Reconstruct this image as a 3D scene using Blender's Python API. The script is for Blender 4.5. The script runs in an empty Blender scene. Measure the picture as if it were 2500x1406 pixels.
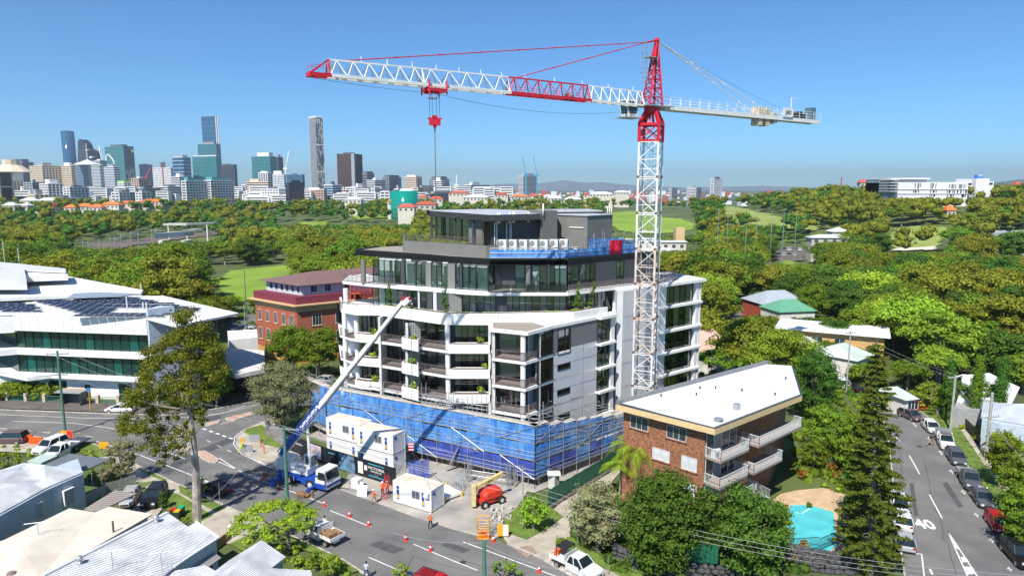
import bpy,bmesh,math,random
import numpy as np
from math import sin,cos,tan,radians as R,pi,sqrt,atan2,hypot
from mathutils import Vector,Matrix,geometry
random.seed(7)
rng = np.random.default_rng(11)
sc = bpy.context.scene
col = sc.collection

# ------------------------------------------------------------ camera
CAMH,FPX,PITCH = 36.0,1667.0,R(8.3)
cd = bpy.data.cameras.new("camera"); cam = bpy.data.objects.new("camera",cd); col.objects.link(cam)
cam.location = (0,0,CAMH); cam.rotation_euler = (pi/2 - PITCH,0,0)
cd.sensor_width = 36.0; cd.lens = 36.0*FPX/2500.0; cd.clip_start = 0.5; cd.clip_end = 60000
sc.camera = cam

# ------------------------------------------------------------ sky, sun, exposure
SUN_EL = R(51); SUN_TO = R(66)            # elevation; ground heading in which the light travels (from +X)
w = bpy.data.worlds.new("World"); sc.world = w; w.use_nodes = True
nt = w.node_tree; nt.nodes.clear()
wo = nt.nodes.new("ShaderNodeOutputWorld"); bg = nt.nodes.new("ShaderNodeBackground"); sk = nt.nodes.new("ShaderNodeTexSky")
sk.sky_type = 'NISHITA'; sk.sun_disc = False; sk.sun_elevation = SUN_EL
ld = Vector((cos(SUN_TO)*cos(SUN_EL),sin(SUN_TO)*cos(SUN_EL),-sin(SUN_EL)))   # light travel direction
sk.sun_rotation = atan2(-ld.x,-ld.y)      # rotation 0 = sun towards +Y
sk.altitude = 2000; sk.air_density = 1.0; sk.dust_density = 0.1; sk.ozone_density = 5.0
bg.inputs[1].default_value = 0.104
tn = nt.nodes.new("ShaderNodeMix"); tn.data_type = 'RGBA'; tn.blend_type = 'MULTIPLY'; tn.inputs[0].default_value = 1.0
tn.inputs[7].default_value = (0.47,0.77,0.94,1)
nt.links.new(sk.outputs[0],tn.inputs[6]); nt.links.new(tn.outputs[2],bg.inputs[0]); nt.links.new(bg.outputs[0],wo.inputs[0])
sd = bpy.data.lights.new("sun",'SUN'); sd.energy = 4.5; sd.angle = R(0.53); sd.color = (1.0,0.95,0.87)
so = bpy.data.objects.new("sun",sd); col.objects.link(so); so.rotation_euler = ld.to_track_quat('-Z','Y').to_euler()
so.location = (0,0,200)
sc.view_settings.view_transform = 'Standard'; sc.view_settings.look = 'None'
sc.view_settings.exposure = 0.62; sc.view_settings.gamma = 1.0; sc.view_settings.use_curve_mapping = False
HAZE = 0.00009
sc.render.engine = 'CYCLES'
cy = sc.cycles
cy.use_denoising = True; cy.max_bounces = 6; cy.diffuse_bounces = 3; cy.glossy_bounces = 3; cy.transmission_bounces = 4
cy.transparent_max_bounces = 14; cy.volume_bounces = 0; cy.use_adaptive_sampling = True; cy.adaptive_threshold = 0.02
cy.caustics_reflective = False; cy.caustics_refractive = False

# ------------------------------------------------------------ terrain height and pixel rays
CT,ST = cos(PITCH),sin(PITCH)
def ray(px,py):
 u = (px-1250)/FPX; v = (py-703)/FPX
 return (u,CT - v*ST,-(ST + v*CT))
def G(px,py,z=0.0):
 r = ray(px,py); k = (CAMH-z)/(-r[2]); return Vector((r[0]*k,r[1]*k,z))
def D(px,py,Y):
 r = ray(px,py); k = Y/r[1]; return Vector((r[0]*k,Y,CAMH+r[2]*k))
def XY(px,Y,z=0.0):                     # point at forward distance Y, height z seen in picture column px
 return Vector(((px-1250)/FPX*(Y*CT+(CAMH-z)*ST),Y,z))
def PX(v):
 d = v[1]*CT-(v[2]-CAMH)*ST
 return (1250+FPX*v[0]/d,703-FPX*(v[1]*ST+(v[2]-CAMH)*CT)/d)
def sm(a,b,x):
 t = min(1,max(0,(x-a)/(b-a))); return t*t*(3-2*t)
def tz(x,y):
 if y < 130: return 0.0
 h = 23*sm(110,300,x)*sm(250,470,y)*(1-sm(650,1100,y))
 h += 10*sm(480,720,y)*(1-sm(1250,1490,y))*(1-sm(100,260,x))
 h += 1.2*sin(x*0.011+1)*sin(y*0.009)*sm(150,400,y)*(1-sm(900,1500,y))
 return h
def GT(px,py):
 r = ray(px,py); k = 60.0
 while k < 9000:
  z = CAMH + r[2]*k
  if z <= tz(r[0]*k,r[1]*k): break
  k *= 1.01
 return Vector((r[0]*k,r[1]*k,tz(r[0]*k,r[1]*k)))

# ------------------------------------------------------------ materials
MATS = {}
def mat(name,c,rough=0.7,metal=0.0,var=0.12,scale=3.0,spec=0.5,bump=0.0,emit=None,rnd=0.0,c2=None,stretch=None):
 if name in MATS: return MATS[name]
 m = bpy.data.materials.new(name); m.use_nodes = True; MATS[name] = m
 t = m.node_tree; b = t.nodes["Principled BSDF"]
 b.inputs["Roughness"].default_value = rough; b.inputs["Metallic"].default_value = metal
 b.inputs["Specular IOR Level"].default_value = spec
 m.diffuse_color = (*c,1)
 tc = t.nodes.new("ShaderNodeTexCoord"); n = t.nodes.new("ShaderNodeTexNoise")
 n.inputs["Scale"].default_value = scale; n.inputs["Detail"].default_value = 6
 src = tc.outputs["Object"]
 if stretch:
  mp = t.nodes.new("ShaderNodeMapping"); mp.inputs["Scale"].default_value = stretch
  t.links.new(src,mp.inputs[0]); src = mp.outputs[0]
 t.links.new(src,n.inputs["Vector"])
 mx = t.nodes.new("ShaderNodeMix"); mx.data_type = 'RGBA'
 cr = t.nodes.new("ShaderNodeMapRange"); cr.inputs[1].default_value = 0.35; cr.inputs[2].default_value = 0.65
 t.links.new(n.outputs[0],cr.inputs[0]); t.links.new(cr.outputs[0],mx.inputs[0])
 d = c2 if c2 else tuple(x*(1-var*1.6) for x in c)
 l = c if c2 else tuple(min(1,x*(1+var*0.5)) for x in c)
 mx.inputs[6].default_value = (*d,1); mx.inputs[7].default_value = (*l,1)
 out = mx.outputs[2]
 if rnd:
  oi = t.nodes.new("ShaderNodeObjectInfo"); hs = t.nodes.new("ShaderNodeHueSaturation")
  mr = t.nodes.new("ShaderNodeMapRange"); mr.inputs[3].default_value = 1-rnd; mr.inputs[4].default_value = 1+rnd
  t.links.new(oi.outputs["Random"],mr.inputs[0]); t.links.new(mr.outputs[0],hs.inputs["Value"])
  t.links.new(out,hs.inputs["Color"]); out = hs.outputs[0]
 t.links.new(out,b.inputs["Base Color"])
 if bump:
  bn = t.nodes.new("ShaderNodeBump"); bn.inputs["Strength"].default_value = bump; bn.inputs["Distance"].default_value = 0.05
  n2 = t.nodes.new("ShaderNodeTexNoise"); n2.inputs["Scale"].default_value = scale*6
  t.links.new(src,n2.inputs["Vector"]); t.links.new(n2.outputs[0],bn.inputs["Height"]); t.links.new(bn.outputs[0],b.inputs["Normal"])
 if emit:
  b.inputs["Emission Color"].default_value = (*emit[0],1); b.inputs["Emission Strength"].default_value = emit[1]
 return m
def ribmat(name,c,period=0.2,ang=0.0,depth=0.03,rough=0.45,var=0.06,metal=0.0):
 """sheet metal: pressed ribs as fine relief running along heading ang"""
 m = mat(name,c,rough,metal,var,0.6)
 if m.get("rib"): return m
 m["rib"] = 1
 t = m.node_tree; tc = t.nodes.new("ShaderNodeTexCoord"); mp = t.nodes.new("ShaderNodeMapping")
 mp.inputs["Rotation"].default_value = (0,0,-ang)
 wv = t.nodes.new("ShaderNodeTexWave"); wv.bands_direction = 'Y'; wv.inputs["Scale"].default_value = 0.314/period
 t.links.new(tc.outputs["Object"],mp.inputs[0]); t.links.new(mp.outputs[0],wv.inputs[0])
 bn = t.nodes.new("ShaderNodeBump"); bn.inputs["Strength"].default_value = 0.9; bn.inputs["Distance"].default_value = depth
 t.links.new(wv.outputs[1],bn.inputs["Height"]); t.links.new(bn.outputs[0],t.nodes["Principled BSDF"].inputs["Normal"])
 return m
def glassmat(name,tint,refl=0.12,rough=0.03):
 """thin pane: tinted see-through plus a mirror share that grows at grazing angles"""
 m = bpy.data.materials.new(name); m.use_nodes = True; MATS[name] = m
 t = m.node_tree; t.nodes.clear(); o = t.nodes.new("ShaderNodeOutputMaterial")
 tr = t.nodes.new("ShaderNodeBsdfTransparent"); tr.inputs[0].default_value = (*tint,1)
 gl = t.nodes.new("ShaderNodeBsdfGlossy"); gl.inputs["Roughness"].default_value = rough; gl.inputs[0].default_value = (0.9,0.97,1,1)
 lw = t.nodes.new("ShaderNodeLayerWeight"); lw.inputs[0].default_value = 0.35
 mr = t.nodes.new("ShaderNodeMapRange"); mr.inputs[3].default_value = refl; mr.inputs[4].default_value = 0.75
 mx = t.nodes.new("ShaderNodeMixShader")
 t.links.new(lw.outputs["Fresnel"],mr.inputs[0]); t.links.new(mr.outputs[0],mx.inputs[0])
 t.links.new(tr.outputs[0],mx.inputs[1]); t.links.new(gl.outputs[0],mx.inputs[2]); t.links.new(mx.outputs[0],o.inputs[0])
 return m
def leafmat(name,ca,cb,cc=None,hue=0.02,val=0.3,trans=0.32):
 m = bpy.data.materials.new(name); m.use_nodes = True; MATS[name] = m
 t = m.node_tree; t.nodes.clear(); o = t.nodes.new("ShaderNodeOutputMaterial")
 ge = t.nodes.new("ShaderNodeNewGeometry"); cr = t.nodes.new("ShaderNodeValToRGB")
 e = cr.color_ramp.elements; e[0].color = (*ca,1); e[1].color = (*cb,1)
 if cc: x = e.new(0.9); x.color = (*cc,1)
 oi = t.nodes.new("ShaderNodeObjectInfo"); hs = t.nodes.new("ShaderNodeHueSaturation")
 tc = t.nodes.new("ShaderNodeTexCoord"); nz = t.nodes.new("ShaderNodeTexNoise"); nz.inputs["Scale"].default_value = 0.35
 t.links.new(tc.outputs["Object"],nz.inputs["Vector"])
 m1 = t.nodes.new("ShaderNodeMapRange"); m1.inputs[3].default_value = 0.5-hue; m1.inputs[4].default_value = 0.5+hue
 m2 = t.nodes.new("ShaderNodeMapRange"); m2.inputs[3].default_value = 1-val; m2.inputs[4].default_value = 1+val
 md = t.nodes.new("ShaderNodeMath"); md.operation = 'MULTIPLY_ADD'; md.inputs[1].default_value = 7.13; md.inputs[2].default_value = 0.0
 fr = t.nodes.new("ShaderNodeMath"); fr.operation = 'FRACT'
 t.links.new(oi.outputs["Random"],m1.inputs[0]); t.links.new(oi.outputs["Random"],md.inputs[0])
 t.links.new(md.outputs[0],fr.inputs[0]); t.links.new(fr.outputs[0],m2.inputs[0])
 ad = t.nodes.new("ShaderNodeMath"); ad.operation = 'MULTIPLY_ADD'; ad.inputs[1].default_value = 0.55;
 sb = t.nodes.new("ShaderNodeMath"); sb.operation = 'MULTIPLY'; sb.inputs[1].default_value = 0.55
 t.links.new(ge.outputs["Random Per Island"],ad.inputs[0]); t.links.new(nz.outputs[0],sb.inputs[0]); t.links.new(sb.outputs[0],ad.inputs[2])
 t.links.new(ad.outputs[0],cr.inputs[0]); t.links.new(cr.outputs[0],hs.inputs["Color"])
 t.links.new(m1.outputs[0],hs.inputs["Hue"]); t.links.new(m2.outputs[0],hs.inputs["Value"])
 di = t.nodes.new("ShaderNodeBsdfDiffuse"); tl = t.nodes.new("ShaderNodeBsdfTranslucent"); mx = t.nodes.new("ShaderNodeMixShader")
 mx.inputs[0].default_value = trans
 t.links.new(hs.outputs[0],di.inputs[0]); t.links.new(hs.outputs[0],tl.inputs[0])
 t.links.new(di.outputs[0],mx.inputs[1]); t.links.new(tl.outputs[0],mx.inputs[2]); t.links.new(mx.outputs[0],o.inputs[0])
 return m

white = mat("white_render",(0.80,0.79,0.76),0.6,var=0.05,scale=0.8)
offwhite = mat("grey_white_concrete",(0.62,0.61,0.59),0.8,var=0.1,scale=1.2,bump=0.15)
ltgrey = mat("light_grey_panel",(0.56,0.58,0.60),0.65,var=0.05,scale=0.5)
midgrey = mat("mid_grey_paint",(0.16,0.165,0.17),0.6,var=0.06,scale=0.6)
olive = mat("olive_grey_paint",(0.19,0.19,0.175),0.7,var=0.07,scale=0.5)
dkgrey = mat("charcoal_paint",(0.055,0.062,0.07),0.6,var=0.08,scale=0.6)
black = mat("black_metal",(0.018,0.019,0.021),0.4,var=0.1)
frame_m = mat("dark_window_frame",(0.02,0.022,0.025),0.35,var=0.05)
mesh_m = mat("taupe_rail",(0.16,0.13,0.13),0.5,var=0.1)
galv = mat("galvanised_steel",(0.50,0.52,0.53),0.4,0.6,var=0.15,scale=6)
blue_net = mat("blue_shade_mesh",(0.13,0.40,0.85),0.8,c2=(0.035,0.20,0.62),scale=1.3,bump=0.4,stretch=(1,1,0.4))
navy_net = mat("navy_shade_mesh",(0.05,0.10,0.50),0.8,var=0.3,scale=1.1,bump=0.5)
for _n in (blue_net,navy_net): _n.node_tree.nodes["Principled BSDF"].inputs["Alpha"].default_value = 0.74
red = mat("crane_red",(0.60,0.012,0.03),0.4,var=0.1)
cwhite = mat("crane_white",(0.78,0.77,0.75),0.45,var=0.08,scale=2)
rustw = mat("rusty_white_paint",(0.72,0.67,0.62),0.5,c2=(0.62,0.45,0.34),scale=1.2)
rust = mat("rust",(0.25,0.10,0.05),0.9,var=0.3,scale=8)
soil = mat("planter_soil",(0.16,0.09,0.055),0.95,var=0.4,scale=5,bump=0.6)
gravel = mat("roof_gravel",(0.42,0.36,0.30),0.95,c2=(0.24,0.21,0.18),scale=9,bump=0.8)
inner = mat("interior_wall",(0.68,0.68,0.66),0.9,var=0.04)
carpet = mat("interior_floor",(0.22,0.19,0.17),0.9,var=0.2)
steelroof = ribmat("grey_sheet_roof",(0.48,0.50,0.52),0.4,R(40),0.04)
glass_t = glassmat("clear_window_glass",(0.70,0.80,0.80),0.12)
glass_d = glassmat("tinted_window_glass",(0.30,0.44,0.44),0.16)
glass_g = glassmat("green_window_glass",(0.12,0.32,0.27),0.10)
rail_g = glassmat("balustrade_glass",(0.50,0.50,0.50),0.06)
tyre_m = mat("tyre_rubber",(0.02,0.02,0.02),0.8)
concrete = mat("concrete",(0.44,0.41,0.36),0.85,var=0.15,scale=0.8,bump=0.2)
timber = mat("cream_timber",(0.72,0.52,0.27),0.6,var=0.08)
brickm = mat("brown_brick",(0.30,0.095,0.045),0.85,rnd=0.35,c2=(0.20,0.06,0.035),scale=2.5)
redbrick = mat("red_brick",(0.36,0.09,0.05),0.85,c2=(0.24,0.055,0.03),scale=3)
mortar = mat("mortar",(0.26,0.21,0.17),0.9)
wood_m = mat("sawn_timber",(0.30,0.18,0.09),0.8,var=0.3,scale=4)
orange = mat("orange_plastic",(0.80,0.11,0.01),0.45)
yellow_m = mat("safety_yellow",(0.75,0.33,0.02),0.5)
bark = mat("grey_bark",(0.30,0.26,0.22),0.9,c2=(0.16,0.12,0.10),scale=3,bump=0.5)
pale_bark = mat("pale_gum_bark",(0.50,0.45,0.40),0.85,c2=(0.24,0.19,0.16),scale=1.6,bump=0.3)
L_olive = leafmat("olive_gum_leaves",(0.069,0.103,0.011),(0.228,0.262,0.025),(0.331,0.338,0.041),0.015,0.25)
L_green = leafmat("green_leaves",(0.048,0.117,0.011),(0.166,0.290,0.025),(0.276,0.386,0.041),0.025,0.25)
L_dark = leafmat("dark_green_leaves",(0.025,0.069,0.011),(0.076,0.172,0.025),(0.138,0.262,0.041),0.015,0.25)
L_bright = leafmat("bright_green_leaves",(0.099,0.209,0.013),(0.275,0.440,0.033),(0.396,0.528,0.055),0.02,0.2,0.3)
L_grey = leafmat("grey_green_leaves",(0.115,0.127,0.063),(0.276,0.287,0.127),(0.437,0.425,0.207),0.015,0.2)
L_red = leafmat("red_orange_leaves",(0.30,0.03,0.01),(0.75,0.20,0.02),(0.45,0.30,0.05),0.02,0.25)

# ------------------------------------------------------------ scene tree helpers
OFF = {}
ROOT = {}
def tag(o,label=None,cat=None,group=None,kind=None):
 if label: o["label"] = label
 if cat: o["category"] = cat
 if group: o["group"] = group
 if kind: o["kind"] = kind
 return o
def E(name,loc,label,cat,group=None,rz=0.0,world=True):
 o = bpy.data.objects.new(name,None); col.objects.link(o)
 o.location = loc; o.rotation_euler = (0,0,rz); o.empty_display_size = 0.5
 OFF[o.name] = Vector(loc) if world else Vector((0,0,0))
 return tag(o,label,cat,group)
def link(name,me,parent=None,m=None):
 o = bpy.data.objects.new(name,me); col.objects.link(o)
 if m is not None and not me.materials: me.materials.append(m)
 if parent is not None:
  o.parent = parent; OFF[o.name] = OFF.get(parent.name,Vector((0,0,0)))
 return o
class MB:
 def __init__(s): s.v = []; s.f = []; s.mi = []; s.m = 0
 def add(s,vs,fs):
  b = len(s.v); s.v += [tuple(x) for x in vs]; s.f += [tuple(b+i for i in f) for f in fs]; s.mi += [s.m]*len(fs)
  return s
 def box(s,x0,x1,y0,y1,z0,z1):
  return s.add([(x0,y0,z0),(x1,y0,z0),(x1,y1,z0),(x0,y1,z0),(x0,y0,z1),(x1,y0,z1),(x1,y1,z1),(x0,y1,z1)],
                     [(3,2,1,0),(4,5,6,7),(0,1,5,4),(1,2,6,5),(2,3,7,6),(3,0,4,7)])
 def obox(s,c,d,L,W,z0,z1):       # oriented box: centre c, unit dir d, length, width
  d = Vector((d[0],d[1])).normalized(); n = Vector((-d.y,d.x)); c = Vector((c[0],c[1]))
  P = [c+d*a*L/2+n*b*W/2 for a,b in ((-1,-1),(1,-1),(1,1),(-1,1))]
  return s.prism(P,z0,z1)
 def wall(s,p,q,t,z0,z1,side=1):   # from p to q, thickness t to the left (side=1) or right
  p = Vector((p[0],p[1])); q = Vector((q[0],q[1])); d = (q-p).normalized(); n = Vector((-d.y,d.x))*t*side
  P = [p,q,q+n,p+n]
  return s.prism(P if side > 0 else P[::-1],z0,z1)
 def prism(s,P,z0,z1):
  n = len(P); P = [Vector((p[0],p[1])) for p in P]
  a = sum(P[i].x*P[(i+1)%n].y-P[(i+1)%n].x*P[i].y for i in range(n))
  if a < 0: P = P[::-1]
  b = len(s.v)
  s.v += [(p.x,p.y,z0) for p in P]+[(p.x,p.y,z1) for p in P]
  fs = [(i,(i+1)%n,n+(i+1)%n,n+i) for i in range(n)]
  if n == 4: fs += [(3,2,1,0),(4,5,6,7)]
  else:
   tr = geometry.tessellate_polygon([[Vector((p.x,p.y,0)) for p in P]])
   for t in tr:
    A = (P[t[1]]-P[t[0]]).cross(P[t[2]]-P[t[0]])
    if A < 0: t = (t[0],t[2],t[1])
    fs += [(t[2],t[1],t[0]),(t[0]+n,t[1]+n,t[2]+n)]
  s.f += [tuple(b+i for i in f) for f in fs]; s.mi += [s.m]*len(fs); return s
 def beam(s,p,q,w,h=None):           # square section bar
  p = Vector(p); q = Vector(q); h = h or w; d = (q-p)
  if d.length < 1e-5: return s
  d.normalize(); up = Vector((0,0,1)) if abs(d.z) < 0.95 else Vector((1,0,0))
  a = d.cross(up).normalized()*w/2; b = a.cross(d).normalized()*h/2
  vs = [p-a-b,p+a-b,p+a+b,p-a+b,q-a-b,q+a-b,q+a+b,q-a+b]
  return s.add(vs,[(0,1,2,3),(7,6,5,4),(0,4,5,1),(1,5,6,2),(2,6,7,3),(3,7,4,0)])
 def tube(s,p,q,r,n=6,r2=None,cap=True):
  p = Vector(p); q = Vector(q); d = q-p
  if d.length < 1e-5: return s
  r2 = r if r2 is None else r2
  d.normalize(); up = Vector((0,0,1)) if abs(d.z) < 0.95 else Vector((1,0,0))
  a = d.cross(up).normalized(); b = d.cross(a)
  vs = [p+(a*cos(2*pi*i/n)+b*sin(2*pi*i/n))*r for i in range(n)]+[q+(a*cos(2*pi*i/n)+b*sin(2*pi*i/n))*r2 for i in range(n)]
  fs = [(i,n+i,n+(i+1)%n,(i+1)%n) for i in range(n)]
  if cap: fs += [tuple(range(n)),tuple(range(2*n-1,n-1,-1))]
  return s.add(vs,fs)
 def path(s,pts,r,n=5):
  for a,b in zip(pts,pts[1:]): s.tube(a,b,r,n)
  return s
 def quad(s,a,b,c,d): return s.add([a,b,c,d],[(0,1,2,3)])
 def sphere(s,c,r,n=8,m=6,sz=1.0):
  vs = []; fs = []
  for j in range(m+1):
   th = pi*j/m
   for i in range(n): vs.append((c[0]+r*sin(th)*cos(2*pi*i/n),c[1]+r*sin(th)*sin(2*pi*i/n),c[2]+r*sz*cos(th)))
  for j in range(m):
   for i in range(n): fs.append((j*n+i,(j+1)*n+i,(j+1)*n+(i+1)%n,j*n+(i+1)%n))
  return s.add(vs,fs)
 def loft(s,secs):                      # list of equal-length rings
  n = len(secs[0]); vs = [p for r in secs for p in r]; fs = []
  for k in range(len(secs)-1):
   for i in range(n): fs.append((k*n+i,k*n+(i+1)%n,(k+1)*n+(i+1)%n,(k+1)*n+i))
  fs += [tuple(range(n-1,-1,-1)),tuple(range((len(secs)-1)*n,len(secs)*n))]
  return s.add(vs,fs)
 def mesh(s,name,off=None,smooth=False):
  me = bpy.data.meshes.new(name)
  v = s.v if off is None else [(a-off[0],b-off[1],c-off[2]) for a,b,c in s.v]
  me.from_pydata(v,[],s.f)
  if any(s.mi): me.polygons.foreach_set("material_index",s.mi)
  if smooth: me.polygons.foreach_set("use_smooth",[True]*len(me.polygons))
  me.update(); return me
 def build(s,name,m,parent=None,smooth=False,kind=None,label=None,fixn=False):
  off = OFF.get(parent.name) if parent is not None else None
  me = s.mesh(name,off,smooth)
  for x in (m if isinstance(m,(list,tuple)) else [m]): me.materials.append(x)
  if fixn:
   bm = bmesh.new(); bm.from_mesh(me); bmesh.ops.recalc_face_normals(bm,faces=bm.faces); bm.to_mesh(me); bm.free()
  o = link(name,me,parent)
  if kind: o["kind"] = kind
  if label: o["label"] = label
  return o
def copytree(o,parent=None,loc=None,rz=None,label=None,group=None,name=None):
 c = o.copy(); col.objects.link(c)
 if name: c.name = name
 OFF[c.name] = OFF.get(o.name,Vector((0,0,0)))
 if parent is not None: c.parent = parent
 if loc is not None: c.location = loc
 if rz is not None: c.rotation_euler = (0,0,rz)
 if label: c["label"] = label
 if group: c["group"] = group
 for ch in list(o.children): copytree(ch,c)
 return c
def sheet(name,P,z,m,kind="structure",parent=None,thick=0.0,label=None):
 """flat sheet from a polygon of points"""
 P = [Vector((p[0],p[1])) for p in P]
 mb = MB()
 if thick: mb.prism(P,z-thick,z)
 else:
  tr = geometry.tessellate_polygon([[Vector((p.x,p.y,0)) for p in P]])
  fs = []
  for t in tr:
   if (P[t[1]]-P[t[0]]).cross(P[t[2]]-P[t[0]]) < 0: t = (t[0],t[2],t[1])
   fs.append(t)
  mb.add([(p.x,p.y,z) for p in P],fs)
 o = mb.build(name,m,parent)
 if parent is None: o["kind"] = kind
 return o
def text(name,s,m,origin,xdir,ydir,size,parent=None,depth=0.01,bold=0.0):
 cu = bpy.data.curves.new(name,'FONT'); cu.body = s; cu.size = 1.0; cu.extrude = 0.01; cu.offset = bold; cu.align_x = 'CENTER'; cu.resolution_u = 3
 t = bpy.data.objects.new("tmp",cu); col.objects.link(t)
 me = bpy.data.meshes.new_from_object(t); col.objects.unlink(t); bpy.data.objects.remove(t)
 X = Vector(xdir).normalized(); Y = Vector(ydir).normalized(); N = X.cross(Y)
 off = OFF.get(parent.name,Vector((0,0,0))) if parent is not None else Vector((0,0,0))
 o0 = Vector(origin)-off
 sx,sy = size if isinstance(size,tuple) else (size,size)
 for v in me.vertices: v.co = o0+X*v.co.x*sx+Y*v.co.y*sy+N*(v.co.z*depth/0.01)
 me.materials.clear(); me.materials.append(m)
 return link(name,me,parent)
def V2(v): return Vector((v[0],v[1]))
def inset(P,d):
 """offset an open polyline to its left by d"""
 P = [V2(p) for p in P]; out = []
 for i,p in enumerate(P):
  ns = []
  if i > 0: e = (p-P[i-1]).normalized(); ns.append(Vector((-e.y,e.x)))
  if i < len(P)-1: e = (P[i+1]-p).normalized(); ns.append(Vector((-e.y,e.x)))
  n = sum(ns,Vector((0,0))); n.normalize(); n = n/max(0.5,n.dot(ns[0])); out.append(p+n*d)
 return out
def tt(px,z,p,q):
 """distance along p->q at which the line at height z crosses picture column px"""
 u = (px-1250)/FPX; p = V2(p); d = (V2(q)-p).normalized()
 return (u*(p.y*CT+(CAMH-z)*ST)-p.x)/(d.x-u*d.y*CT)
# ------------------------------------------------------------ ground, roads, markings
grass_m = mat("lawn_grass",(0.14,0.22,0.03),0.95,c2=(0.09,0.135,0.02),scale=0.9,bump=0.6)
fair_m = mat("fairway_grass",(0.22,0.33,0.03),0.95,c2=(0.15,0.25,0.02),scale=0.05)
fair2_m = mat("dry_fairway_grass",(0.27,0.32,0.08),0.95,c2=(0.20,0.27,0.05),scale=0.06)
asphalt = mat("asphalt",(0.185,0.178,0.17),0.9,c2=(0.125,0.122,0.12),scale=0.22,bump=0.25)
asph2 = mat("brown_asphalt_path",(0.145,0.125,0.11),0.95,c2=(0.10,0.085,0.075),scale=0.5,bump=0.2)
apron_m = mat("dusty_concrete_apron",(0.42,0.38,0.33),0.9,c2=(0.25,0.24,0.225),scale=0.28,bump=0.1)
path_m = mat("footpath_concrete",(0.47,0.43,0.35),0.9,c2=(0.33,0.29,0.23),scale=0.6,bump=0.1)
kerb_m = mat("kerb_concrete",(0.50,0.47,0.41),0.9,var=0.2,scale=2)
paint_m = mat("road_paint",(0.74,0.74,0.72),0.7,var=0.15,scale=3)
ypaint_m = mat("yellow_road_paint",(0.62,0.36,0.04),0.7,var=0.15,scale=3)
patch_m = mat("new_asphalt_patch",(0.085,0.085,0.088),0.9,var=0.15,scale=1)
earth_m = mat("bare_earth",(0.20,0.13,0.08),0.95,c2=(0.10,0.09,0.04),scale=0.5,bump=0.5)

def grid_mesh(xs,ys,zf):
 nx,ny = len(xs),len(ys)
 v = [(x,y,zf(x,y)) for y in ys for x in xs]
 f = [(j*nx+i,j*nx+i+1,(j+1)*nx+i+1,(j+1)*nx+i) for j in range(ny-1) for i in range(nx-1)]
 return v,f
base_m = mat("ground_mixed",(0.10,0.145,0.03),0.95,c2=(0.065,0.085,0.028),scale=0.03)
far_m = mat("far_suburb_ground",(0.085,0.13,0.06),0.95,c2=(0.055,0.085,0.05),scale=0.004)
xs = list(np.arange(-900,901,30)); ys = [-60]+list(np.arange(0,1501,30))
v,f = grid_mesh(xs,ys,lambda x,y: tz(x,y)-0.06)
g = MB().add(v,f).build("ground",base_m,smooth=True); g["kind"] = "structure"
mb = MB()
FW = 15000; x0,x1,y0,y1 = -900,900,-60,1500
for (a,b,c_,d) in ((-FW,FW,-400,y0),(-FW,x0,y0,y1),(x1,FW,y0,y1),(-FW,FW,y1,13500)):
 mb.quad((a,c_,-0.3),(b,c_,-0.3),(b,d,-0.3),(a,d,-0.3))
g = mb.build("far_ground",far_m); g["kind"] = "structure"

def drape(name,pix,m,dz=0.1,cell=3.0,kind="structure",world=None):
 P = [V2(GT(*p)) for p in pix] if world is None else [V2(p) for p in world]
 lo = Vector((min(p.x for p in P),min(p.y for p in P))); hi = Vector((max(p.x for p in P),max(p.y for p in P)))
 def ins(x,y):
  c = False; j = len(P)-1
  for i in range(len(P)):
   if (P[i].y > y) != (P[j].y > y) and x < (P[j].x-P[i].x)*(y-P[i].y)/(P[j].y-P[i].y)+P[i].x: c = not c
   j = i
  return c
 mb = MB(); nx = int((hi.x-lo.x)/cell)+1; ny = int((hi.y-lo.y)/cell)+1
 for j in range(ny):
  for i in range(nx):
   x,y = lo.x+i*cell,lo.y+j*cell
   if ins(x+cell/2,y+cell/2):
    mb.quad(*[(a,b,tz(a,b)+dz) for a,b in ((x,y),(x+cell,y),(x+cell,y+cell),(x,y+cell))])
 o = mb.build(name,m,smooth=True)
 bm = bmesh.new(); bm.from_mesh(o.data); bmesh.ops.remove_doubles(bm,verts=bm.verts,dist=0.01); bm.to_mesh(o.data); bm.free()
 o["kind"] = kind; return o

drape("park_lawn",[(528,690),(560,664),(620,656),(690,650),(715,655),(705,690),(690,735),(600,738),(545,728)],fair_m,0.3,2)
drape("fairway",[(1490,522),(1530,517),(1580,517),(1600,530),(1660,537),(1700,548),(1690,562),(1640,572),(1560,572),(1510,565),(1490,545)],fair_m,0.6,4)
drape("fairway",[(1755,508),(1775,503),(1790,508),(1850,522),(1890,530),(1960,545),(2010,552),(1990,566),(1900,566),(1840,558),(1790,548),(1750,530)],fair2_m,1.0,4)
drape("fairway",[(2165,585),(2190,563),(2230,558),(2290,558),(2320,562),(2300,590),(2280,612),(2200,612),(2175,606)],fair2_m,0.7,3)
drape("fairway",[(1895,646),(1930,640),(1945,648),(1925,662),(1900,660)],fair_m,0.8,3)
drape("path",[(1760,775),(1860,742),(1885,752),(1790,788)],asphalt,0.25,3)
drape("car_park",[(1875,612),(1940,604),(1975,618),(1965,640),(1900,645)],asph2,0.7,3)
drape("car_park",[(560,775),(640,770),(640,815),(560,815)],asphalt,0.2,2)
drape("railway_bed",[(185,618),(230,600),(330,586),(440,574),(540,566),(540,574),(450,584),(340,600),(240,618)],mat("dark_ballast",(.16,.125,.11),.95,var=.25,scale=.2),0.5,3)
drape("lawn_strip",[(730,545),(800,540),(800,552),(735,555)],fair_m,0.5,4)
drape("lawn_strip",[(860,528),(960,524),(965,532),(870,537)],fair_m,0.5,4)
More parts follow.
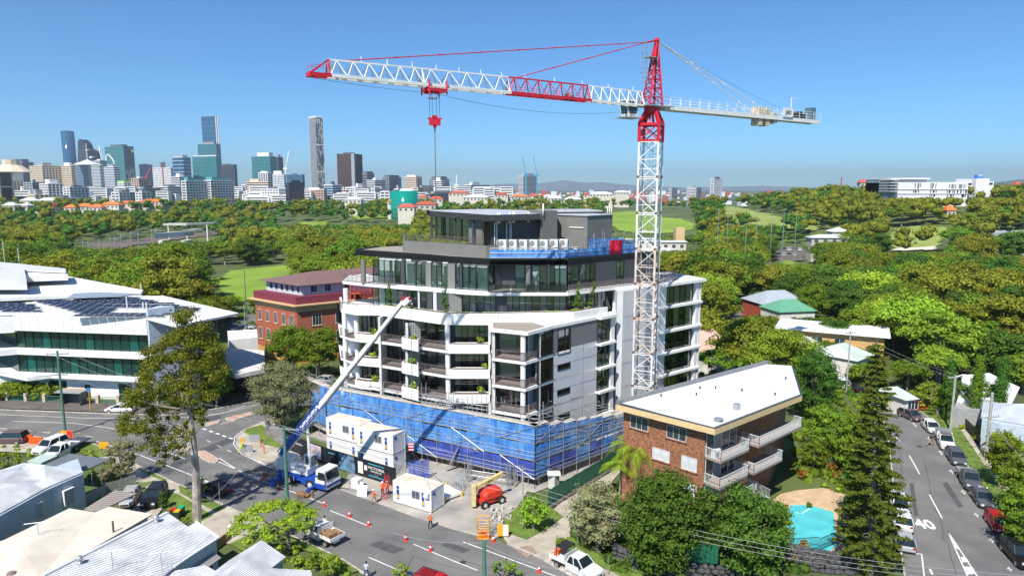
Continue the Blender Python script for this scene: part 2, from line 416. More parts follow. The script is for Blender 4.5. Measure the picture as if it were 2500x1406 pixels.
drape("bunker_sand",[(2180,612),(2285,609),(2288,615),(2180,619)],mat("bunker_sand",(0.62,0.58,0.48),0.95),1.0,2)

def gp(*pix,z=0.0): return [G(x,y,z) for x,y in pix]
# main asphalt: road along the left, intersection, site street
road = gp((-260,1000),(0,1001),(240,1010),(420,1014),(520,1000),(600,985),(700,960),(800,935),(840,975),(760,990),(700,1010),(640,1030),(600,1048),(578,1068),(576,1086),(596,1108),(640,1132),(700,1160),(800,1185),(900,1215),(1010,1260),(1170,1296),(1240,1330),(1330,1368),(1440,1430),(1420,1560),(900,1560),(900,1406),(830,1362),(700,1302),(620,1264),(560,1238),(430,1180),(345,1140),(262,1100),(225,1082),(0,1056),(-260,1050))
sheet("road",road,0.02,asphalt)
rs_right = gp((2500,1350),(2470,1285),(2440,1240),(2400,1190),(2368,1145),(2335,1090),(2300,1048),(2262,1015),(2225,990),(2180,968),(2120,946),(2060,925),(2010,900),(1975,880))
rs_left = gp((1950,892),(1990,915),(2030,940),(2080,965),(2120,985),(2148,1010),(2163,1050),(2172,1110),(2180,1200),(2190,1300),(2206,1406),(2230,1560))
sheet("road",[G(2640,1560)]+rs_right+rs_left,0.02,asphalt)
sheet("footpath",gp((-260,968),(0,974),(240,980),(420,985),(520,972),(640,945),(730,925),(760,930),(640,965),(600,980),(520,996),(420,1011),(240,1006),(0,998),(-260,996)),0.12,asph2)
sheet("pavement",gp((700,1010),(640,1030),(600,1048),(578,1068),(576,1086),(596,1108),(640,1132),(700,1158),(800,1182),(830,1170),(760,1120),(700,1090),(660,1062),(680,1020)),0.12,path_m)
sheet("concrete_apron",gp((830,1196),(850,1160),(900,1120),(1000,1120),(1120,1150),(1290,1195),(1262,1240),(1230,1262),(1226,1306),(1200,1318),(1110,1294),(1010,1262),(930,1232)),0.045,apron_m)
sheet("driveway",gp((1226,1306),(1262,1300),(1330,1262),(1400,1200),(1500,1120),(1530,1135),(1440,1235),(1400,1300),(1360,1345),(1330,1366),(1240,1330)),0.05,path_m)
sheet("grass_verge",gp((1262,1240),(1300,1215),(1345,1240),(1375,1262),(1340,1290),(1285,1318),(1235,1300),(1230,1268)),0.13,grass_m)
sheet("grass_verge",gp((1360,1345),(1385,1312),(1460,1330),(1560,1370),(1640,1440),(1560,1440),(1500,1400)),0.13,grass_m)
sheet("footpath",gp((1440,1430),(1330,1368),(1360,1345),(1500,1400),(1560,1440)),0.125,path_m)
sheet("footpath",gp((2500,1350),(2470,1285),(2440,1240),(2400,1190),(2368,1145),(2335,1090),(2300,1048),(2262,1015),(2225,990),(2250,985),(2330,1035),(2400,1110),(2450,1180),(2520,1290)),0.11,grass_m)
sheet("pavement",gp((2345,1050),(2355,1048),(2420,1130),(2470,1200),(2540,1290),(2540,1310),(2455,1205),(2410,1145)),0.13,path_m)
sheet("bare_ground",gp((640,1085),(590,1052),(640,1038),(700,1100)),0.14,grass_m)
# lower left verge, paths and drives
sheet("footpath",gp((262,1100),(345,1140),(430,1180),(560,1238),(620,1264),(590,1300),(520,1275),(430,1225),(330,1180),(240,1120)),0.11,path_m)
for P in (((344,1148),(385,1158),(412,1172),(398,1175),(360,1160)),((436,1186),(460,1190),(551,1242),(530,1252),(470,1222),(440,1205)),
          ((345,1180),(380,1175),(345,1195),(320,1203),(310,1188)),((410,1200),(440,1210),(520,1260),(490,1275),(480,1290),(430,1262),(400,1240)),
          ((225,1082),(262,1100),(280,1110),(250,1118),(200,1110),(190,1090)),((640,1290),(700,1305),(830,1365),(880,1395),(860,1400),(760,1350),(690,1330),(600,1350),(560,1330))):
 sheet("grass_verge",gp(*P),0.14,grass_m)
sheet("driveway",gp((360,1195),(410,1205),(400,1240),(370,1275),(320,1270),(330,1215)),0.125,path_m)
sheet("driveway",gp((530,1252),(620,1264),(700,1302),(640,1290),(560,1330),(500,1310),(490,1275)),0.115,path_m)
sheet("driveway",gp((0,1062),(60,1066),(190,1090),(120,1110),(-60,1100)),0.115,path_m)
# islands and kerbs
def kerb(pix,name="kerb",closed=False,h=0.15):
 mb = MB(); P = [V2(G(*p)) for p in pix]
 if closed: P.append(P[0])
 for a,b in zip(P,P[1:]): mb.wall(a,b,0.16,-0.02,h)
 o = mb.build(name,kerb_m); o["kind"] = "structure"
kerb([(-260,1000),(0,1001),(240,1010),(420,1014),(520,1000),(600,985),(700,960)])
kerb([(700,1010),(640,1030),(600,1048),(578,1068),(576,1086),(596,1108),(640,1132),(700,1160),(800,1185)])
kerb([(1226,1306),(1240,1330),(1330,1368),(1440,1430)])
kerb([(1440,1430),(1330,1368)])
kerb([(900,1406),(830,1362),(700,1302)]); kerb([(560,1238),(430,1180),(345,1140),(262,1100),(225,1082),(0,1056)])
kerb([(2500,1350),(2470,1285),(2440,1240),(2400,1190),(2368,1145),(2335,1090),(2300,1048),(2262,1015),(2225,990),(2180,968)])
kerb([(2120,985),(2148,1010),(2163,1050),(2172,1110),(2180,1200),(2190,1300),(2206,1406),(2230,1560)])
island_m = mat("brick_red_island",(0.50,0.33,0.25),0.9,var=0.1,scale=2)
for P in (((422,1093),(432,1087),(462,1093),(455,1102),(440,1101)),((480,1104),(497,1102),(532,1123),(527,1129),(515,1129),(495,1120)),
          ((552,1022),(610,1008),(618,1012),(575,1026),(556,1027)),((500,1036),(535,1027),(532,1034),(505,1041))):
 W = gp(*P); sheet("traffic_island",W,0.14,island_m,thick=0.15); kerb(P,"kerb",True,0.155)
# markings
MK = MB(); MY = MB()
def line(a,b,w=0.13,m=None,z=0.028):
 p,q = V2(G(*a)),V2(G(*b)); d = (q-p).normalized(); n = Vector((-d.y,d.x))*w/2
 (m or MK).quad(*[(x.x,x.y,z) for x in (p-n,q-n,q+n,p+n)])
def dash(a,b,n,frac=0.5,w=0.13,m=None):
 for i in range(n):
  t0,t1 = i/n,(i+frac)/n
  line((a[0]+(b[0]-a[0])*t0,a[1]+(b[1]-a[1])*t0),(a[0]+(b[0]-a[0])*t1,a[1]+(b[1]-a[1])*t1),w,m)
def pl(*pts,**k):
 for a,b in zip(pts,pts[1:]): line(a,b,**k)
pl((0,1012),(200,1020),(330,1022),(480,1018),(560,1005),(640,985))
pl((30,1028),(180,1033),(270,1045),(320,1058)); dash((0,1045),(260,1070),5,0.35,0.15); dash((0,1049),(210,1058),9,0.4,0.15,MY)
dash((0,1009),(300,1014),6,0.3,0.15,MY)
pl((235,1077),(345,1112),(430,1145),(500,1172),(540,1190))
pl((470,1018),(540,1010),(600,990)); dash((495,1046),(575,1074),5,0.55,0.35); dash((505,1075),(580,1110),3,0.4,0.14)
pl((595,1048),(574,1066),(570,1085),(590,1108),(660,1142),(740,1162))
pl((535,1118),(600,1160),(700,1195),(800,1232)); pl((488,1108),(600,1155),(640,1170))
pl((806,1246),(906,1286),z=0.029); pl((1010,1328),(1100,1366),(1166,1392)); pl((1130,1322),(1300,1385),(1380,1415)); pl((1040,1420),(900,1360))
line((408,1103),(452,1120),0.12); line((536,1036),(580,1024),0.12)
dash((500,1175),(640,1215),2,0.3,0.2)
# right street
for a,b in (((2184,1063),(2197,1077)),((2220,1112),(2245,1157)),((2269,1207),(2300,1265)),((2160,1040),(2170,1050))): line(a,b,0.16)
pl((2314,1297),(2368,1420)); pl((2314,1297),(2395,1420)); pl((2235,1351),(2250,1352),(2258,1420)); line((2270,1388),(2276,1402),0.2)
for (a,b,c_,d) in (((2325,1318),(2332,1322),(2342,1341),(2334,1337)),((2345,1358),(2360,1362),(2366,1372),(2350,1372)),((2352,1382),(2374,1384),(2384,1400),(2360,1402))):
 MK.quad(*[(*V2(G(*p)),0.0285) for p in (d,c_,b,a)])
for (x,y) in ((2226,1036),(2262,1070),(2290,1104),(2316,1150),(2345,1200),(2377,1256),(2414,1318),(2458,1388)):
 line((x,y),(x+13,y+2),0.14); line((x+4,y-4),(x+10,y+6),0.14)
# diagonal service trench patches
for P in (((395,1155),(430,1120),(560,1068),(585,1072),(470,1120),(410,1160)),((485,1022),(535,1012),(545,1018),(510,1030)),((640,1180),(700,1200),(715,1196),(655,1174)),((900,1330),(960,1352),(990,1340),(930,1320)),((2300,1180),(2340,1240),(2352,1236),(2312,1176)),((2220,1180),(2232,1260),(2242,1258),(2230,1178)),((1075,1330),(1130,1350),(1150,1342),(1092,1322))):
 sheet("asphalt_patch",gp(*P),0.024,patch_m)
rr_ = random.Random(4); cr_m = mat("crack_sealant",(.045,.044,.043),.6)
mb = MB()
for x0,y0,x1,y1 in ((700,1190,860,1330),(860,1240,1120,1300),(300,1020,520,1120),(60,1015,300,1030),(2250,1120,2330,1400),(2190,1050,2210,1300),(900,1300,1250,1400),(560,1130,700,1180)):
 P = [(x0+(x1-x0)*i/16+rr_.uniform(-5,5),y0+(y1-y0)*i/16+rr_.uniform(-3,3)) for i in range(17)]
 for a,b in zip(P,P[1:]): line(a,b,.05,mb,.0255)
for x,y in ((960,1232),(700,1215),(440,1130),(2225,1330),(2245,1090),(250,1035),(1130,1372)): c = G(x,y); mb.tube((c.x,c.y,.02),(c.x,c.y,.027),.32,14)
o = mb.build("sealed_cracks",cr_m); o["kind"] = "structure"
o = MK.build("road_markings",paint_m); o["kind"] = "structure"
o = MY.build("yellow_road_markings",ypaint_m); o["kind"] = "structure"
a,b = G(2240,1300),G(2295,1262)
xd = V2(G(2290,1282))-V2(G(2243,1278)); yd = Vector((-xd.y,xd.x))
t = text("speed_limit_marking","40",paint_m,(*V2(G(2266,1290)),0.03),(xd.x,xd.y,0),(yd.x+0.35*0,yd.y,0),(1.9,3.0),depth=0.002,bold=0.03)
t["kind"] = "structure"
# ------------------------------------------------------------ the new apartment block
T = E("apartment_building",(0,90,0),"white and charcoal apartment block under construction, wrapped in blue scaffold mesh at its foot","building")
ZU = {1: 1.64,2: 4.97,3: 8.30,4: 11.63,5: 14.96,6: 18.6,7: 21.9}
ZR = 25.72
pane_cache = {}
def place_box(name,m,parent,p,q,z0,z1,t=0.03):
 """a flat board from p to q: shared unit box, scaled"""
 key = m.name
 if key not in pane_cache:
  pane_cache[key] = MB().box(-.5,.5,-.5,.5,-.5,.5).mesh("unit_"+key); pane_cache[key].materials.append(m)
 o = link(name,pane_cache[key],parent)
 p,q = V2(p),V2(q); c = (p+q)/2; d = q-p; off = OFF.get(parent.name,Vector((0,0,0)))
 o.location = Vector((c.x,c.y,(z0+z1)/2))-off
 o.rotation_euler = (0,0,atan2(d.y,d.x)); o.scale = (d.length,t,z1-z0)
 return o
FR = MB(); INN = MB(); WD = MB(); WL = MB(); WO = MB(); BLIND_FILL = MB()
def facade(p,q,z0,z1,zref,segs,px=True,frame=0.07,mid=None):
 """segs: (a, b, kind) in picture columns at height zref (or metres along p->q); kinds g d e glass, p glass before a pale wall,
 w dark wall, l light wall, o olive wall"""
 p,q = V2(p),V2(q); d = (q-p).normalized(); n = Vector((-d.y,d.x))
 for s in segs:
  a,b,k = s[:3]
  if px: a,b = tt(a,zref,p,q),tt(b,zref,p,q)
  A,B = p+d*a,p+d*b
  if k in "gdepv":
   m = {"g": glass_t,"d": glass_d,"e": glass_g,"p": glass_t,"v": glass_d}[k]
   place_box("window_pane",m,T,A+d*0.03,B-d*0.03,z0+0.05,z1-0.03,0.025)
   for X in (A,B): FR.obox(X,d,frame,0.12,z0,z1)
   FR.obox((A+B)/2,d,(B-A).length,0.12,z0,z0+0.06); FR.obox((A+B)/2,d,(B-A).length,0.12,z1-0.08,z1)
   if len(s) > 3: FR.obox((A+B)/2,d,(B-A).length,0.10,z0+s[3]-0.03,z0+s[3]+0.03)
   if k == "p": BLIND_FILL.wall(A+n*0.35+d*0.08,B+n*0.35-d*0.08,0.06,z0+0.02,z1-0.02)
   if k in "ge": BLIND_FILL.wall(A+n*1.5,B+n*1.5,0.06,z0+0.02,z1-0.02)  # pale wall added behind these panes to brighten the windows
   if k == "d": INN.wall(A+n*2.6,B+n*2.6,0.06,z0+0.02,z1-0.02)
   if k == "v": BLIND_FILL.wall(A+n*0.25+d*0.08,B+n*0.25-d*0.08,0.04,z0+(z1-z0)*0.55,z1-0.05)
  else:
   place_box("facade_wall",{"w": dkgrey,"l": ltgrey,"o": olive}[k],T,A+n*.09,B+n*.09,z0,z1,0.18)
EDG = [(-24.6,95.6),(-22.9,93.6),(-21.0,92.3),(-18.1,91.4),(-8.5,86.05),(-2.65,86.0),(-2.5,82.15),(1.66,80.0),(5.2,84.2)]
g0,hdir = Vector((5.2,84.2)),Vector((11.46-5.2,90.27-84.2)).normalized()
h1 = g0+hdir*tt(1458,17,g0,g0+hdir); h2 = g0+hdir*tt(1496,17,g0,g0+hdir)
nr = Vector((hdir.y,-hdir.x))           # outward normal of the right face
sl = MB()
back = [(14.5,96),(13,112),(-16,118),(-27,104)]
for k in (1,2,3,4,5):
 sl.prism([V2(p) for p in EDG]+[h1,h2]+[V2(b) for b in back],ZU[k],ZU[k]+0.36)
sl.build("floor_slab",white,T)
# party walls and piers
MB().obox((-17.75,93.0),(0.15,1),4.0,0.3,0,ZU[6]+0.1).build("party_wall",offwhite,T)
for p_,q_ in (((-2.75,85.95),(-2.35,90.5)),((-2.6,85.9),(-2.4,82.35))): MB().wall(p_,q_,0.3,0,ZU[6]).build("party_wall",offwhite,T)
cols = MB()
for (x,y) in ((-8.35,86.65),(1.35,80.75),(-23.7,95.0),(-22.0,94.9)):
 MB().tube((x,y,0),(x,y,ZU[6]+0.1),0.33 if y < 90 else 0.36,14).build("round_column",white,T)
MB().tube((-23.7,96.2,18.6),(-23.7,96.2,21.9),0.35,14).build("round_column",white,T)
bb = MB()                                  # breeze-block screens in the middle section
for k in (1,2,3,4,5):
 z = ZU[k]+0.36
 a = V2(XY(989,88.9,z));
 bb.obox(a+Vector((0.25,0.2)),(1,0.1),0.35,0.5,z,ZU[k]+3.3)
 for i in range(7):
  for j in range(12):
   c0 = a+Vector((0.55+i*0.2,0.5+i*0.12)); bb.obox(c0,(1,0.6),0.05,0.12,z,ZU[k]+3.3) if j == 0 else bb.obox(c0+Vector((0.1,0.06)),(1,0.6),0.2,0.12,z+j*0.25,z+j*0.25+0.05)
bb.build("breeze_block_screen",offwhite,T,kind="stuff")
# lower typical floors
rl = MB()
def railing(pts,z,h=1.05,parent=T,m=mesh_m,step=0.11,post=True,panel=None,closed_top=True):
 """balustrade: top and bottom rails with thin uprights"""
 P = [V2(p) for p in pts]
 for a,b in zip(P,P[1:]):
  rl.beam((a.x,a.y,z+h),(b.x,b.y,z+h),0.06,0.05); rl.beam((a.x,a.y,z+0.08),(b.x,b.y,z+0.08),0.05,0.04)
  L = (b-a).length; n = max(1,int(L/step))
  for i in range(n+1):
   c = a+(b-a)*(i/n); rl.beam((c.x,c.y,z),(c.x,c.y,z+h),0.055 if i % 8 else 0.07,0.02 if i % 8 else 0.05)
tile_m = mat("taupe_balcony_tile",(.24,.20,.19),.8); pl_m = MB(); so_m = MB()
def planter(P,z,h,parent=T,name="planter_box"):
 """white concrete trough with soil, P = outline"""
 P = [V2(p) for p in P]; mb = MB(); n = len(P); cen = sum(P,Vector((0,0)))/n
 a = sum(P[i].x*P[(i+1) % n].y-P[(i+1) % n].x*P[i].y for i in range(n))
 if a < 0: P = P[::-1]
 for i in range(n): mb.wall(P[i],P[(i+1) % n],0.12,z,z+h)
 o = mb.build(name,white,parent)
 Q = [p+(cen-p)*min(0.3,0.11/max(0.2,(cen-p).length)) for p in P]
 s = MB().prism(Q,z,z+h-0.1).build("soil",soil,o)
 return o
for k in (1,2,3,4,5):
 z = ZU[k]+0.36; zt = ZU[k+1] if k < 5 else ZU[6]
 # left wing
 gl = [(-27,104),(-22.4,97.0),(-17.9,94.6)]
 facade(gl[0],gl[1],z,zt,z,[(0.2,2.0,"g"),(2.0,3.6,"d"),(3.6,8.2,"l")],px=False)
 facade(gl[1],gl[2],z,zt,z,[(873,885,"p"),(885,897,"p"),(897,908,"g"),(908,918,"d"),(918,927,"p")])
 # middle
 facade((-17.6,93.6),(-8.0,88.9),z,zt,z,[(936,948,"w"),(948,960,"d"),(960,971,"d"),(971,982,"g"),(982,990,"p"),(1006,1012,"w"),(1012,1025,"p"),(1025,1040,"g"),(1040,1068,"v" if k % 2 else "g"),(1068,1088,"g")])
 # right
 facade((-8.0,88.9),(-2.7,89.0),z,zt,z,[(1092,1101,"p"),(1101,1111,"w"),(1111,1127,"g"),(1127,1142,"v"),(1142,1158,"g"),(1158,1171,"d"),(1171,1184,"p"),(1184,1198,"d")])
 # corner box
 facade((-2.2,84.6),(2.6,84.2),z,zt,z,[(1210,1219,"w"),(1219,1262,"g"),(1262,1272,"d")] if k != 3 else [(1210,1219,"w"),(1219,1238,"d"),(1238,1254,"g"),(1254,1272,"d")])
 facade((1.75,80.1),(5.2,84.2),z,zt,z,[(1313,1330,"g" if k % 2 else "p"),(1330,1349,"g")])
 facade((2.5,84.2),(3.15,81.75),z,zt,z,[(0,2.45,"p")],px=False)
 railing([(-1.95,82.15),(1.5,80.25),(3.35,82.4)],z)
 railing([(-24.5,95.6),(-22.9,93.75),(-22.2,93.3)],z)
 railing([(-17.7,91.35),(-13.6,89.05)],z); railing([(-12.2,88.3),(-8.6,86.25)],z)
 railing([(-12.2,88.35),(-11.7,90.1)],z); railing([(-8.0,86.3),(-8.0,88.0)],z)
 # planter troughs
 W = [V2(XY(867,93.05,z)),V2(XY(893,92.2,z)),V2(XY(927,91.75,z)),V2(XY(927,93.3,z)),V2(XY(890,93.8,z)),V2(XY(874,94.4,z))]
 planter(W,ZU[k]-0.02,1.12)
 planter([V2(XY(981,88.7,z)),V2(XY(1021,86.9,z)),V2(XY(1022,88.4,z)),V2(XY(990,89.9,z))],ZU[k]-0.03,1.5)
 planter([(-8.2,85.9),(-2.75,85.9),(-2.75,87.2),(-7.4,87.2)],ZU[k]-0.03,1.2)
 sheet("balcony_tile",[V2(p) for p in EDG[:-1]]+[(3.5,83.6),(-2,90),(-16,96),(-22,99)],z+.008,tile_m,parent=T)
 # partitions, floors
 for x0,y0,x1,y1 in ((-2.4,84.5,-2.0,96),(3.0,84.8,0.5,92),(-13,91.8,-11,97),(-20,96.2,-18,100),(-5.4,89.5,-5.0,97)):
  INN.wall((x0,y0),(x1,y1),0.15,z,zt)
 INN.wall((-24,102),(-16,98),0.15,z,zt); INN.wall((-16,98),(-6,93.2),0.15,z,zt); INN.wall((-6,93.2),(1,92),0.15,z,zt); INN.wall((0.5,92),(10,96),0.15,z,zt)
# right face panel wall with slit windows
rw = MB()
th = 0.25
def rwall(px0,px1,z0,z1,m):
 a = g0+hdir*tt(px0,15,g0,g0+hdir); b = g0+hdir*tt(px1,15,g0,g0+hdir); m.wall(a,b,th,z0,z1)
rgrey = MB()
zs = [0.0]
for k in (1,2,3,4): zs.append(ZU[k]+1.32);
S0,S1 = 1361,1392
for (a,b) in ((1350,S0),(S1,1458)):
 rwall(a,b,0,15.6 if a > 1380 else 15.0,rw)
zprev = 0
for k in (1,2,3,4):
 rwall(S0,S1,zprev,ZU[k]+1.30,rw); zprev = ZU[k]+2.05
rwall(S0,S1,zprev,14.95,rw)
rwall(1350,S0,15.0,18.6,rgrey); rwall(S1,1458,15.6,18.6,rgrey); rwall(S0,S1,18.25,18.6,rgrey)
pn = rw.build("wall_panel",ltgrey,T); rgrey.build("wall_panel",midgrey,T,label="mid grey top wall panel")
jt = MB()
for px in (1424,):
 a = g0+hdir*tt(px,15,g0,g0+hdir)+nr*0.004; jt.wall(a,a+hdir*0.04,0.01,0,18.5,-1)
for z in (3.7,7.03,10.36,13.69): jt.wall(g0+nr*0.004,h1+nr*0.004,0.012,z,z+0.035,-1)
jt.build("panel_joint",midgrey,T)
def setwin(p,q,z0,z1,m,n=nr,mull=()):
 p,q = V2(p),V2(q); d = (q-p).normalized()
 place_box("window_pane",m,T,p-n*0.10,q-n*0.10,z0,z1,0.03)
 for z in (z0,z1): FR.obox((p+q)/2-n*0.03,d,(q-p).length+0.08,0.2,z-0.05,z+0.05)
 for X in (p,q): FR.obox(X-n*0.03,d,0.08,0.2,z0,z1)
 for f_ in mull: FR.obox(p+(q-p)*f_-n*0.05,d,0.06,0.12,z0,z1)
a,b = g0+hdir*tt(S0,15,g0,g0+hdir),g0+hdir*tt(S1,15,g0,g0+hdir)
for k in (1,2,3,4): setwin(a+hdir*.04,b-hdir*.04,ZU[k]+1.34,ZU[k]+2.0,glass_d,mull=(0.5,))
setwin(a+hdir*.04,b-hdir*.04,15.0,18.2,glass_d,mull=(0.62,))
# glazed bay with white ledges, then a deeper slot
bay = MB()
for k in (1,2,3,4,5):
 z = ZU[k]; zt = ZU[k+1] if k < 5 else 18.6
 facade(h1+nr*0.1,h2+nr*0.1-hdir*0.9,z+0.36,zt,z,[(0.02,0.95,"v" if k % 2 else "e",0.95),(0.95,(h2-h1).length-0.9,"e" if k != 2 else "p")],px=False)
 bay.prism([h1+nr*0.75-hdir*.1,h2+nr*0.75,h2-nr*0.3,h1-nr*0.3-hdir*.1],z,z+0.3)
 bay.prism([h2-hdir*0.75+nr*0.35,h2+nr*0.35,h2-nr*0.3,h2-hdir*0.75-nr*0.3],z+0.3,zt)
bay.prism([h1+nr*0.75-hdir*.1,h2+nr*0.8+hdir*.1,h2-nr*0.3,h1-nr*0.3-hdir*.1],18.6,19.0)
for k in (1,2,3,4,5,6):
 z = ZU[k]; zt = ZU[k+1] if k < 5 else (18.6 if k == 5 else 19.6); q0 = h2+hdir*0.6-nr*1.2; q1 = q0+hdir*2.2
 if k < 6:
  facade(q0,q1,z+0.36,zt,z,[(0.0,1.1,"g",1.0),(1.1,1.9,"v",1.0)],px=False)
 bay.prism([q0+nr*0.6,q1+nr*0.6+hdir*.3,q1-nr*0.2+hdir*.3,q0-nr*0.2],z,z+0.28)
 if k < 6: bay.prism([q1-hdir*0.1+nr*0.5,q1+hdir*.3+nr*0.5,q1+hdir*.3-nr*0.2,q1-nr*0.2-hdir*.1],z+0.28,zt)
bay.prism([q1-hdir*1.1+nr*0.5,q1+hdir*.3+nr*0.5,q1+hdir*.3-nr*0.2,q1-nr*0.2-hdir*1.1],18.88,20.1)
bay.build("window_ledge",white,T)
# rear wall that the crane stands before, and the right wing
rwst = V2(XY(1516,94.8,12)); rwen = rwst+hdir*0
wA = Vector((14.6,93.8));
bw = MB()
bw.prism([(14.6,93.6),(15.4,93.4),(22.2,99.2),(22.0,108),(13,108)],0,21.9)
bw.build("rear_wall",ltgrey,T)
jt = MB()
for z in (5.0,8.3,11.65,14.95,18.3): jt.wall((15.4+0.05,93.4-0.05),(22.0,99.0),0.012,z,z+0.03,-1)
jt.build("panel_joint",midgrey,T)
wl0,wl1 = Vector((21.4,97.9)),Vector((28.3,103.4)); wd = (wl1-wl0).normalized(); wn = Vector((wd.y,-wd.x))
wg = MB()
for k in (1,2,3,4,5,6):
 z = ZU[k] if k < 6 else ZU[6]; zt = ZU[k+1] if k < 6 else ZU[7]
 wg.prism([wl0+wn*0.55,wl1+wn*0.55+wd*0.9,wl1-wn*8+wd*0.9,wl0-wn*8],z,z+0.32)
 L = (wl1-wl0).length
 facade(wl0-wn*0.25,wl1-wn*0.25,z+0.32,zt,z,[(1.6,2.55,"e" if k % 2 else "v",0.95),(2.55,3.6,"e",0.95),(3.6,5.0,"d",0.95),(5.0,6.4,"e",0.95),(6.4,L-0.7,"d",0.95)],px=False)
 INN.wall(wl0-wn*3.2,wl1-wn*3.2,0.15,z+.3,zt); INN.wall(wl0+wd*4-wn*3.2,wl0+wd*4-wn*0.6,0.12,z+.3,zt,-1)
wg.prism([wl0+wn*0.7,wl1+wn*0.7+wd*1.4,wl1-wn*9+wd*1.4,wl0-wn*9],21.9,22.3)
wg.prism([wl0+wn*0.05-wd*.4,wl0+wn*0.05+wd*1.5,wl0-wn*1+wd*1.5,wl0-wn*1-wd*.4],0,21.9)
wg.prism([wl1+wn*0.3-wd*0.5,wl1+wn*0.3+wd*0.1,wl1-wn*0.5+wd*0.1,wl1-wn*0.5-wd*0.5],0,21.9)
wg.prism([wl1+wn*0.3+wd*0.4,wl1+wn*0.3+wd*0.75,wl1-wn*8+wd*0.75,wl1-wn*8+wd*0.4],0,21.9)
wg.build("wing_frame",white,T)
# corner box roof and the white band with planting
cb = MB()
cb.prism([(-2.75,82.1),(1.9,79.85),(5.3,84.1),h1+nr*0.15,h1-nr*1.2,(4,90),(-2.75,90)],18.6,19.0)
cb.build("roof_slab",white,T)
sheet("roof_gravel",[(-2.4,82.5),(1.8,80.4),(4.2,83.3),(2.6,85.9),(-2.4,85.9)],19.03,gravel,parent=T)
B6 = [(-18.3,92.9),(-8.7,86.35),(-2.7,86.2),(8.05,87.45),(11.46,90.2),(13.0,91.3)]
band = MB()
P = [V2(p) for p in B6]; I = inset(P,0.35)
for i in range(len(P)-1): band.prism([P[i],P[i+1],I[i+1],I[i]],18.6,20.05)
band.build("parapet_band",white,T)
I2 = inset(P,1.5)
for i in range(len(P)-1):
 if i in (0,1,2,3): sheet("soil",[I[i],I[i+1],I2[i+1],I2[i]],19.95,soil,parent=T)
bb2 = MB()
for i in range(len(P)-1): bb2.prism([I2[i],I2[i+1],inset(P,1.6)[i+1],inset(P,1.6)[i]],18.9,20.0)
bb2.build("planter_back_wall",offwhite,T)
lt = MB()                                 # left terrace of level six
lt.prism([(-25.3,98.8),(-24.2,95.2),(-21.5,93.0),(-18.2,92.9),(-14,97),(-24,104)],18.6,18.95)
lt.prism([(-23.9,94.9),(-21.5,93.0),(-18.2,92.9),(-18.2,93.2),(-21.4,93.3),(-23.6,95.1)],18.94,19.95)
lt.prism([(-25.3,98.8),(-24.9,97.4),(-24.6,97.5),(-25.0,99)],18.94,20.2)
lt.build("terrace_slab",white,T)
railing([(-25.2,98.4),(-24.3,95.5)],18.95)
railing([(-23.6,94.7),(-21.4,93.2),(-18.3,93.2)],19.2,1.0)
sl6 = MB().prism([(-18,93),(-8.6,87.9),(-2.7,87.7),(7.5,88.9),(13,92.8),(14,100),(-10,112),(-24,104)],18.62,18.94).build("floor_slab",offwhite,T)
# level six glass
g6 = [V2(p) for p in ((-21.3,98.4),(-17.9,96.8),(-8.2,91.6),(-2.6,90.6),(7.0,90.7),(15.6,97.2))]
facade(g6[0],g6[1],18.95,21.9,19.5,[(912,925,"g"),(925,941,"g")])
facade(g6[1],g6[2],18.95,21.9,19.5,[(941,956,"d"),(956,972,"g"),(972,985,"w"),(1005,1020,"v"),(1020,1026,"l"),(1026,1042,"g"),(1042,1056,"w"),(1058,1066,"l"),(1067,1096,"w")])
facade(g6[2],g6[3],18.95,21.9,19.5,[(1096,1128,"o"),(1128,1146,"g"),(1146,1162,"p"),(1162,1182,"g"),(1182,1197,"p")])
facade(g6[3],g6[4],18.95,21.9,19.5,[(1197,1210,"p"),(1210,1237,"w"),(1237,1252,"p"),(1252,1268,"g"),(1268,1282,"p"),(1282,1298,"g"),(1298,1318,"d"),(1318,1335,"p"),(1335,1352,"d"),(1352,1366,"g"),(1366,1382,"g")])
facade(g6[4],g6[5],18.95,21.9,19.5,[(1384,1400,"d"),(1400,1432,"g"),(1432,1446,"w"),(1458,1468,"p"),(1468,1478,"g"),(1478,1500,"d"),(1500,1512,"w"),(1512,1545,"l")])
for (x0,y0,x1,y1) in ((-12.8,94.2,-11.5,99),(-5.5,91.3,-5.2,98),(2.2,90.9,2.2,98),(10,93.5,7,98)): INN.wall((x0,y0),(x1,y1),0.15,18.95,21.9)
INN.wall((-18,101),(-6,97),0.15,18.95,21.9); INN.wall((-6,97),(12,98.5),0.15,18.95,21.9)
# level seven slab
E7 = [V2(p) for p in ((-25.3,100.9),(-20.05,97.5),(-9.6,92.3),(-6.54,90.56),(-3.3,89.5),(7.39,89.5),(17.3,96.9),(22.0,99.6))]
MB().prism(E7+[V2(p) for p in ((21,110),(-10,116),(-26,108))],21.9,22.3).build("floor_slab",white,T)
MB().prism([(22,99.7),(29.4,104.6),(26,112),(20,110)],22.3,22.34).build("wing_roof",offwhite,T)
g7 = [V2(p) for p in ((-20.6,99.6),(-9.3,93.6),(-3.2,90.9),(1.0,90.9),(6.9,90.9),(17.0,98.4))]
z0,z1 = 22.3,25.75
facade(g7[0],g7[1],z0,z1,22.3,[(912,925,"g"),(926,939,"g"),(939,953,"g"),(953,957,"w"),(958,966,"g"),(966,978,"d"),(978,988,"w"),(990,1014,"p"),(1014,1017,"w"),(1017,1029,"p",1.1),(1029,1039,"g",1.1),(1039,1054,"o"),(1054,1067,"p",1.1),(1067,1079,"g",1.1),(1079,1092,"p",1.1)])
facade(g7[1],g7[2],z0,z1,22.3,[(1092,1112,"o"),(1112,1123,"p",1.1),(1123,1128,"w"),(1128,1145,"p",1.1),(1145,1162,"p",1.1),(1162,1191,"p")])
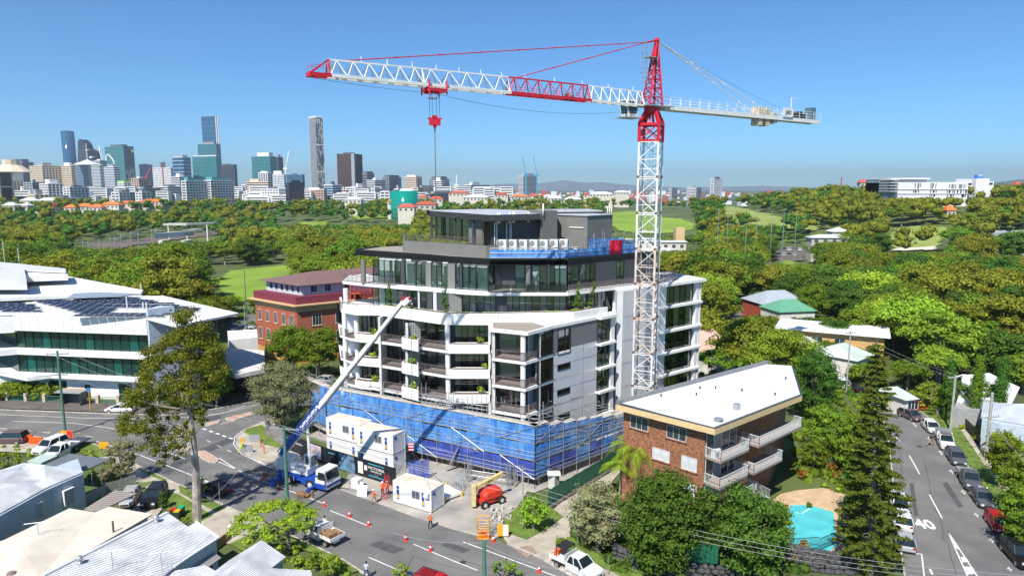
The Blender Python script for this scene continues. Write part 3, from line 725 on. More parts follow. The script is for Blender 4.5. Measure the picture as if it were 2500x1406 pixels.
facade(g7[2],(-3.2+2.0,93.6),z0,z1,22.3,[(0.0,1.5,"d"),(1.5,3.0,"w")],px=False)
facade((-1.4,93.4),(3.9,93.4),z0,z1,22.3,[(1214,1258,"w"),(1258,1281,"p"),(1281,1312,"w")])
facade((2.6,90.9),g7[4],z0,z1,22.3,[(1300,1317,"g"),(1317,1336,"d"),(1336,1341,"w"),(1341,1353,"d"),(1353,1366,"p"),(1366,1383,"p")])
facade(g7[4],g7[5],z0,z1,22.3,[(1386,1412,"d"),(1415,1440,"g"),(1440,1452,"d"),(1452,1496,"w"),(1496,1504,"w"),(1504,1513,"p"),(1513,1522,"p"),(1522,1556,"w")])
place_box("facade_wall",dkgrey,T,(17.0,98.4),(21,101.5),z0,z1,.2)
for x_,y_ in ((2.2,91.1),(-21.6,98.6)): MB().tube((x_,y_,22.3),(x_,y_,25.7),0.36,14).build("round_column",olive,T)
for (x0,y0,x1,y1) in ((-13,96.2,-11,100),(-7.4,93.3,-6,99),(5,91.4,5,98),(9.8,93.6,8,98),(-17,98.5,-15,103)): INN.wall((x0,y0),(x1,y1),0.15,22.3,25.7)
INN.wall((-20,104),(-6,98.2),0.15,22.3,25.7); INN.wall((-6,98.2),(15,99.5),0.15,22.3,25.7)
railing([(-25.1,101.0),(-20.1,97.7),(-16.5,95.9)],22.3)
railing([(7.5,89.75),(17.3,97.1),(22.0,99.9)],22.3,1.0,step=0.1)
railing([(22.0,99.9),(24.9,102.0)],22.3,1.5,step=0.1)
gb = MB()
place_box("glass_balustrade",rail_g,T,(-3.2,89.7),(-0.2,89.7),22.3,23.35); place_box("glass_balustrade",rail_g,T,(-0.1,89.7),(3.4,89.7),22.3,23.35); place_box("glass_balustrade",rail_g,T,(3.5,89.7),(7.2,89.7),22.3,23.35)
# main roof with black standing-seam fascia
E8 = [V2(p) for p in ((-24.3,105.8),(-12.4,98.0),(-9.0,95.2),(-4.6,92.6),(-3.0,91.7),(7.5,91.7),(18.6,99.8),(21.5,102.2))]
MB().prism(E8+[V2(p) for p in ((19,112),(-8,120),(-22,113))],ZR+0.05,ZR+0.7).build("main_roof",dkgrey,T)
sheet("roof_gravel",inset(E8,0.5)+[V2(p) for p in ((18.5,111.5),(-8,119.5),(-21.5,112.5))],ZR+0.72,gravel,parent=T)
fs = MB()
def fascia(P,z0,z1,mb,t=0.14,sp=0.32):
 P = [V2(p) for p in P]; I = inset(P,t)
 for i in range(len(P)-1):
  mb.prism([P[i],P[i+1],I[i+1],I[i]],z0,z1)
  L = (P[i+1]-P[i]).length; d = (P[i+1]-P[i])/L; n = Vector((d.y,-d.x))
  for j in range(int(L/sp)): mb.obox(P[i]+d*(j+0.5)*sp+n*0.02,d,0.035,0.05,z0+0.01,z1-0.01)
fascia(E8,ZR,ZR+0.92,fs); fascia([(-22,113),(-24.3,105.8)],ZR,ZR+0.92,fs)
fs.build("roof_fascia",black,T)
# penthouse
pp = [V2(p) for p in ((-17.0,106.0),(-16.4,103.2),(-3.6,94.2),(-1.2,95.4),(-0.6,99))]
fsw = MB()
for i in range(4):
 I = inset(pp,0.25); fsw.prism([pp[i],pp[i+1],I[i+1],I[i]],ZR+0.6,28.15)
fsw.build("terrace_parapet",olive,T)
railing([(-16.9,105.5),(-16.2,103.3),(-3.9,94.5)],28.1,1.05,step=0.12)
PR = [V2(p) for p in ((-14.6,117.5),(-13.2,111.0),(-3.1,93.9),(4.1,98.6))]
MB().prism([PR[0],PR[1],PR[2],PR[3],(6,112),(-4,124)],31.55,32.3).build("penthouse_roof",steelroof,T)
f2 = MB(); fascia(PR,31.5,32.38,f2); f2.build("roof_fascia",black,T)
pwm = MB(); pwd = MB()
# west glazed room under the roof, then dark service walls to the right
place_box("facade_wall",olive,T,(-6.3,101.2),(-4.2,97.8),28,31.5,.25)
PB = [V2(p) for p in ((-12.3,111),(-6.3,101.2))]
facade(PB[0],PB[1],28.1,31.5,30,[(0.3,2.0,"g"),(2.0,3.4,"d"),(3.4,5.0,"g"),(5.0,7,"d"),(7,9.2,"g"),(9.2,11.4,"g")],px=False)
for (x,y) in ((-12.9,109.9),(-12.2,109.4),(-8.6,103.9),(-5.6,98.9)): MB().obox((x,y),(1,-1.6),0.28,0.28,28,31.5).build("veranda_post",dkgrey,T)
pwd.prism([(-2.7,96.0),(4.3,100.2),(4.3,104),(-4.3,104)],ZR+0.6,31.5)
pwd.build("service_wall",dkgrey,T)
LT = [V2(p) for p in ((4.2,99.2),(6.7,101.4),(6,106),(2.5,106))]
MB().prism(LT,ZR+0.6,32.75).build("lift_tower",olive,T)
MB().prism([(6.3,104.2),(11.0,100.0),(15.4,105.0),(12,110),(7,110)],ZR+0.6,32.0).build("plant_room",olive,T)
MB().prism([(6.2,104.1),(11.0,99.8),(15.6,105.0),(12,110.2),(7,110.2)],32.0,32.08).build("plant_room_cap",steelroof,T)
MB().prism([(6.5,107),(14.5,109.5),(13,118),(4,116)],32.25,32.5).build("rear_roof",steelroof,T)
MB().prism([(6.5,106.9),(14.6,109.4),(14.6,109.6),(6.5,107.1)],31.5,32.3).build("roof_fascia",black,T)
dr = MB(); dr.obox((7.6,102.9),(4.7,-4.2),0.95,0.08,26.5,28.7); dr.build("door",black,T)
dw = MB(); dc = (9.6,101.0); dw.obox((9.5,101.2),(4.7,-4.2),2.6,0.05,30.2,30.35); dw.build("flashing_strip",white,T)
pi_ = MB()
for px,zb in ((1208,0),(1213,0),(1237,.1),(1245,.2),(1248,.2),(1283,.3)):
 b = XY(px,96.0+(px-1208)*0.045,28); t = (b.x,b.y-0.25)
 pi_.tube((b.x,b.y-0.2,26.8),(b.x,b.y-0.2,31.2),0.09,6); pi_.tube((b.x,b.y-0.2,31.2),(b.x+0.45,b.y-0.9,31.25),0.09,6); pi_.tube((b.x+0.45,b.y-0.9,31.2),(b.x+0.45,b.y-0.9,32.7),0.09,6)
pi_.tube((4.5,99.3,32),(4.5,99.3,33.8),0.12,6)
for x in (14.6,14.9,15.2): pi_.tube((x,104.9,32),(x,104.9,33.0),0.07,6)
pi_.build("vent_pipe",cwhite,T,smooth=True)
FR.build("window_frame",frame_m,T,kind="stuff"); INN.build("interior_wall",inner,T,kind="stuff"); BLIND_FILL.build("blind_and_fill_wall",white,T,kind="stuff")
rl.build("balustrade",mesh_m,T,kind="stuff")
# air conditioners on the roof (two tiers), blue edge protection
fan_m = mat("fan_grille",(0.28,0.28,0.27),0.6); acm = mat("aircon_white",(0.72,0.70,0.66),0.5,var=0.06); fin_m = mat("aircon_fins",(0.12,0.36,0.45),0.5)
rk = E("equipment_rack",(3,95,26.5),"galvanised rack carrying two tiers of air conditioners on the roof","rack")
rb = MB()
k = 0
for tier in (0,1):
 for i in range(7 if tier else 8):
  x = -1.2+i*1.42; y = 94.3+(0.0 if i < 5 else (i-4)*0.5); z = 26.75+tier*1.15
  a = E("air_conditioner",(x,y,z),"white roof air conditioner, %s from the left in the %s rack row" % (("first","second","third","fourth","fifth","sixth","seventh","eighth")[i],("lower","upper")[tier]),"air conditioner","air conditioners racked on the apartment roof",world=False)
  if k == 0:
   MB().box(-.55,.55,-.2,.2,0,.95).build("casing",acm,a)
   mb = MB().tube((-.15,-.205,.5),(-.15,-.23,.5),.33,16); mb.build("fan_grille",fan_m,a)
   MB().box(.551,.565,-.18,.18,.05,.9).build("fins",fin_m,a); mm = list(a.children)
  else:
   for c in mm: cc = c.copy(); col.objects.link(cc); cc.parent = a
  a.rotation_euler = (0,0,R(-30)); a.scale = (1.12,1.3,1.15); k += 1
for x in np.arange(-2,9.6,1.42):
 for y in (93.9,94.9): rb.beam((x,y,26.45),(x,y,29.1),0.06)
 rb.beam((x,93.9,27.85),(x,94.9,27.85),0.06)
for z in (26.7,27.85): rb.beam((-2,93.9,z),(9.3,93.9,z),0.06); rb.beam((-2,94.9,z),(9.3,94.9,z),0.06)
rb.build("rack_frame",galv,rk)
ep = E("edge_protection",(8,92,26.6),"blue mesh and pipe guardrail along the black roof edge","guardrail")
er = MB(); en = MB()
EP = inset([(-3.0,91.9),(7.5,91.9),(18.6,99.9)],0.35)
for a,b in zip(EP,EP[1:]):
 L = (b-a).length; n = int(L/2.2)
 for i in range(n+1):
  c = a+(b-a)*i/n; er.tube((c.x,c.y,26.4),(c.x,c.y,28.0),0.04,5)
 for z in (26.7,27.3,27.95): er.tube((a.x,a.y-.06,z),(b.x,b.y-.06,z),0.035,5)
 en.wall(a,b,0.03,26.5,27.75)
en.build("shade_mesh",blue_net,ep); er.build("guardrail_pipe",galv,ep)
rs = E("roof_scaffold",(14.5,98,26.6),"blue draped scaffold bay with a red tarp on the roof edge","scaffold")
er = MB(); en = MB()
def wavy(p,q,z0,z1,mb,n=14,amp=0.18,m=4,seed=0):
 """hanging cloth between p and q"""
 rr = random.Random(seed); p,q = V2(p),V2(q); d = (q-p).normalized(); nn = Vector((-d.y,d.x)); vs = []
 ph = [rr.uniform(0,6) for _ in range(6)]
 for j in range(m+1):
  for i in range(n+1):
   t = i/n; s = j/m; a = amp*(sin(t*n*0.9+ph[0])*0.6+sin(t*n*2.1+ph[1]+s*2)*0.4)*(0.5+s*0.5)
   c = p+(q-p)*t+nn*a; zz = z0+(z1-z0)*s-(0.12*amp*5*abs(sin(t*pi*n/5+ph[2])) if j == m else 0)
   vs.append((c.x,c.y,zz))
 fs_ = [(j*(n+1)+i,j*(n+1)+i+1,(j+1)*(n+1)+i+1,(j+1)*(n+1)+i) for j in range(m) for i in range(n)]
 mb.add(vs,fs_)
for i,(x,y) in enumerate(((11.4,95.6),(12.8,96.6),(14.4,97.8),(16.2,99.0),(17.8,100.2))):
 er.tube((x,y,26.4),(x,y,29.7+0.6*(i % 2)),0.04,5); er.tube((x-1.0,y+1.4,26.4),(x-1.0,y+1.4,29.6),0.04,5)
 for z in (27.4,28.4): er.tube((x,y,z),(x-1.0,y+1.4,z),0.035,5)
for z in (27.0,27.7,28.4): er.tube((11.4,95.6,z),(17.8,100.2,z),0.035,5)
er.tube((10,95,29.3),(12.2,96,26.6),0.05,5); er.tube((12.5,96,26.6),(14,97.2,29),0.05,5)
wavy((10.8,97.0),(17.0,101.6),26.6,28.9,en,30,0.25,4,2); wavy((14.6,97.9),(18.2,100.4),26.5,28.4,en,16,0.2,4,5)
en.build("shade_mesh",blue_net,rs); er.build("scaffold_pipe",galv,rs)
rt = MB(); wavy(V2(XY(1488,96.6,27)),V2(XY(1519,98.1,27)),26.65,28.75,rt,12,0.12,4,9); rt.build("red_tarp",mat("red_tarp",(0.75,0.01,0.05),0.6),rs)
wp = E("timber_pile",(8.8,95.2,26.6),"heap of timber offcuts behind the blue guardrail on the roof","timber")
mb = MB()
for i in range(16):
 a = random.uniform(0,pi); x,y = 8.8+random.uniform(-.8,.8),94.2+random.uniform(-.4,.4); z = 26.8+random.uniform(0,1.0); L = random.uniform(.3,.8)
 mb.beam((x-cos(a)*L/2,y-sin(a)*L/2,z),(x+cos(a)*L/2,y+sin(a)*L/2,z+random.uniform(-.2,.3)),0.12,0.08)
mb.build("offcuts",timber,wp)
# ------------------------------------------------------------ scaffolding round the foot of the block
SC = E("scaffolding",(2.7,78.5,0),"galvanised tube scaffolding hung with blue mesh around the foot of the block","scaffolding")
sp = MB(); dk = MB(); br = MB()
A0,C0,B0 = Vector((-26.6,94.4)),Vector((2.75,78.45)),Vector((15.6,89.7))
deck_m = mat("scaffold_plank",(0.55,0.50,0.44),0.8,var=0.2,scale=3)
def scaf(p,q,ztop,nb,side,seed,top_extra,nets=True,bot=1.35):
 rr = random.Random(seed); d = (q-p).normalized(); n = Vector((-d.y,d.x))*side; L = (q-p).length
 for i in range(nb+1):
  t = i/nb; c = p+(q-p)*t; zt = ztop(t)
  for w_,ex in ((0,0),(1.15,top_extra+rr.uniform(-.8,.8))):
   e = c+n*w_; sp.tube((e.x,e.y,0.05),(e.x,e.y,zt+ex+0.15),0.05,5)
  for z in np.arange(1.3,zt+1.4,1.05):
   e = c+n*1.15; sp.tube((c.x,c.y,z),(e.x,e.y,z),0.035,4)
 for w_ in (0,1.15):
  for zd in (1.25,3.5,5.7,7.85):
   for dz in (0,.5,1.0):
    z = zd+dz
    if z > ztop(0)+(1.2 if w_ else .15): continue
    a,b = p+n*w_,q+n*w_; f = 1 if z < 5 else .25+.75*ztop(1)/ztop(0)
    sp.tube((a.x,a.y,z),(b.x,b.y,z*f),0.034,5)
 for i in range(0,nb,3):
  a,b = p+(q-p)*(i/nb),p+(q-p)*(min(nb,i+2)/nb)
  br.tube((a.x-n.x*.08,a.y-n.y*.08,5.7),(b.x-n.x*.08,b.y-n.y*.08,3.4 if i % 2 else 7.9),0.03,5)
  br.tube((a.x-n.x*.08,a.y-n.y*.08,3.4),(b.x-n.x*.08,b.y-n.y*.08,1.2 if i % 2 == 0 else 5.6),0.03,5)
 for z in (1.2,3.45,5.65,7.85):
  if z < ztop(0)+.5:
   for j in range(nb):
    a,b = p+(q-p)*(j/nb),p+(q-p)*((j+1)/nb)
    z2 = z if z < ztop((j+1)/nb)+0.3 else ztop((j+1)/nb)
    dk.prism([a+n*0.12,b+n*0.12,b+n*1.05,a+n*1.05],z2-0.05,z2)
 if nets:
  for j in range(nb):
   a,b = p+(q-p)*(j/nb)+n*0.06,p+(q-p)*((j+1)/nb)+n*0.06
   for z0_,z1_,m in ((bot,3.35,navy_net if rr.random() < 0.85 else blue_net),(3.55,5.6,blue_net),(5.75,7.85,blue_net)):
    z1_ = min(z1_,ztop(j/nb+.5/nb))
    if z1_-z0_ < 0.4 or (m is navy_net and side > 0 and rr.random() < 0.05): continue
    mb = MB(); wavy(a,b,z0_,z1_+rr.uniform(-.15,.05),mb,8,0.07,4,rr.randint(0,999))
    mb.build("shade_mesh",m,SC,smooth=True)
scaf(A0,C0,lambda t: 7.9,14,1,3,1.5)
scaf(C0,B0,lambda t: 7.9-2.2*t,7,1,5,2.0)
ZL = Vector((-31.5,99.5))
scaf(ZL,A0,lambda t: 7.6,3,1,8,1.2,nets=False)
for i in range(6):
 a = ZL+Vector((-1.5,1.5))*i*0.9; sp.tube((a.x,a.y,0),(a.x,a.y,8.8-i*.4),0.045,5)
 for z in (2,4,6,7): sp.tube((a.x,a.y,z),(a.x+2.2,a.y+1.5,z),0.035,4)
mb = MB(); wavy((-27.8,95.4),(-26.6,94.6),4.6,8.0,mb,8,0.2,4,4); mb.build("shade_mesh",blue_net,SC)
mb = MB(); wavy((-29.2,97.0),(-26.8,94.8),2.0,6.6,mb,8,0.25,4,6); mb.build("shade_mesh",blue_net,SC)
# inner upper scaffold frames between the planter bands (px 1100-1200)
for x in np.arange(-12.5,1.5,0.62):
 t = (x+12.5)/14; y = 87.2-6.3*t
 sp.tube((x,y,6.8),(x,y,9.6+random.uniform(-.5,1.4)),0.035,4)
for z in (8.3,8.8,9.3): sp.tube((-12.5,87.0,z),(-2.6,82.8,z),0.035,4)
for z in (7.0,7.5,8.0): sp.tube((-26,95.2,z),(2.0,79.7,z),0.04,4)
# gantry truss over the gate and the prop clutter below
for k in range(14):
 a = V2(XY(1148+k*6.5,80.2-k*.12,1.2)); sp.tube((a.x,a.y,1.0),(a.x,a.y,1.6),0.04,4)
 if k: sp.tube((pa.x,pa.y,1.6),(a.x,a.y,1.6),0.05,4); sp.tube((pa.x,pa.y,1.0),(a.x,a.y,1.0),0.05,4)
 pa = a
for (px,Y,n_) in ((1145,80.5,10),(1245,78.5,16)):
 for i in range(n_):
  a = V2(XY(px+random.uniform(-10,14),Y+random.uniform(-.6,1.6),1)); b = a+Vector((random.uniform(-.5,.5),random.uniform(-.5,.5)))
  sp.tube((a.x,a.y,0),(a.x,a.y,random.uniform(1.5,3.2)),0.035,4); sp.tube((a.x,a.y,random.uniform(.2,1)),(b.x,b.y,random.uniform(1,2.8)),0.035,4)
sp.build("scaffold_tube",galv,SC,kind="stuff"); br.build("diagonal_brace",galv,SC,kind="stuff"); dk.build("plank_deck",deck_m,SC,kind="stuff")
# ground floor block behind the scaffold, its dark colour standing for the shaded interior
MB().prism([(-22,96.5),(-17,93.2),(-8,88.6),(-3.2,88),(-2.6,84.4),(1.2,82.8),(4.4,86),(12,93),(11,104),(-20,106)],0.02,1.62).build("basement_wall",mat("basement_shade_dark",(.13,.125,.12),.9),T)
sheet("site_ground",[(-30,96),(2.6,77.2),(17,89.6),(24,97),(10,108),(-26,108)],0.035,apron_m)

# ------------------------------------------------------------ tower crane
K = E("tower_crane",(18.4,90,0),"red and white tower crane towering over the apartment block","tower crane")
a_ = 2.5; d1 = Vector((-cos(R(25)),sin(R(25)))); d2 = Vector((sin(R(25)),cos(R(25))))
fr0 = V2(XY(1607,88.6,42)); cen = fr0+(d1+d2)*a_/2
legs = [fr0,fr0+d1*a_,fr0+(d1+d2)*a_,fr0+d2*a_]
def mast_section(z0,z1,name="mast_section",m=cwhite,r=0.115):
 mb = MB(); h = (z1-z0); tk = 0.055
 for p in legs: mb.beam((p.x,p.y,z0),(p.x,p.y,z1),r*2)
 for i in range(4):
  p,q = legs[i],legs[(i+1) % 4]
  for z in (z0+0.12,z0+h*0.5,z1-0.12): mb.beam((p.x,p.y,z),(q.x,q.y,z),tk*1.8)
  for (s0,s1) in ((0.03,0.5),(0.5,0.97)):
   A,B = (p,q) if s0 < 0.4 else (q,p)
   mb.beam((A.x,A.y,z1-h*s0),(B.x,B.y,z1-h*s1),tk*1.7)
  z = z0+h*0.25; mb.beam((p.x,p.y,z),(q.x,q.y,z),tk);
 o = mb.build(name,m,K)
 jb = MB()
 for p in legs: jb.beam((p.x,p.y,z0-0.02),(p.x,p.y,z0+0.28),r*2+0.06)
 jb.build("joint_sleeve",rust,o,kind="stuff")
 ld_ = MB(); c = cen+d2*0.5
 for s in (-.2,.2): ld_.beam((c.x+s,c.y,z0),(c.x+s*1.0,c.y,z1),0.05)
 for i in range(int(h/0.3)): ld_.beam((c.x-.2,c.y,z0+i*.3),(c.x+.2,c.y,z0+i*.3),0.03)
 for i in range(int(h/0.75)):
  z = z0+i*.75; ld_.path([(c.x-.35,c.y-.1,z),(c.x-.3,c.y-.6,z),(c.x+.3,c.y-.6,z),(c.x+.35,c.y-.1,z)],0.025,4)
 ld_.build("ladder",galv,o)
 return o
for i in range(9):
 mast_section(0.15+i*4.65,0.15+(i+1)*4.65,m=rustw if i in (3,4,5) else cwhite)
rd = MB(); zt0 = 42.05
for p in legs:
 rd.beam((p.x,p.y,zt0-0.1),(p.x,p.y,44.2),0.34)
 q = cen+(p-cen)*0.42; rd.beam((p.x,p.y,44.2),(q.x,q.y,46.0),0.36)
for i in range(4):
 p,q = legs[i],legs[(i+1) % 4]
 for z,w_ in ((42.1,.2),(44.1,.34)): rd.beam((p.x,p.y,z),(q.x,q.y,z),w_)
 rd.beam((p.x,p.y,42.1),(q.x,q.y,44.1),0.14); rd.beam((q.x,q.y,42.1),(p.x,p.y,44.1),0.14)
 pm = (p+q)/2; pq = cen+(pm-cen)*0.3; rd.beam((pm.x,pm.y,44.1),(pq.x,pq.y,46),0.25)
rd.tube((cen.x,cen.y,45.6),(cen.x,cen.y,46.4),1.0,16,1.0); rd.build("slewing_mount",red,K)
for p in legs: pass
jd = Vector((-0.823,-0.568)); jn = Vector((-jd.y,jd.x)); ZJ = 46.35
def J(s,t,z): c = cen+jd*s+jn*t; return (c.x,c.y,z)
def js(px,z=ZJ): return tt(px,z,cen,cen+jd)
th_ = MB(); ap = (*(cen-jd*0.55),54.6)
base_ = [J(1.15,-.75,46.5),J(1.15,.75,46.5),J(-1.15,.75,46.5),J(-1.15,-.75,46.5)]
for b in base_: th_.beam(b,(ap[0]+(b[0]-cen.x)*0.09,ap[1]+(b[1]-cen.y)*0.09,ap[2]),0.22)
for k in range(7):
 f0,f1 = k/7.3,(k+1)/7.3
 def at(b,f): return tuple(b[i]*(1-f)+(ap[i]+((b[i]-cen[i])*0.09 if i < 2 else 0))*f for i in range(3))
 for i in range(4):
  th_.beam(at(base_[i],f0),at(base_[(i+1) % 4],f1),0.10); th_.beam(at(base_[i],f1),at(base_[(i+1) % 4],f1),0.10)
th_.sphere(ap,0.36,10,6); th_.build("tower_head",red,K)
pf = MB(); pf.prism([V2(J(a,b,0)) for a,b in ((2.2,-1.3),(2.2,1.3),(-2.4,1.3),(-2.4,-1.3))],46.3,46.42)
for a,b in ((2.2,-1.3),(2.2,1.3),(-2.4,1.3),(-2.4,-1.3),(0,1.3),(0,-1.3)): pf.beam(J(a,b,46.4),J(a,b,47.5),0.05)
for z in (46.95,47.5):
 pf.beam(J(2.2,1.3,z),J(-2.4,1.3,z),0.04); pf.beam(J(2.2,-1.3,z),J(-2.4,-1.3,z),0.04)
pf.build("slewing_platform",galv,K)
# caged ladder and crow platform on the jib side of the head
lp = MB();
for t in (-.22,.22): lp.beam(J(1.5,t+.3,48.5),J(1.35,t+.3,54.0),0.05)
for i in range(22): lp.beam(J(1.45,.08,48.6+i*.25),J(1.45,.52,48.6+i*.25),0.03)
for i in range(9):
 z = 49.2+i*.6; lp.path([J(1.5,0,z),J(2.2,0,z),J(2.2,.6,z),J(1.5,.6,z)],0.022,4)
for t in (0,.6): lp.beam(J(2.2,t,49.2),J(2.2,t,54),0.03)
lp.prism([V2(J(a,b,0)) for a,b in ((1.4,-.5),(1.4,.8),(-.2,.8),(-.2,-.5))],52.3,52.36)
for a,b in ((1.4,-.5),(1.4,.8),(-.1,.8),(-.1,-.5)): lp.beam(J(a,b,52.3),J(a,b,53.5),0.04)
lp.build("caged_ladder",galv,K)
# jib
tip = js(803);
def jib(s0,s1,m,n,h0,h1,chord,name="jib_section"):
 mb = MB(); w0 = 0.62
 for t in (-w0,w0): mb.beam(J(s0,t,ZJ),J(s1,t,ZJ),chord,chord*1.25)
 mb.beam(J(s0,0,ZJ+h0),J(s1,0,ZJ+h1),0.15)
 L = s1-s0
 for i in range(n):
  a,b = s0+L*i/n,s0+L*(i+1)/n; c = (a+b)/2; hc = h0+(h1-h0)*((c-s0)/L)
  for t in (-w0,w0): mb.beam(J(a,t,ZJ),J(c,0,ZJ+hc),0.085); mb.beam(J(c,0,ZJ+hc),J(b,t,ZJ),0.085)
  mb.beam(J(a,-w0,ZJ),J(b,w0,ZJ),0.06); mb.beam(J(a,-w0,ZJ),J(a,w0,ZJ),0.07)
 for t in (-w0,w0): mb.beam(J(s0+.03,t,ZJ),J(s0+.03,0,ZJ+h0),0.1); mb.beam(J(s1-.03,t,ZJ),J(s1-.03,0,ZJ+h1),0.1)
 for zz in (0.55,0.8): mb.beam(J(s0,-0.4,ZJ+zz),J(s1,-0.4,ZJ+zz),0.03)
 mb.build(name,m,K)
s_a,s_b,s_c,s_d = 1.6,js(1435),js(1240),js(1030)
jib(s_a+0.3,s_b,cwhite,6,1.72,1.75,0.17); jib(s_b,s_c,red,7,1.75,1.72,0.24); jib(s_c,s_d,cwhite,5,1.72,1.62,0.24); jib(s_d,tip,cwhite,6,1.62,1.5,0.24)
tf = MB(); tl = js(757)
for t in (-.62,.62): tf.beam(J(tip,t,ZJ),J(tl,t,ZJ),0.28,0.3); tf.beam(J(tip,t*.2,ZJ+1.5),J(tl+.2,t,ZJ),0.1); tf.beam(J(tip,t*.2,ZJ+1.5),J(tip+.1,t,ZJ),0.12)
tf.beam(J(tl,-.62,ZJ),J(tl,.62,ZJ),0.4)
for t in (-.6,.6): tf.path([J(tip,t,ZJ+.85),J(tl,t,ZJ+.85),J(tl,t,ZJ)],0.025,4)
tf.build("jib_tip",red,K)
fw = MB()
for i in range(7): s = s_c+(tip-s_c)*(i+.3)/7.5; fw.beam(J(s,0,ZJ+1.6),J(s,0,ZJ+2.15),0.07)
for i in range(5): s = s_a+1+(s_c-s_a)*(i+.2)/5; fw.beam(J(s,0,ZJ+1.7),J(s,0,ZJ+2.25),0.07)
fw.build("line_post",cwhite,K,kind="stuff")
jw = MB(); s = js(1385)
jw.tube(J(s,-.3,ZJ+.35),J(s,.3,ZJ+.35),0.3,10); jw.tube(J(s-1.1,-.2,ZJ+.3),J(s-.5,-.2,ZJ+.3),0.2,8); jw.build("trolley_winch",mat("machine_grey",(0.2,0.2,0.2),0.5),K)
# ties
tb = MB(); tr_ = (*(cen+jd*1.1),54.2)
def tie(s,z,mb,r=0.055,n=6,st=tr_):
 e = J(s,0,z); mb.tube(st,e,r,6)
 S,Ev = Vector(st),Vector(e)
 for i in range(1,n): c = S+(Ev-S)*(i/n); u = (Ev-S).normalized()*0.22; mb.beam(c-u,c+u,0.17,0.13)
tie(js(850,ZJ+1.5),ZJ+1.62,tb,n=8); tie(js(1264,ZJ+1.7),ZJ+1.8,tb,n=4)
tb.beam(ap,tr_,0.22); tb.build("jib_tie",red,K)
ct = MB()
for t,px in ((-.55,1846),(.55,1870)):
 e = J(js(px),t,ZJ+.6); ct.tube(ap,e,0.06,6)
 S,Ev = Vector(ap),Vector(e)
 for i in range(1,4): c = S+(Ev-S)*(i/3.6); u = (Ev-S).normalized()*0.25; ct.beam(c-u,c+u,0.16)
def onl(px,t,f): S,Ev = Vector(ap),Vector(J(js(px),t,ZJ+.6)); return S+(Ev-S)*f
ct.beam(onl(1846,-.55,.36),onl(1870,.55,.36),0.07); ct.beam(onl(1846,-.55,.18),onl(1870,.55,.18),0.07)
ct.build("counter_jib_tie",cwhite,K)
cb_ = MB(); sE = js(1990); w0 = 0.75
for t in (-w0,w0): cb_.beam(J(-1.5,t,ZJ-.05),J(sE,t,ZJ-.05),0.24,0.5)
for i in range(14): s = -1.5+(sE+1.5)*i/14; s2 = -1.5+(sE+1.5)*(i+1)/14; cb_.beam(J(s,-w0,ZJ-.2),J(s2,w0,ZJ-.2),0.08); cb_.beam(J(s,-w0,ZJ-.2),J(s,w0,ZJ-.2),0.1)
cb_.prism([V2(J(a,b,0)) for a,b in ((-1.5,-w0),(-1.5,w0),(sE,w0),(sE,-w0))],ZJ+.21,ZJ+.26)
cb_.build("counter_jib",cwhite,K)
hr = MB(); n_ = 18
for t in (-w0-.15,w0+.15):
 for i in range(n_+1):
  s = -2.5+(sE+2.5)*i/n_; hr.beam(J(s,t,ZJ+.2),J(s,t,ZJ+1.35),0.045)
 for z in (.55,.95,1.35): hr.beam(J(-2.5,t,ZJ+z),J(sE,t,ZJ+z),0.035)
hr.build("handrail",cwhite,K,kind="stuff")
cwt = mat("beige_concrete",(0.55,0.48,0.36),0.8,var=0.15)
for i,px in enumerate((1848,1866,1884)):
 mb = MB(); s = js(px);
 mb.prism([V2(J(s-.42,-.7,0)),V2(J(s-.42,.7,0)),V2(J(s+.42,.7,0)),V2(J(s+.42,-.7,0))],ZJ-(1.25 if i < 2 else .8),ZJ+(1.35 if i < 2 else .7)); mb.build("counterweight",cwt,K)
sg = MB(); s0_,s1_ = js(1897),js(1921)
sgo = sg.prism([V2(J(s0_,w0+.25,0)),V2(J(s1_,w0+.25,0)),V2(J(s1_,w0+.3,0)),V2(J(s0_,w0+.3,0))],ZJ+.3,ZJ+1.5).build("name_board",white,K)
sm_ = (s0_+s1_)/2; xd3 = Vector((-jd.x,-jd.y,0))
text("lettering","JASO",black,J(sm_,w0+.33,ZJ+.65),xd3,(0,0,1),(0.62,0.75),sgo,0.005,0.02)
text("lettering","JASO",black,J(sm_,w0+.22,ZJ+.65),-xd3,(0,0,1),(0.62,0.75),sgo,0.005,0.02)
wn_ = MB(); s = js(1946); wn_.tube(J(s,-.6,ZJ+.8),J(s,.6,ZJ+.8),0.55,14); wn_.tube(J(s-1.1,-.4,ZJ+.6),J(s-1.1,.4,ZJ+.6),0.4,10); wn_.build("hoist_winch",black,K)
ec = MB(); s = js(1977); ec.prism([V2(J(s-.5,-.6,0)),V2(J(s-.5,.6,0)),V2(J(s+.6,.6,0)),V2(J(s+.6,-.6,0))],ZJ+.26,ZJ+2.1); ec.build("electrical_cabinet",mat("cabinet_blue_grey",(0.10,0.17,0.22),0.5),K)
ar = MB(); s = js(1925); ar.beam(J(s,.3,ZJ),J(s,.3,ZJ+3.2),0.1); ar.beam(J(s,.3,ZJ+3.2),J(s-2.2,.3,ZJ+3.2),0.1); ar.build("davit_arm",cwhite,K)
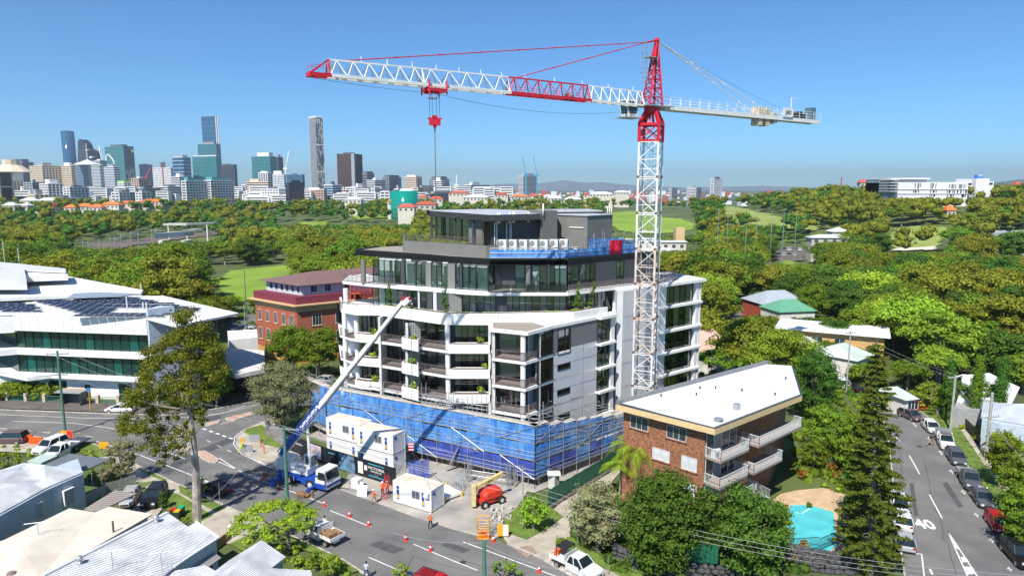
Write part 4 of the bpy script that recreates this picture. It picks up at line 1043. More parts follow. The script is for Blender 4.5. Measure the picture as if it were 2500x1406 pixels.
# cab under the jib foot
ca = MB(); cs = js(1552); ct0 = -1.5
pts = [(cs-1.1,ct0-.6),(cs+.9,ct0-.6),(cs+.9,ct0+.75),(cs-1.1,ct0+.75)]
low = [J(a,b,ZJ-1.35) for a,b in pts]; low[1] = J(cs+.45,ct0-.6,ZJ-1.35); low[2] = J(cs+.45,ct0+.75,ZJ-1.35)
top = [J(a,b,ZJ+.85) for a,b in pts]
ca.loft([low,top]); ca.box(0,0,0,0,0,0) if 0 else None
cab = ca.build("cab",cwhite,K,fixn=True)
cg = MB()
def lerp3(a,b,f): return tuple(a[i]*(1-f)+b[i]*f for i in range(3))
for (i,j,o) in ((1,2,0.02),(2,3,0.02),(0,1,0.02)):
 A,B,C,Dd = low[i],low[j],top[j],top[i]
 nrm = (Vector(B)-Vector(A)).cross(Vector(Dd)-Vector(A)).normalized()*0.03
 q = [Vector(lerp3(lerp3(A,B,u),lerp3(Dd,C,u),v)) for u,v in ((.1,.2),(.9,.2),(.9,.88),(.1,.88))]
 c_ = Vector(J(cs,ct0,ZJ)); nrm = nrm if (q[0]+nrm-c_).length > (q[0]-c_).length else -nrm
 cg.quad(*[p+nrm for p in q])
cg.build("cab_window",mat("dark_teal_glass",(0.01,0.06,0.09),0.06,spec=0.8),cab)
cf = MB(); cf.prism([V2(J(a,b,0)) for a,b in ((cs-1.6,ct0-.9),(cs+1.3,ct0-.9),(cs+1.3,ct0+1.0),(cs-1.6,ct0+1.0))],ZJ-1.5,ZJ-1.38); cf.build("cab_floor",galv,K)
# trolley, ropes, hook block, chain
tro = MB(); st = js(1060)
for a in (-1.0,1.0):
 for t in (-.85,.85): tro.beam(J(st+a,t,ZJ+.5),J(st+a,t,ZJ-.9),0.16)
 tro.beam(J(st+a,-.85,ZJ-.5),J(st+a,.85,ZJ-.5),0.2)
for t in (-.85,.85): tro.beam(J(st-1,t,ZJ-.45),J(st+1,t,ZJ-.45),0.3)
tro.tube(J(st+.9,-.2,ZJ-.5),J(st+.9,.2,ZJ-.5),.35,10)
tr = tro.build("trolley",red,K)
bk = MB()
for z in (-1.05,-.6,-.1):
 bk.path([J(st-.1,-.9,ZJ+z),J(st-.1,-1.6,ZJ+z),J(st-.95,-1.6,ZJ+z),J(st-.95,-.9,ZJ+z),J(st-.1,-.9,ZJ+z)],0.03,4)
for a,b in ((-.1,-.9),(-.1,-1.6),(-.95,-1.6),(-.95,-.9)): bk.beam(J(st+a,b,ZJ-1.05),J(st+a,b,ZJ+.6),0.05)
bk.prism([V2(J(st+a,b,0)) for a,b in ((-.1,-.9),(-.1,-1.6),(-.95,-1.6),(-.95,-.9))],ZJ-1.1,ZJ-1.04); bk.build("maintenance_basket",galv,K)
hb0 = D(1059,298,J(st,0,0)[1]).z
rp = MB(); cable_m = mat("steel_cable",(0.06,0.12,0.16),0.5)
for a,t in ((-.42,-.3),(-.42,.3),(.42,-.3),(.42,.3)): rp.tube(J(st+a,t,ZJ-.6),J(st+a,t,hb0+.4),0.022,4)
rp.build("hoist_rope",cable_m,K)
hb = MB(); c = J(st,0,hb0); hb.obox(V2(c),(1,.3),1.15,0.5,hb0-.35,hb0+.3); hb.obox(V2(c),(1,.3),1.45,0.3,hb0+.28,hb0+.42); hb.obox(V2(c),(1,.3),.5,0.4,hb0+.4,hb0+.65); hb.obox(V2(c),(1,.3),.3,.3,hb0-.6,hb0-.35); hb.build("hook_block",red,K)
hk = MB(); hk.tube(J(st,0,hb0-.55),J(st,0,hb0-1.0),0.08,8); hk.tube(J(st,0,hb0-1.0),J(st,0,D(1060,506,c[1]).z),0.05,6); hk.build("lifting_chain",mat("chain_steel",(0.16,0.15,0.15),0.5,var=0.3,scale=20),K)
dr_ = MB(); P0 = Vector(J(tl,0,ZJ-.25)); P1 = Vector(J(st,0,ZJ-.7)); P2 = Vector(J(2.6,.4,ZJ-.6))
def sag(a,b,sg_,mb,r,n=14,ns=4):
 a,b = Vector(a),Vector(b); pts = [a+(b-a)*(i/n)-Vector((0,0,4*sg_*(i/n)*(1-i/n))) for i in range(n+1)]
 mb.path(pts,r,ns)
sag(P0,P1,0.15,dr_,0.02); sag(P1,P2,1.1,dr_,0.02); sag(ap,J(js(1935),0,ZJ+1.0),0.5,dr_,0.02)
dr_.build("trolley_cable",cable_m,K)
# ------------------------------------------------------------ site: hoarding, site huts, mobile crane
cdx = (V2(G(960,1055,5.3))-V2(G(870,1034,5.3))).normalized(); cdn = Vector((-cdx.y,cdx.x))
cont_m = ribmat("white_container_steel",(0.76,0.75,0.72),0.18,atan2(cdx.y,cdx.x),0.04,0.5); croof = mat("container_roof",(0.74,0.69,0.60),0.8,c2=(0.58,0.47,0.36),scale=0.9)
cflat = mat("white_site_hut_panel",(0.77,0.77,0.75),0.5,var=0.05)
sign_blue = mat("hire_sign_blue",(0.02,0.06,0.36),0.5); sign_y = mat("hire_sign_yellow",(0.8,0.5,0.03),0.5); hinge_m = mat("twistlock_yellow",(0.72,0.45,0.03),0.5)
def container(p0,z,label,dirv=cdx,L=6.06,W=2.44,H=2.6,window=True,group="site huts on the building site",ac=False):
 """p0: front left lower corner in plan"""
 ang = atan2(dirv.y,dirv.x)
 o = E("site_container",(p0[0],p0[1],z),label,"site hut",group,rz=ang,world=False)
 b = MB(); b.box(.06,L-.06,.04,W-.04,.18,H-.12); b.box(0,L,.0,.06,.1,.28)
 body = b.build("wall",cflat,o)
 e = MB()
 for i in range(26):
  y = 0.1+i*(W-.2)/26; e.box(L-.062,L-.02 if i % 2 else L-.05,y,y+(W-.2)/26*.6,.2,H-.15)
 for i in range(26): e.box(.02,.062,.1+i*(W-.2)/26,.1+(i+.6)*(W-.2)/26,.2,H-.15)
 e.build("corrugated_end",cflat,o,kind="stuff")
 f = MB()
 for x in (0,L-.14):
  for y in (0,W-.14): f.box(x,x+.14,y,y+.14,0,H)
 for y in (0,W-.12): f.box(.14,L-.14,y+.003,y+.117,.05,.2); f.box(.14,L-.14,y+.003,y+.117,H-.14,H-.02)
 for x in (0.003,L-.117): f.box(x,x+.11,.14,W-.14,.05,.2); f.box(x,x+.11,.14,W-.14,H-.14,H-.02)
 f.build("frame",cflat,o)
 MB().box(.05,L-.05,.05,W-.05,H-.11,H-.03).build("roof",croof,o)
 t = MB()
 for x in (-.02,L-.1):
  for y in (-.02,W-.1): t.box(x,x+.12,y,y+.12,-.02,.16)
 t.build("corner_casting",hinge_m,o)
 if window:
  w = MB().box(L*.50,L*.50+1.15,-.02,.0,1.15,2.1).build("window",mat("alu_frame",(.6,.6,.6),.4),o)
  g = MB(); g.box(L*.50+.06,L*.50+.55,-.035,-.021,1.2,2.05); g.box(L*.50+.6,L*.50+1.09,-.035,-.021,1.2,2.05); g.build("pane",mat("grey_glass",(.12,.14,.16),.1),w)
 s = MB()
 for x in (.55,L-1.35):
  for z0_,h_ in ((1.75,.35),(1.15,.5),(.5,.5)): s.box(x,x+.36,-.012,.0,z0_,z0_+h_)
 sg = s.build("hire_sign",sign_blue,o); s2 = MB()
 for x in (.55,L-1.35): s2.box(x+.06,x+.3,-.02,-.013,.88,1.12); s2.tube((x+.18,-.014,.75),(x+.18,-.021,.75),.16,10)
 s2.build("logo",sign_y,sg);
 s3 = MB(); s3.box(L,L+.012,.35,.75,1.85,2.25); s3.build("door_plate",sign_blue,o)
 if ac: MB().box(4.7,5.3,-.35,0,1.75,2.25).build("air_conditioner",acm,o)
 return o
q1 = V2(G(870,1097,2.65)); q2 = V2(G(960,1112,2.65))
r1 = q2-cdx*6.06; pA = r1-cdx*6.2+cdn*0.6
container(r1,2.72,"upper white site hut of the stack, the one nearer the scaffold corner"); container(pA,2.72,"upper white site hut of the stack, the one nearer the mobile crane boom")
container(r1,0.02,"lower white site hut, under the hut nearer the scaffold corner",window=False); container(pA,0.02,"lower white site hut, under the hut nearer the mobile crane boom",window=False)
fa,fb = V2(G(960,1226)),V2(G(1050,1253)); fdv = (fb-fa).normalized()
container(fa+(fb-fa)*0,0.12,"white site hut on the street being lifted by the mobile crane",fdv,(fb-fa).length+.2,2.44,2.62,ac=True)
# flat white trailer platform behind it
pf_ = E("loading_platform",(-5.2,76.5,0),"white flat platform with yellow corner posts beside the lifted site hut","platform")
mb = MB(); a,b,c,d = V2(G(1086,1226)),V2(G(1128,1211)),V2(G(1090,1190)),V2(G(1062,1200)); mb.prism([a,b,c,d],.25,.5); mb.build("deck",cflat,pf_)
mb = MB();
for p in (a,b,c): mb.obox(p,cdx,.25,.25,0,.62)
mb.build("corner_post",hinge_m,pf_)
# hoarding with printed panels
H0,H1 = V2(G(640,1082)),V2(G(968,1178));
P = [V2(G(x,y)) for x,y in ((648,1060),(700,1098),(800,1137),(968,1190))]
ho = E("site_hoarding",(P[1].x,P[1].y,0),"black printed hoarding fence along the building site","hoarding")
pk = mat("banner_black",(0.012,0.016,0.022),0.5); hm = mat("banner_photo",(0.35,0.33,0.36),0.6,c2=(0.16,0.11,0.10),scale=2.2); hsky = mat("banner_blue_picture",(0.18,0.38,0.62),0.6,c2=(0.05,0.06,0.07),scale=1.1); skin_m = mat("banner_people_picture",(0.75,0.48,0.38),0.6,c2=(0.30,0.42,0.6),scale=1.6)
def hpanel(f0,f1,a,b,m,z0=0.1,z1=2.45,off=0.0):
 d = (b-a).normalized(); n = Vector((d.y,-d.x)); p,q = a+(b-a)*f0+n*off,a+(b-a)*f1+n*off
 mb = MB().wall(p,q,0.05,z0,z1,1); return mb.build("panel",m,ho)
hpanel(0,.98,P[0],P[1],hm)
for i in range(5): hpanel(i/5,(i+1)/5-.005,P[1],P[2],pk)
for i in range(8): hpanel(i/8,(i+1)/8-.004,P[2],P[3],pk)
hpanel(.55,.86,P[1],P[2],skin_m,0.5,2.3,.07); hpanel(.18,.42,P[2],P[3],hsky,0.15,2.4,.07); hpanel(.47,.54,P[2],P[3],white,.5,2.0,.07); hpanel(.56,.6,P[2],P[3],white,1.1,1.7,.07)
hd = (P[3]-P[2]).normalized(); hn = Vector((hd.y,-hd.x)); cy_m = mat("cyan_print",(0.08,0.45,0.62),0.6)
def ht(s,f,z,size,a=P[2],b=P[3],m=white):
 d = (b-a).normalized(); n = Vector((d.y,-d.x)); c = a+(b-a)*f+n*.09
 text("lettering",s,m,(c.x,c.y,z),(d.x,d.y,0),(0,0,1),size,ho,0.004,0.01)
ht("VICTORIA",.73,1.45,(.62,.5)); ht("RESIDENCES",.73,1.12,(.34,.26)); ht("VICTORIA",.93+.0,1.45,(.4,.36),P[1]*.0+P[1]-(P[2]-P[1])*.6+(P[2]-P[1])*.0,P[2]-(P[2]-P[1])*.6); ht("RESIDENCES",.12,1.0,(.3,.26),P[1],P[2])
for a,b,f0,f1,z in ((P[2],P[3],.62,.84,2.05),(P[1],P[2],.03,.2,1.9),(P[2],P[3],.62,.84,.5),(P[2],P[3],.02,.14,1.9)): hpanel(f0,f1,a,b,cy_m,z,z+.07,.07)
for i in range(5): ht("- - - - - -",.73,.85-.14*i,(.22,.2)) if i < 2 else None
# green fence on the right of the site
gfm = ribmat("green_hoarding",(0.015,0.13,0.075),0.25,R(41),0.03,0.5)
GA,GB = V2(G(1338,1240)),V2(G(1535,1120)); gfn = E("green_fence",(GA.x,GA.y,0),"dark green sheet metal fence between the driveway and the scaffold","fence")
L = (GB-GA).length; n = int(L/1.0); gd = (GB-GA)/L
for i in range(n): MB().wall(GA+gd*(i*L/n),GA+gd*((i+1)*L/n-.03),0.05,0.15,2.1+0.05*(i % 2)).build("fence_panel",gfm,gfn)
rwl = MB()
for i in range(int(L/.6)): rwl.obox(GA+gd*(i*.6+.3)+Vector((gd.y,-gd.x))*.25,gd,.58,.35,0,.32+random.uniform(-.05,.05))
rwl.build("stone_edging",mat("dark_stone",(.14,.13,.12),.95,var=.3),gfn,kind="stuff")

# mobile crane ------------------------------------------------
crb = mat("crane_blue",(0.012,0.075,0.42),0.4); glassk = mat("vehicle_glass",(0.015,0.025,0.03),0.05,spec=0.8)
M = E("mobile_crane",(*V2(G(752,1180)),0),"white and blue mobile crane on the street with its long boom raised","mobile crane")
cf,cr = V2(G(818,1196)),V2(G(672,1158)); md = (cf-cr).normalized(); mn = Vector((-md.y,md.x)); mc = V2(M.location)
def Q(s,t,z): c = mc+md*s+mn*t; return Vector((c.x,c.y,z))
def mbox(mb,s0,s1,t0,t1,z0,z1): return mb.prism([V2(Q(a,b,0)) for a,b in ((s0,t0),(s1,t0),(s1,t1),(s0,t1))],z0,z1)
c = MB(); mbox(c,-3.6,2.4,-1.15,1.15,.75,1.35); mbox(c,-3.6,-2.2,-1.25,1.25,.6,1.5); mbox(c,0.1,.9,-1.25,1.25,.55,1.3); mbox(c,2.3,4.1,-1.25,1.25,.45,1.1); c.build("chassis",crb,M)
c = MB()
lowr = [Q(2.35,-1.22,1.1),Q(4.2,-1.22,1.1),Q(4.2,1.22,1.1),Q(2.35,1.22,1.1)]; up = [Q(2.5,-1.12,2.75),Q(3.85,-1.12,2.75),Q(3.85,1.12,2.75),Q(2.5,1.12,2.75)]
c.loft([lowr,up]); cb1 = c.build("driver_cab",cwhite,M,fixn=True)
g = MB(); g.loft([[Q(4.14,-1.02,1.55),Q(4.16,-1.02,1.5),Q(4.16,1.02,1.5),Q(4.14,1.02,1.55)],[Q(3.86,-.95,2.6),Q(3.96,-.95,2.55),Q(3.96,.95,2.55),Q(3.86,.95,2.6)]])
for t in (-1.2,): g.loft([[Q(2.75,t-.03,1.6),Q(3.95,t-.03,1.6),Q(3.95,t+.02,1.6),Q(2.75,t+.02,1.6)],[Q(2.8,t+.06,2.5),Q(3.75,t+.06,2.5),Q(3.75,t+.12,2.5),Q(2.8,t+.12,2.5)]])
g.build("cab_window",glassk,cb1,fixn=True)
wr = mat("white_wheel_rim",(.6,.6,.58),.5)
for s in (-2.0,1.55):
 for t in (-1.05,1.05):
  sgn = -1 if t < 0 else 1
  w_ = MB(); w_.tube(Q(s,t-sgn*.2,.62),Q(s,t+sgn*.22,.62),.62,20); wo_ = w_.build("wheel",tyre_m,M)
  r_ = MB(); r_.tube(Q(s,t+sgn*.2,.62),Q(s,t+sgn*.25,.62),.34,14); r_.tube(Q(s,t+sgn*.24,.62),Q(s,t+sgn*.29,.62),.15,10); r_.build("rim",wr,wo_)
c = MB(); mbox(c,-3.4,.9,-.95,.95,1.5,2.3); mbox(c,-4.1,-2.6,-1.15,1.15,1.6,2.9); mbox(c,-2.2,-.9,-1.2,-.5,2.2,2.7); c.build("superstructure",cwhite,M)
c = MB(); c.loft([[Q(-.9,.35,1.7),Q(.9,.35,1.7),Q(.9,1.25,1.7),Q(-.9,1.25,1.7)],[Q(-.9,.4,3.5),Q(.3,.4,3.5),Q(.3,1.15,3.5),Q(-.9,1.15,3.5)]]); cb2 = c.build("operator_cab",cwhite,M,fixn=True)
c = MB(); c.loft([[Q(-.6,.30,2.0),Q(.72,.30,2.0),Q(.72,.34,2.0),Q(-.6,.34,2.0)],[Q(-.6,.34,3.35),Q(.28,.34,3.35),Q(.28,.38,3.35),Q(-.6,.38,3.35)]]); c.loft([[Q(.86,.42,1.9),Q(.9,.42,1.9),Q(.9,1.2,1.9),Q(.86,1.2,1.9)],[Q(.34,.45,3.35),Q(.38,.45,3.35),Q(.38,1.1,3.35),Q(.34,1.1,3.35)]]); c.build("cab_window",glassk,cb2,fixn=True)
c = MB(); mbox(c,-3.5,-2.9,-2.6,2.6,.55,.8); mbox(c,2.15,2.45,-2.4,2.4,.5,.75); mbox(c,-3.55,-2.85,-2.75,-2.45,.05,.8); mbox(c,2.1,2.5,-2.5,-2.2,.05,.7); c.build("outrigger",crb,M)
st_ = MB()
for i in range(5): mbox(st_,-2.95+.0,-2.8,-1.27,-1.255,.65+.18*i,.74+.18*i); mbox(st_,-1.15,-1.0,-1.27,-1.255,.65+.12*i,.71+.12*i)
mbox(st_,3.9,4.14,-1.27,-1.255,.6,1.0); mbox(st_,4.1,4.15,-1.2,1.2,.5,.68); st_.build("warning_stripe",white,M)
text("lettering","DEMAG",crb,Q(4.21,0,1.2),-mn.to_3d(),(0,0,1),.26,cb1,.003) if 0 else None
# boom: three white telescoping sections from a blue lattice-like base
bt = D(990,730,V2(G(1008,1185,2.7)).y); b0 = D(686,1112,(V2(G(752,1180))+md*-2.6).y+.3)
BD = (bt-b0); BL = BD.length; BU = BD.normalized()
side = BU.cross(Vector((0,0,1))).normalized(); upb = side.cross(BU).normalized()
def bsec(f0,f1,w_,h_,m,name,par=M):
 p,q = b0+BD*f0,b0+BD*f1; a = side*w_/2; b = upb*h_/2
 mb = MB().loft([[p-a-b*.6,p-a*.5-b,p+a*.5-b,p+a-b*.6,p+a+b*.8,p+a*.8+b,p-a*.8+b,p-a+b*.8],[q-a-b*.6,q-a*.5-b,q+a*.5-b,q+a-b*.6,q+a+b*.8,q+a*.8+b,q-a*.8+b,q-a+b*.8]])
 return mb.build(name,m,par,fixn=True)
boomdk = mat("boom_shade_dark",(.08,.08,.08),.5)  # shade on the boom's lower right side, painted as dark strips
bsec(0,.345,.7,.8,cwhite,"boom_base"); bsec(.34,.56,.56,.64,cwhite,"boom_section"); bsec(.56,.78,.46,.53,cwhite,"boom_section"); bsec(.78,.985,.37,.43,cwhite,"boom_section")
for f in (.345,.56,.78): bsec(f-.006,f+.004,.78-f*.45,.9-f*.48,cwhite,"boom_collar")
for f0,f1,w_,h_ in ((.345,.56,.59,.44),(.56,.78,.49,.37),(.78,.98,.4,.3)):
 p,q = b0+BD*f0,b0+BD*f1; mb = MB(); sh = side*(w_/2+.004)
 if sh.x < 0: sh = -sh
 mb.loft([[p+sh-upb*h_*.75,p+sh+upb*h_*.1,p-sh*.2-upb*h_*.85],[q+sh-upb*h_*.75,q+sh+upb*h_*.1,q-sh*.2-upb*h_*.85]]); mb.build('boom_shade_strip',boomdk,M,fixn=True)
# blue lattice fly jib stowed along the boom base, luffing ram
lj = MB(); n = 9; so_ = side*(.62 if side.y < 0 else -.62)
for dx_,dz_ in ((-.3,-.35),(.3,-.35),(-.3,.35),(.3,.35)):
 lj.tube(b0+BD*.03+so_+side*dx_+upb*dz_,b0+BD*.36+so_+side*dx_+upb*dz_,.06,6)
for i in range(n):
 f0,f1 = .03+.33*i/n,.03+.33*(i+1)/n
 for dx_ in (-.3,.3): lj.tube(b0+BD*f0+so_+side*dx_-upb*.35,b0+BD*f1+so_+side*dx_+upb*.35,.04,4)
 for dz_ in (-.35,.35): lj.tube(b0+BD*f0+so_-side*.3+upb*dz_,b0+BD*f1+so_+side*.3+upb*dz_,.04,4)
lj.build("fly_jib",crb,M)
bb_ = MB(); p,q = b0+BD*.02,b0+BD*.2; bb_.beam(p+so_*.68,q+so_*.68,.08,.5); bb_.build("boom_side_plate",crb,M)
rm = MB(); rm.tube(Q(.5,0,1.9),b0+BD*.22-upb*.4,.17,10); rm.tube(b0+BD*.14-upb*.5,b0+BD*.24-upb*.42,.11,8); rm.build("luffing_ram",cwhite,M)
hd_ = MB(); hd_.beam(bt-BU*.6-upb*.2,bt+BU*.35-upb*.35,.5,.55); hd_.build("boom_head",cwhite,M)
hr_ = MB(); hr_.tube(bt+BU*.3-side*.2-upb*.3,bt+BU*.3+side*.2-upb*.3,.17,12); hr_.beam(bt-BU*.5+upb*.25,bt+BU*.2+upb*.2,.3,.12); hr_.build("boom_sheave",red,M)
hkz = D(1004,1090,bt.y).z; cr_ = MB()
for t in (-.18,.18): cr_.tube(bt+BU*.4+side*t-upb*.5,Vector((bt.x+.5+t,bt.y,hkz+.4)),.018,4)
cr_.build("hoist_rope",cable_m,M)
hx = V2(XY(1004,bt.y,hkz)); mb = MB(); mb.obox(hx,(1,0),.55,.3,hkz-.45,hkz+.45); hbk = mb.build("hook_block",red,M)
mb = MB();
for z in (-.35,0,.3): mb.obox(hx,(1,0),.57,.32,hkz+z,hkz+z+.13)
mb.build("white_stripe",white,hbk)
slm = MB()
fcen = (fa+fb)/2+Vector((-fdv.y,fdv.x))*1.2
for sx in (-2.7,2.7):
 for sy in (-1.1,1.1): e = fcen+fdv*sx+Vector((-fdv.y,fdv.x))*sy; slm.tube((hx.x,hx.y,hkz-.5),(e.x,e.y,2.74),.025,4)
sl_o = slm.build("lifting_sling",mat("sling",(.06,.05,.05),.8),M)

# boom lift in the gateway
BLm = mat("lift_red",(0.66,0.045,0.02),0.45); BLy = mat("lift_cream",(0.62,0.50,0.22),0.5)
lc = V2(G(1193,1228)); Bf = E("boom_lift",(lc.x,lc.y,0),"red and cream articulated boom lift parked in the site gateway","boom lift")
bd = (V2(G(1245,1210))-V2(G(1160,1237))).normalized(); bn_ = Vector((-bd.y,bd.x))
def Lp(s,t,z): c = lc+bd*s+bn_*t; return Vector((c.x,c.y,z))
ch = MB(); ch.prism([V2(Lp(a,b,0)) for a,b in ((-1.4,-.8),(1.4,-.8),(1.4,.8),(-1.4,.8))],.45,.95); ch.build("chassis",BLm,Bf)
hd2 = MB()
secs = []
for s,hh,ww in ((-1.1,.5,.7),(-.7,.95,.95),(.5,1.05,1.0),(1.2,.85,.95),(1.5,.45,.8)):
 secs.append([Lp(s,-ww,1.0),Lp(s,ww,1.0),Lp(s,ww,1.0+hh*.7),Lp(s,ww*.7,1.0+hh),Lp(s,-ww*.7,1.0+hh),Lp(s,-ww,1.0+hh*.7)])
hd2.loft(secs); hd2.build("engine_hood",BLm,Bf,smooth=False,fixn=True)
for s in (-1.15,1.15):
 for t in (-.95,.95):
  w_ = MB().tube(Lp(s,t-.17,.48),Lp(s,t+.17,.48),.48,16).build("wheel",tyre_m,Bf); MB().tube(Lp(s,t-.2,.48),Lp(s,t-.16,.48),.24,10).build("rim",wr,w_)
pa_,pb_ = Lp(-1.9,0,2.35),Lp(2.1,0.2,3.0)
bm_ = MB().beam(pa_,pb_,.4,.5).build("boom",BLy,Bf);
up_ = MB(); up_.beam(Lp(-2.0,0,.35),Lp(-2.0,0,2.75),.85,.5); up_.build("turret_post",BLy,Bf)
bv = (pb_-pa_).normalized(); text("lettering","LIFT",black,pa_+bv*2.0-bn_.to_3d()*.21-Vector((0,0,.12)),bv,(0,0,1),(.6,.4),bm_,.004,.02)
# work basket standing near the kerb
wb = V2(G(1180,1312)); WBk = E("work_basket",(wb.x,wb.y,0),"tall orange-yellow steel man basket standing at the kerb","work basket")
mb = MB()
for x in (-.6,.6):
 for y in (-.5,.5): mb.tube((wb.x+x,wb.y+y,.1),(wb.x+x,wb.y+y,2.2),.04,5)
for z in (.12,.6,1.0,1.3,2.2):
 mb.path([(wb.x-.6,wb.y-.5,z),(wb.x+.6,wb.y-.5,z),(wb.x+.6,wb.y+.5,z),(wb.x-.6,wb.y+.5,z),(wb.x-.6,wb.y-.5,z)],.035,4)
for i in range(12): x = -.6+i*.11; mb.tube((wb.x+x,wb.y-.5,.1),(wb.x+x,wb.y-.5,.6),.015,3); mb.tube((wb.x+x,wb.y+.5,.1),(wb.x+x,wb.y+.5,1),.015,3)
for x in (-.6,.6): mb.tube((wb.x+x,wb.y,2.2),(wb.x,wb.y,2.6),.03,4)
mb.box(wb.x-.6,wb.x+.6,wb.y-.5,wb.y+.5,.08,.12); mb.build("basket_frame",yellow_m,WBk)
mb = MB(); mb.box(wb.x-.25,wb.x+.2,wb.y-.2,wb.y+.2,.12,.7); mb.build("control_box",orange,WBk)
# small site clutter
def thing(name,mb,m,label,cat,group=None):
 o = mb.build(name,m); return tag(o,label,cat,group)
tp = V2(G(744,1211)); mb = MB()
for i in range(14): a = atan2(md.y,md.x)+random.uniform(-.25,.25); x,y = tp.x+random.uniform(-.5,.5),tp.y+random.uniform(-.4,.4); z = .08+random.randint(0,3)*.12; mb.beam((x-cos(a)*.7,y-sin(a)*.7,z),(x+cos(a)*.7,y+sin(a)*.7,z),.16,.12)
thing("timber_stack",mb,wood_m,"loose heap of timber blocks on the road beside the mobile crane","timber")
wbx = V2(G(872,1190)); mb = MB(); mb.obox(wbx,cdx,1.1,.9,0,1.2); mb.obox(wbx+Vector((.4,-.2)),cdx,1.2,.1,.02,.9); thing("appliance_box",mb,cflat,"white metal box cabinet on the pavement before the hoarding","cabinet")
mb = MB(); p = V2(G(884,1210)); mb.add([(p.x-.6,p.y-.1,.05),(p.x+.6,p.y-.35,.05),(p.x+.6,p.y+.2,1.2),(p.x-.6,p.y+.4,1.2),(p.x-.6,p.y,.05),(p.x+.6,p.y-.25,.05),(p.x+.6,p.y+.3,1.2),(p.x-.6,p.y+.5,1.2)],[(0,1,2,3),(7,6,5,4),(0,4,5,1),(1,5,6,2),(2,6,7,3),(3,7,4,0)]); thing("loose_panel",mb,cflat,"white sheet panel leaning on the white cabinet","panel")
la = V2(G(943,1218)); mb = MB()
for s in (-.3,.3): mb.beam((la.x+s-.3,la.y-.2,0),(la.x+s*.6+.1,la.y+.1,3.0),.07); mb.beam((la.x+s+.7,la.y+.4,0),(la.x+s*.6+.1,la.y+.1,3.0),.06)
for i in range(9): f = i/9.5; mb.beam((la.x-.6+f*.5,la.y-.2+.3*f,3*f+.2),(la.x+f*.27,la.y-.2+.3*f,3*f+.2),.05)
thing("step_ladder",mb,mat("ladder_red",(.6,.03,.03),.5),"red step ladder standing at the corner of the lifted site hut","ladder")
mb = MB()
for i in range(6): p = V2(G(1106+i*4,1188+i*3)); mb.tube((p.x-.2,p.y,.1),(p.x+.3,p.y+.9,1.9),.04,4); mb.tube((p.x+.4,p.y,.1),(p.x-.1,p.y+.6,1.6),.05,4)
thing("scaffold_bundle",mb,galv,"jumble of scaffold tubes leaning behind the white platform","scaffold tubes")
mb = MB(); p = V2(G(1102,1150)); mb.beam((p.x-.6,p.y,.1),(p.x+.9,p.y-.1,3.2),.35,.12)
thing("steel_beam",mb,galv,"pale steel channel leaning upright at the scaffold opening","beam")
mb = MB(); wavy(V2(G(998,1165,.5)),V2(G(1048,1160,.5)),.3,2.7,mb,14,.25,4,12); thing("fallen_mesh",mb,navy_net,"torn blue shade mesh hanging below the scaffold behind the hut","shade mesh")
mb = MB(); p = V2(G(1352,1192)); mb.obox(p,gd,1.0,.9,.1,1.9); mb.prism([p+Vector(v) for v in ((-.8,-.7),(.8,-.7),(.8,.7),(-.8,.7))],1.9,1.98); thing("meter_box",mb,offwhite,"pale metal cabinet standing behind the green fence","cabinet")
mb = MB()
for i in range(45): p = V2(G(1215+random.uniform(-28,34),1262+random.uniform(-22,18))); a = random.uniform(0,pi); mb.beam((p.x-cos(a)*.3,p.y-sin(a)*.3,.06),(p.x+cos(a)*.3,p.y+sin(a)*.3,.1+random.uniform(0,.4)),random.uniform(.08,.3),.1)
o = mb.build("rubble",concrete); o["kind"] = "stuff"
# steel plates in the gutter
for pp_ in (((1245,1338),(1268,1345),(1320,1352),(1300,1338)),((1255,1325),(1285,1333),(1310,1348),(1268,1335))):
 pass
mb = MB().prism([V2(G(x,y)) for x,y in ((1252,1338),(1296,1332),(1312,1350),(1286,1362))],.06,.09); thing("steel_plate",mb,mat("dusty_steel_plate",(.36,.26,.21),.8,var=.2),"dusty brown steel plate covering the gutter at the driveway","steel plate")
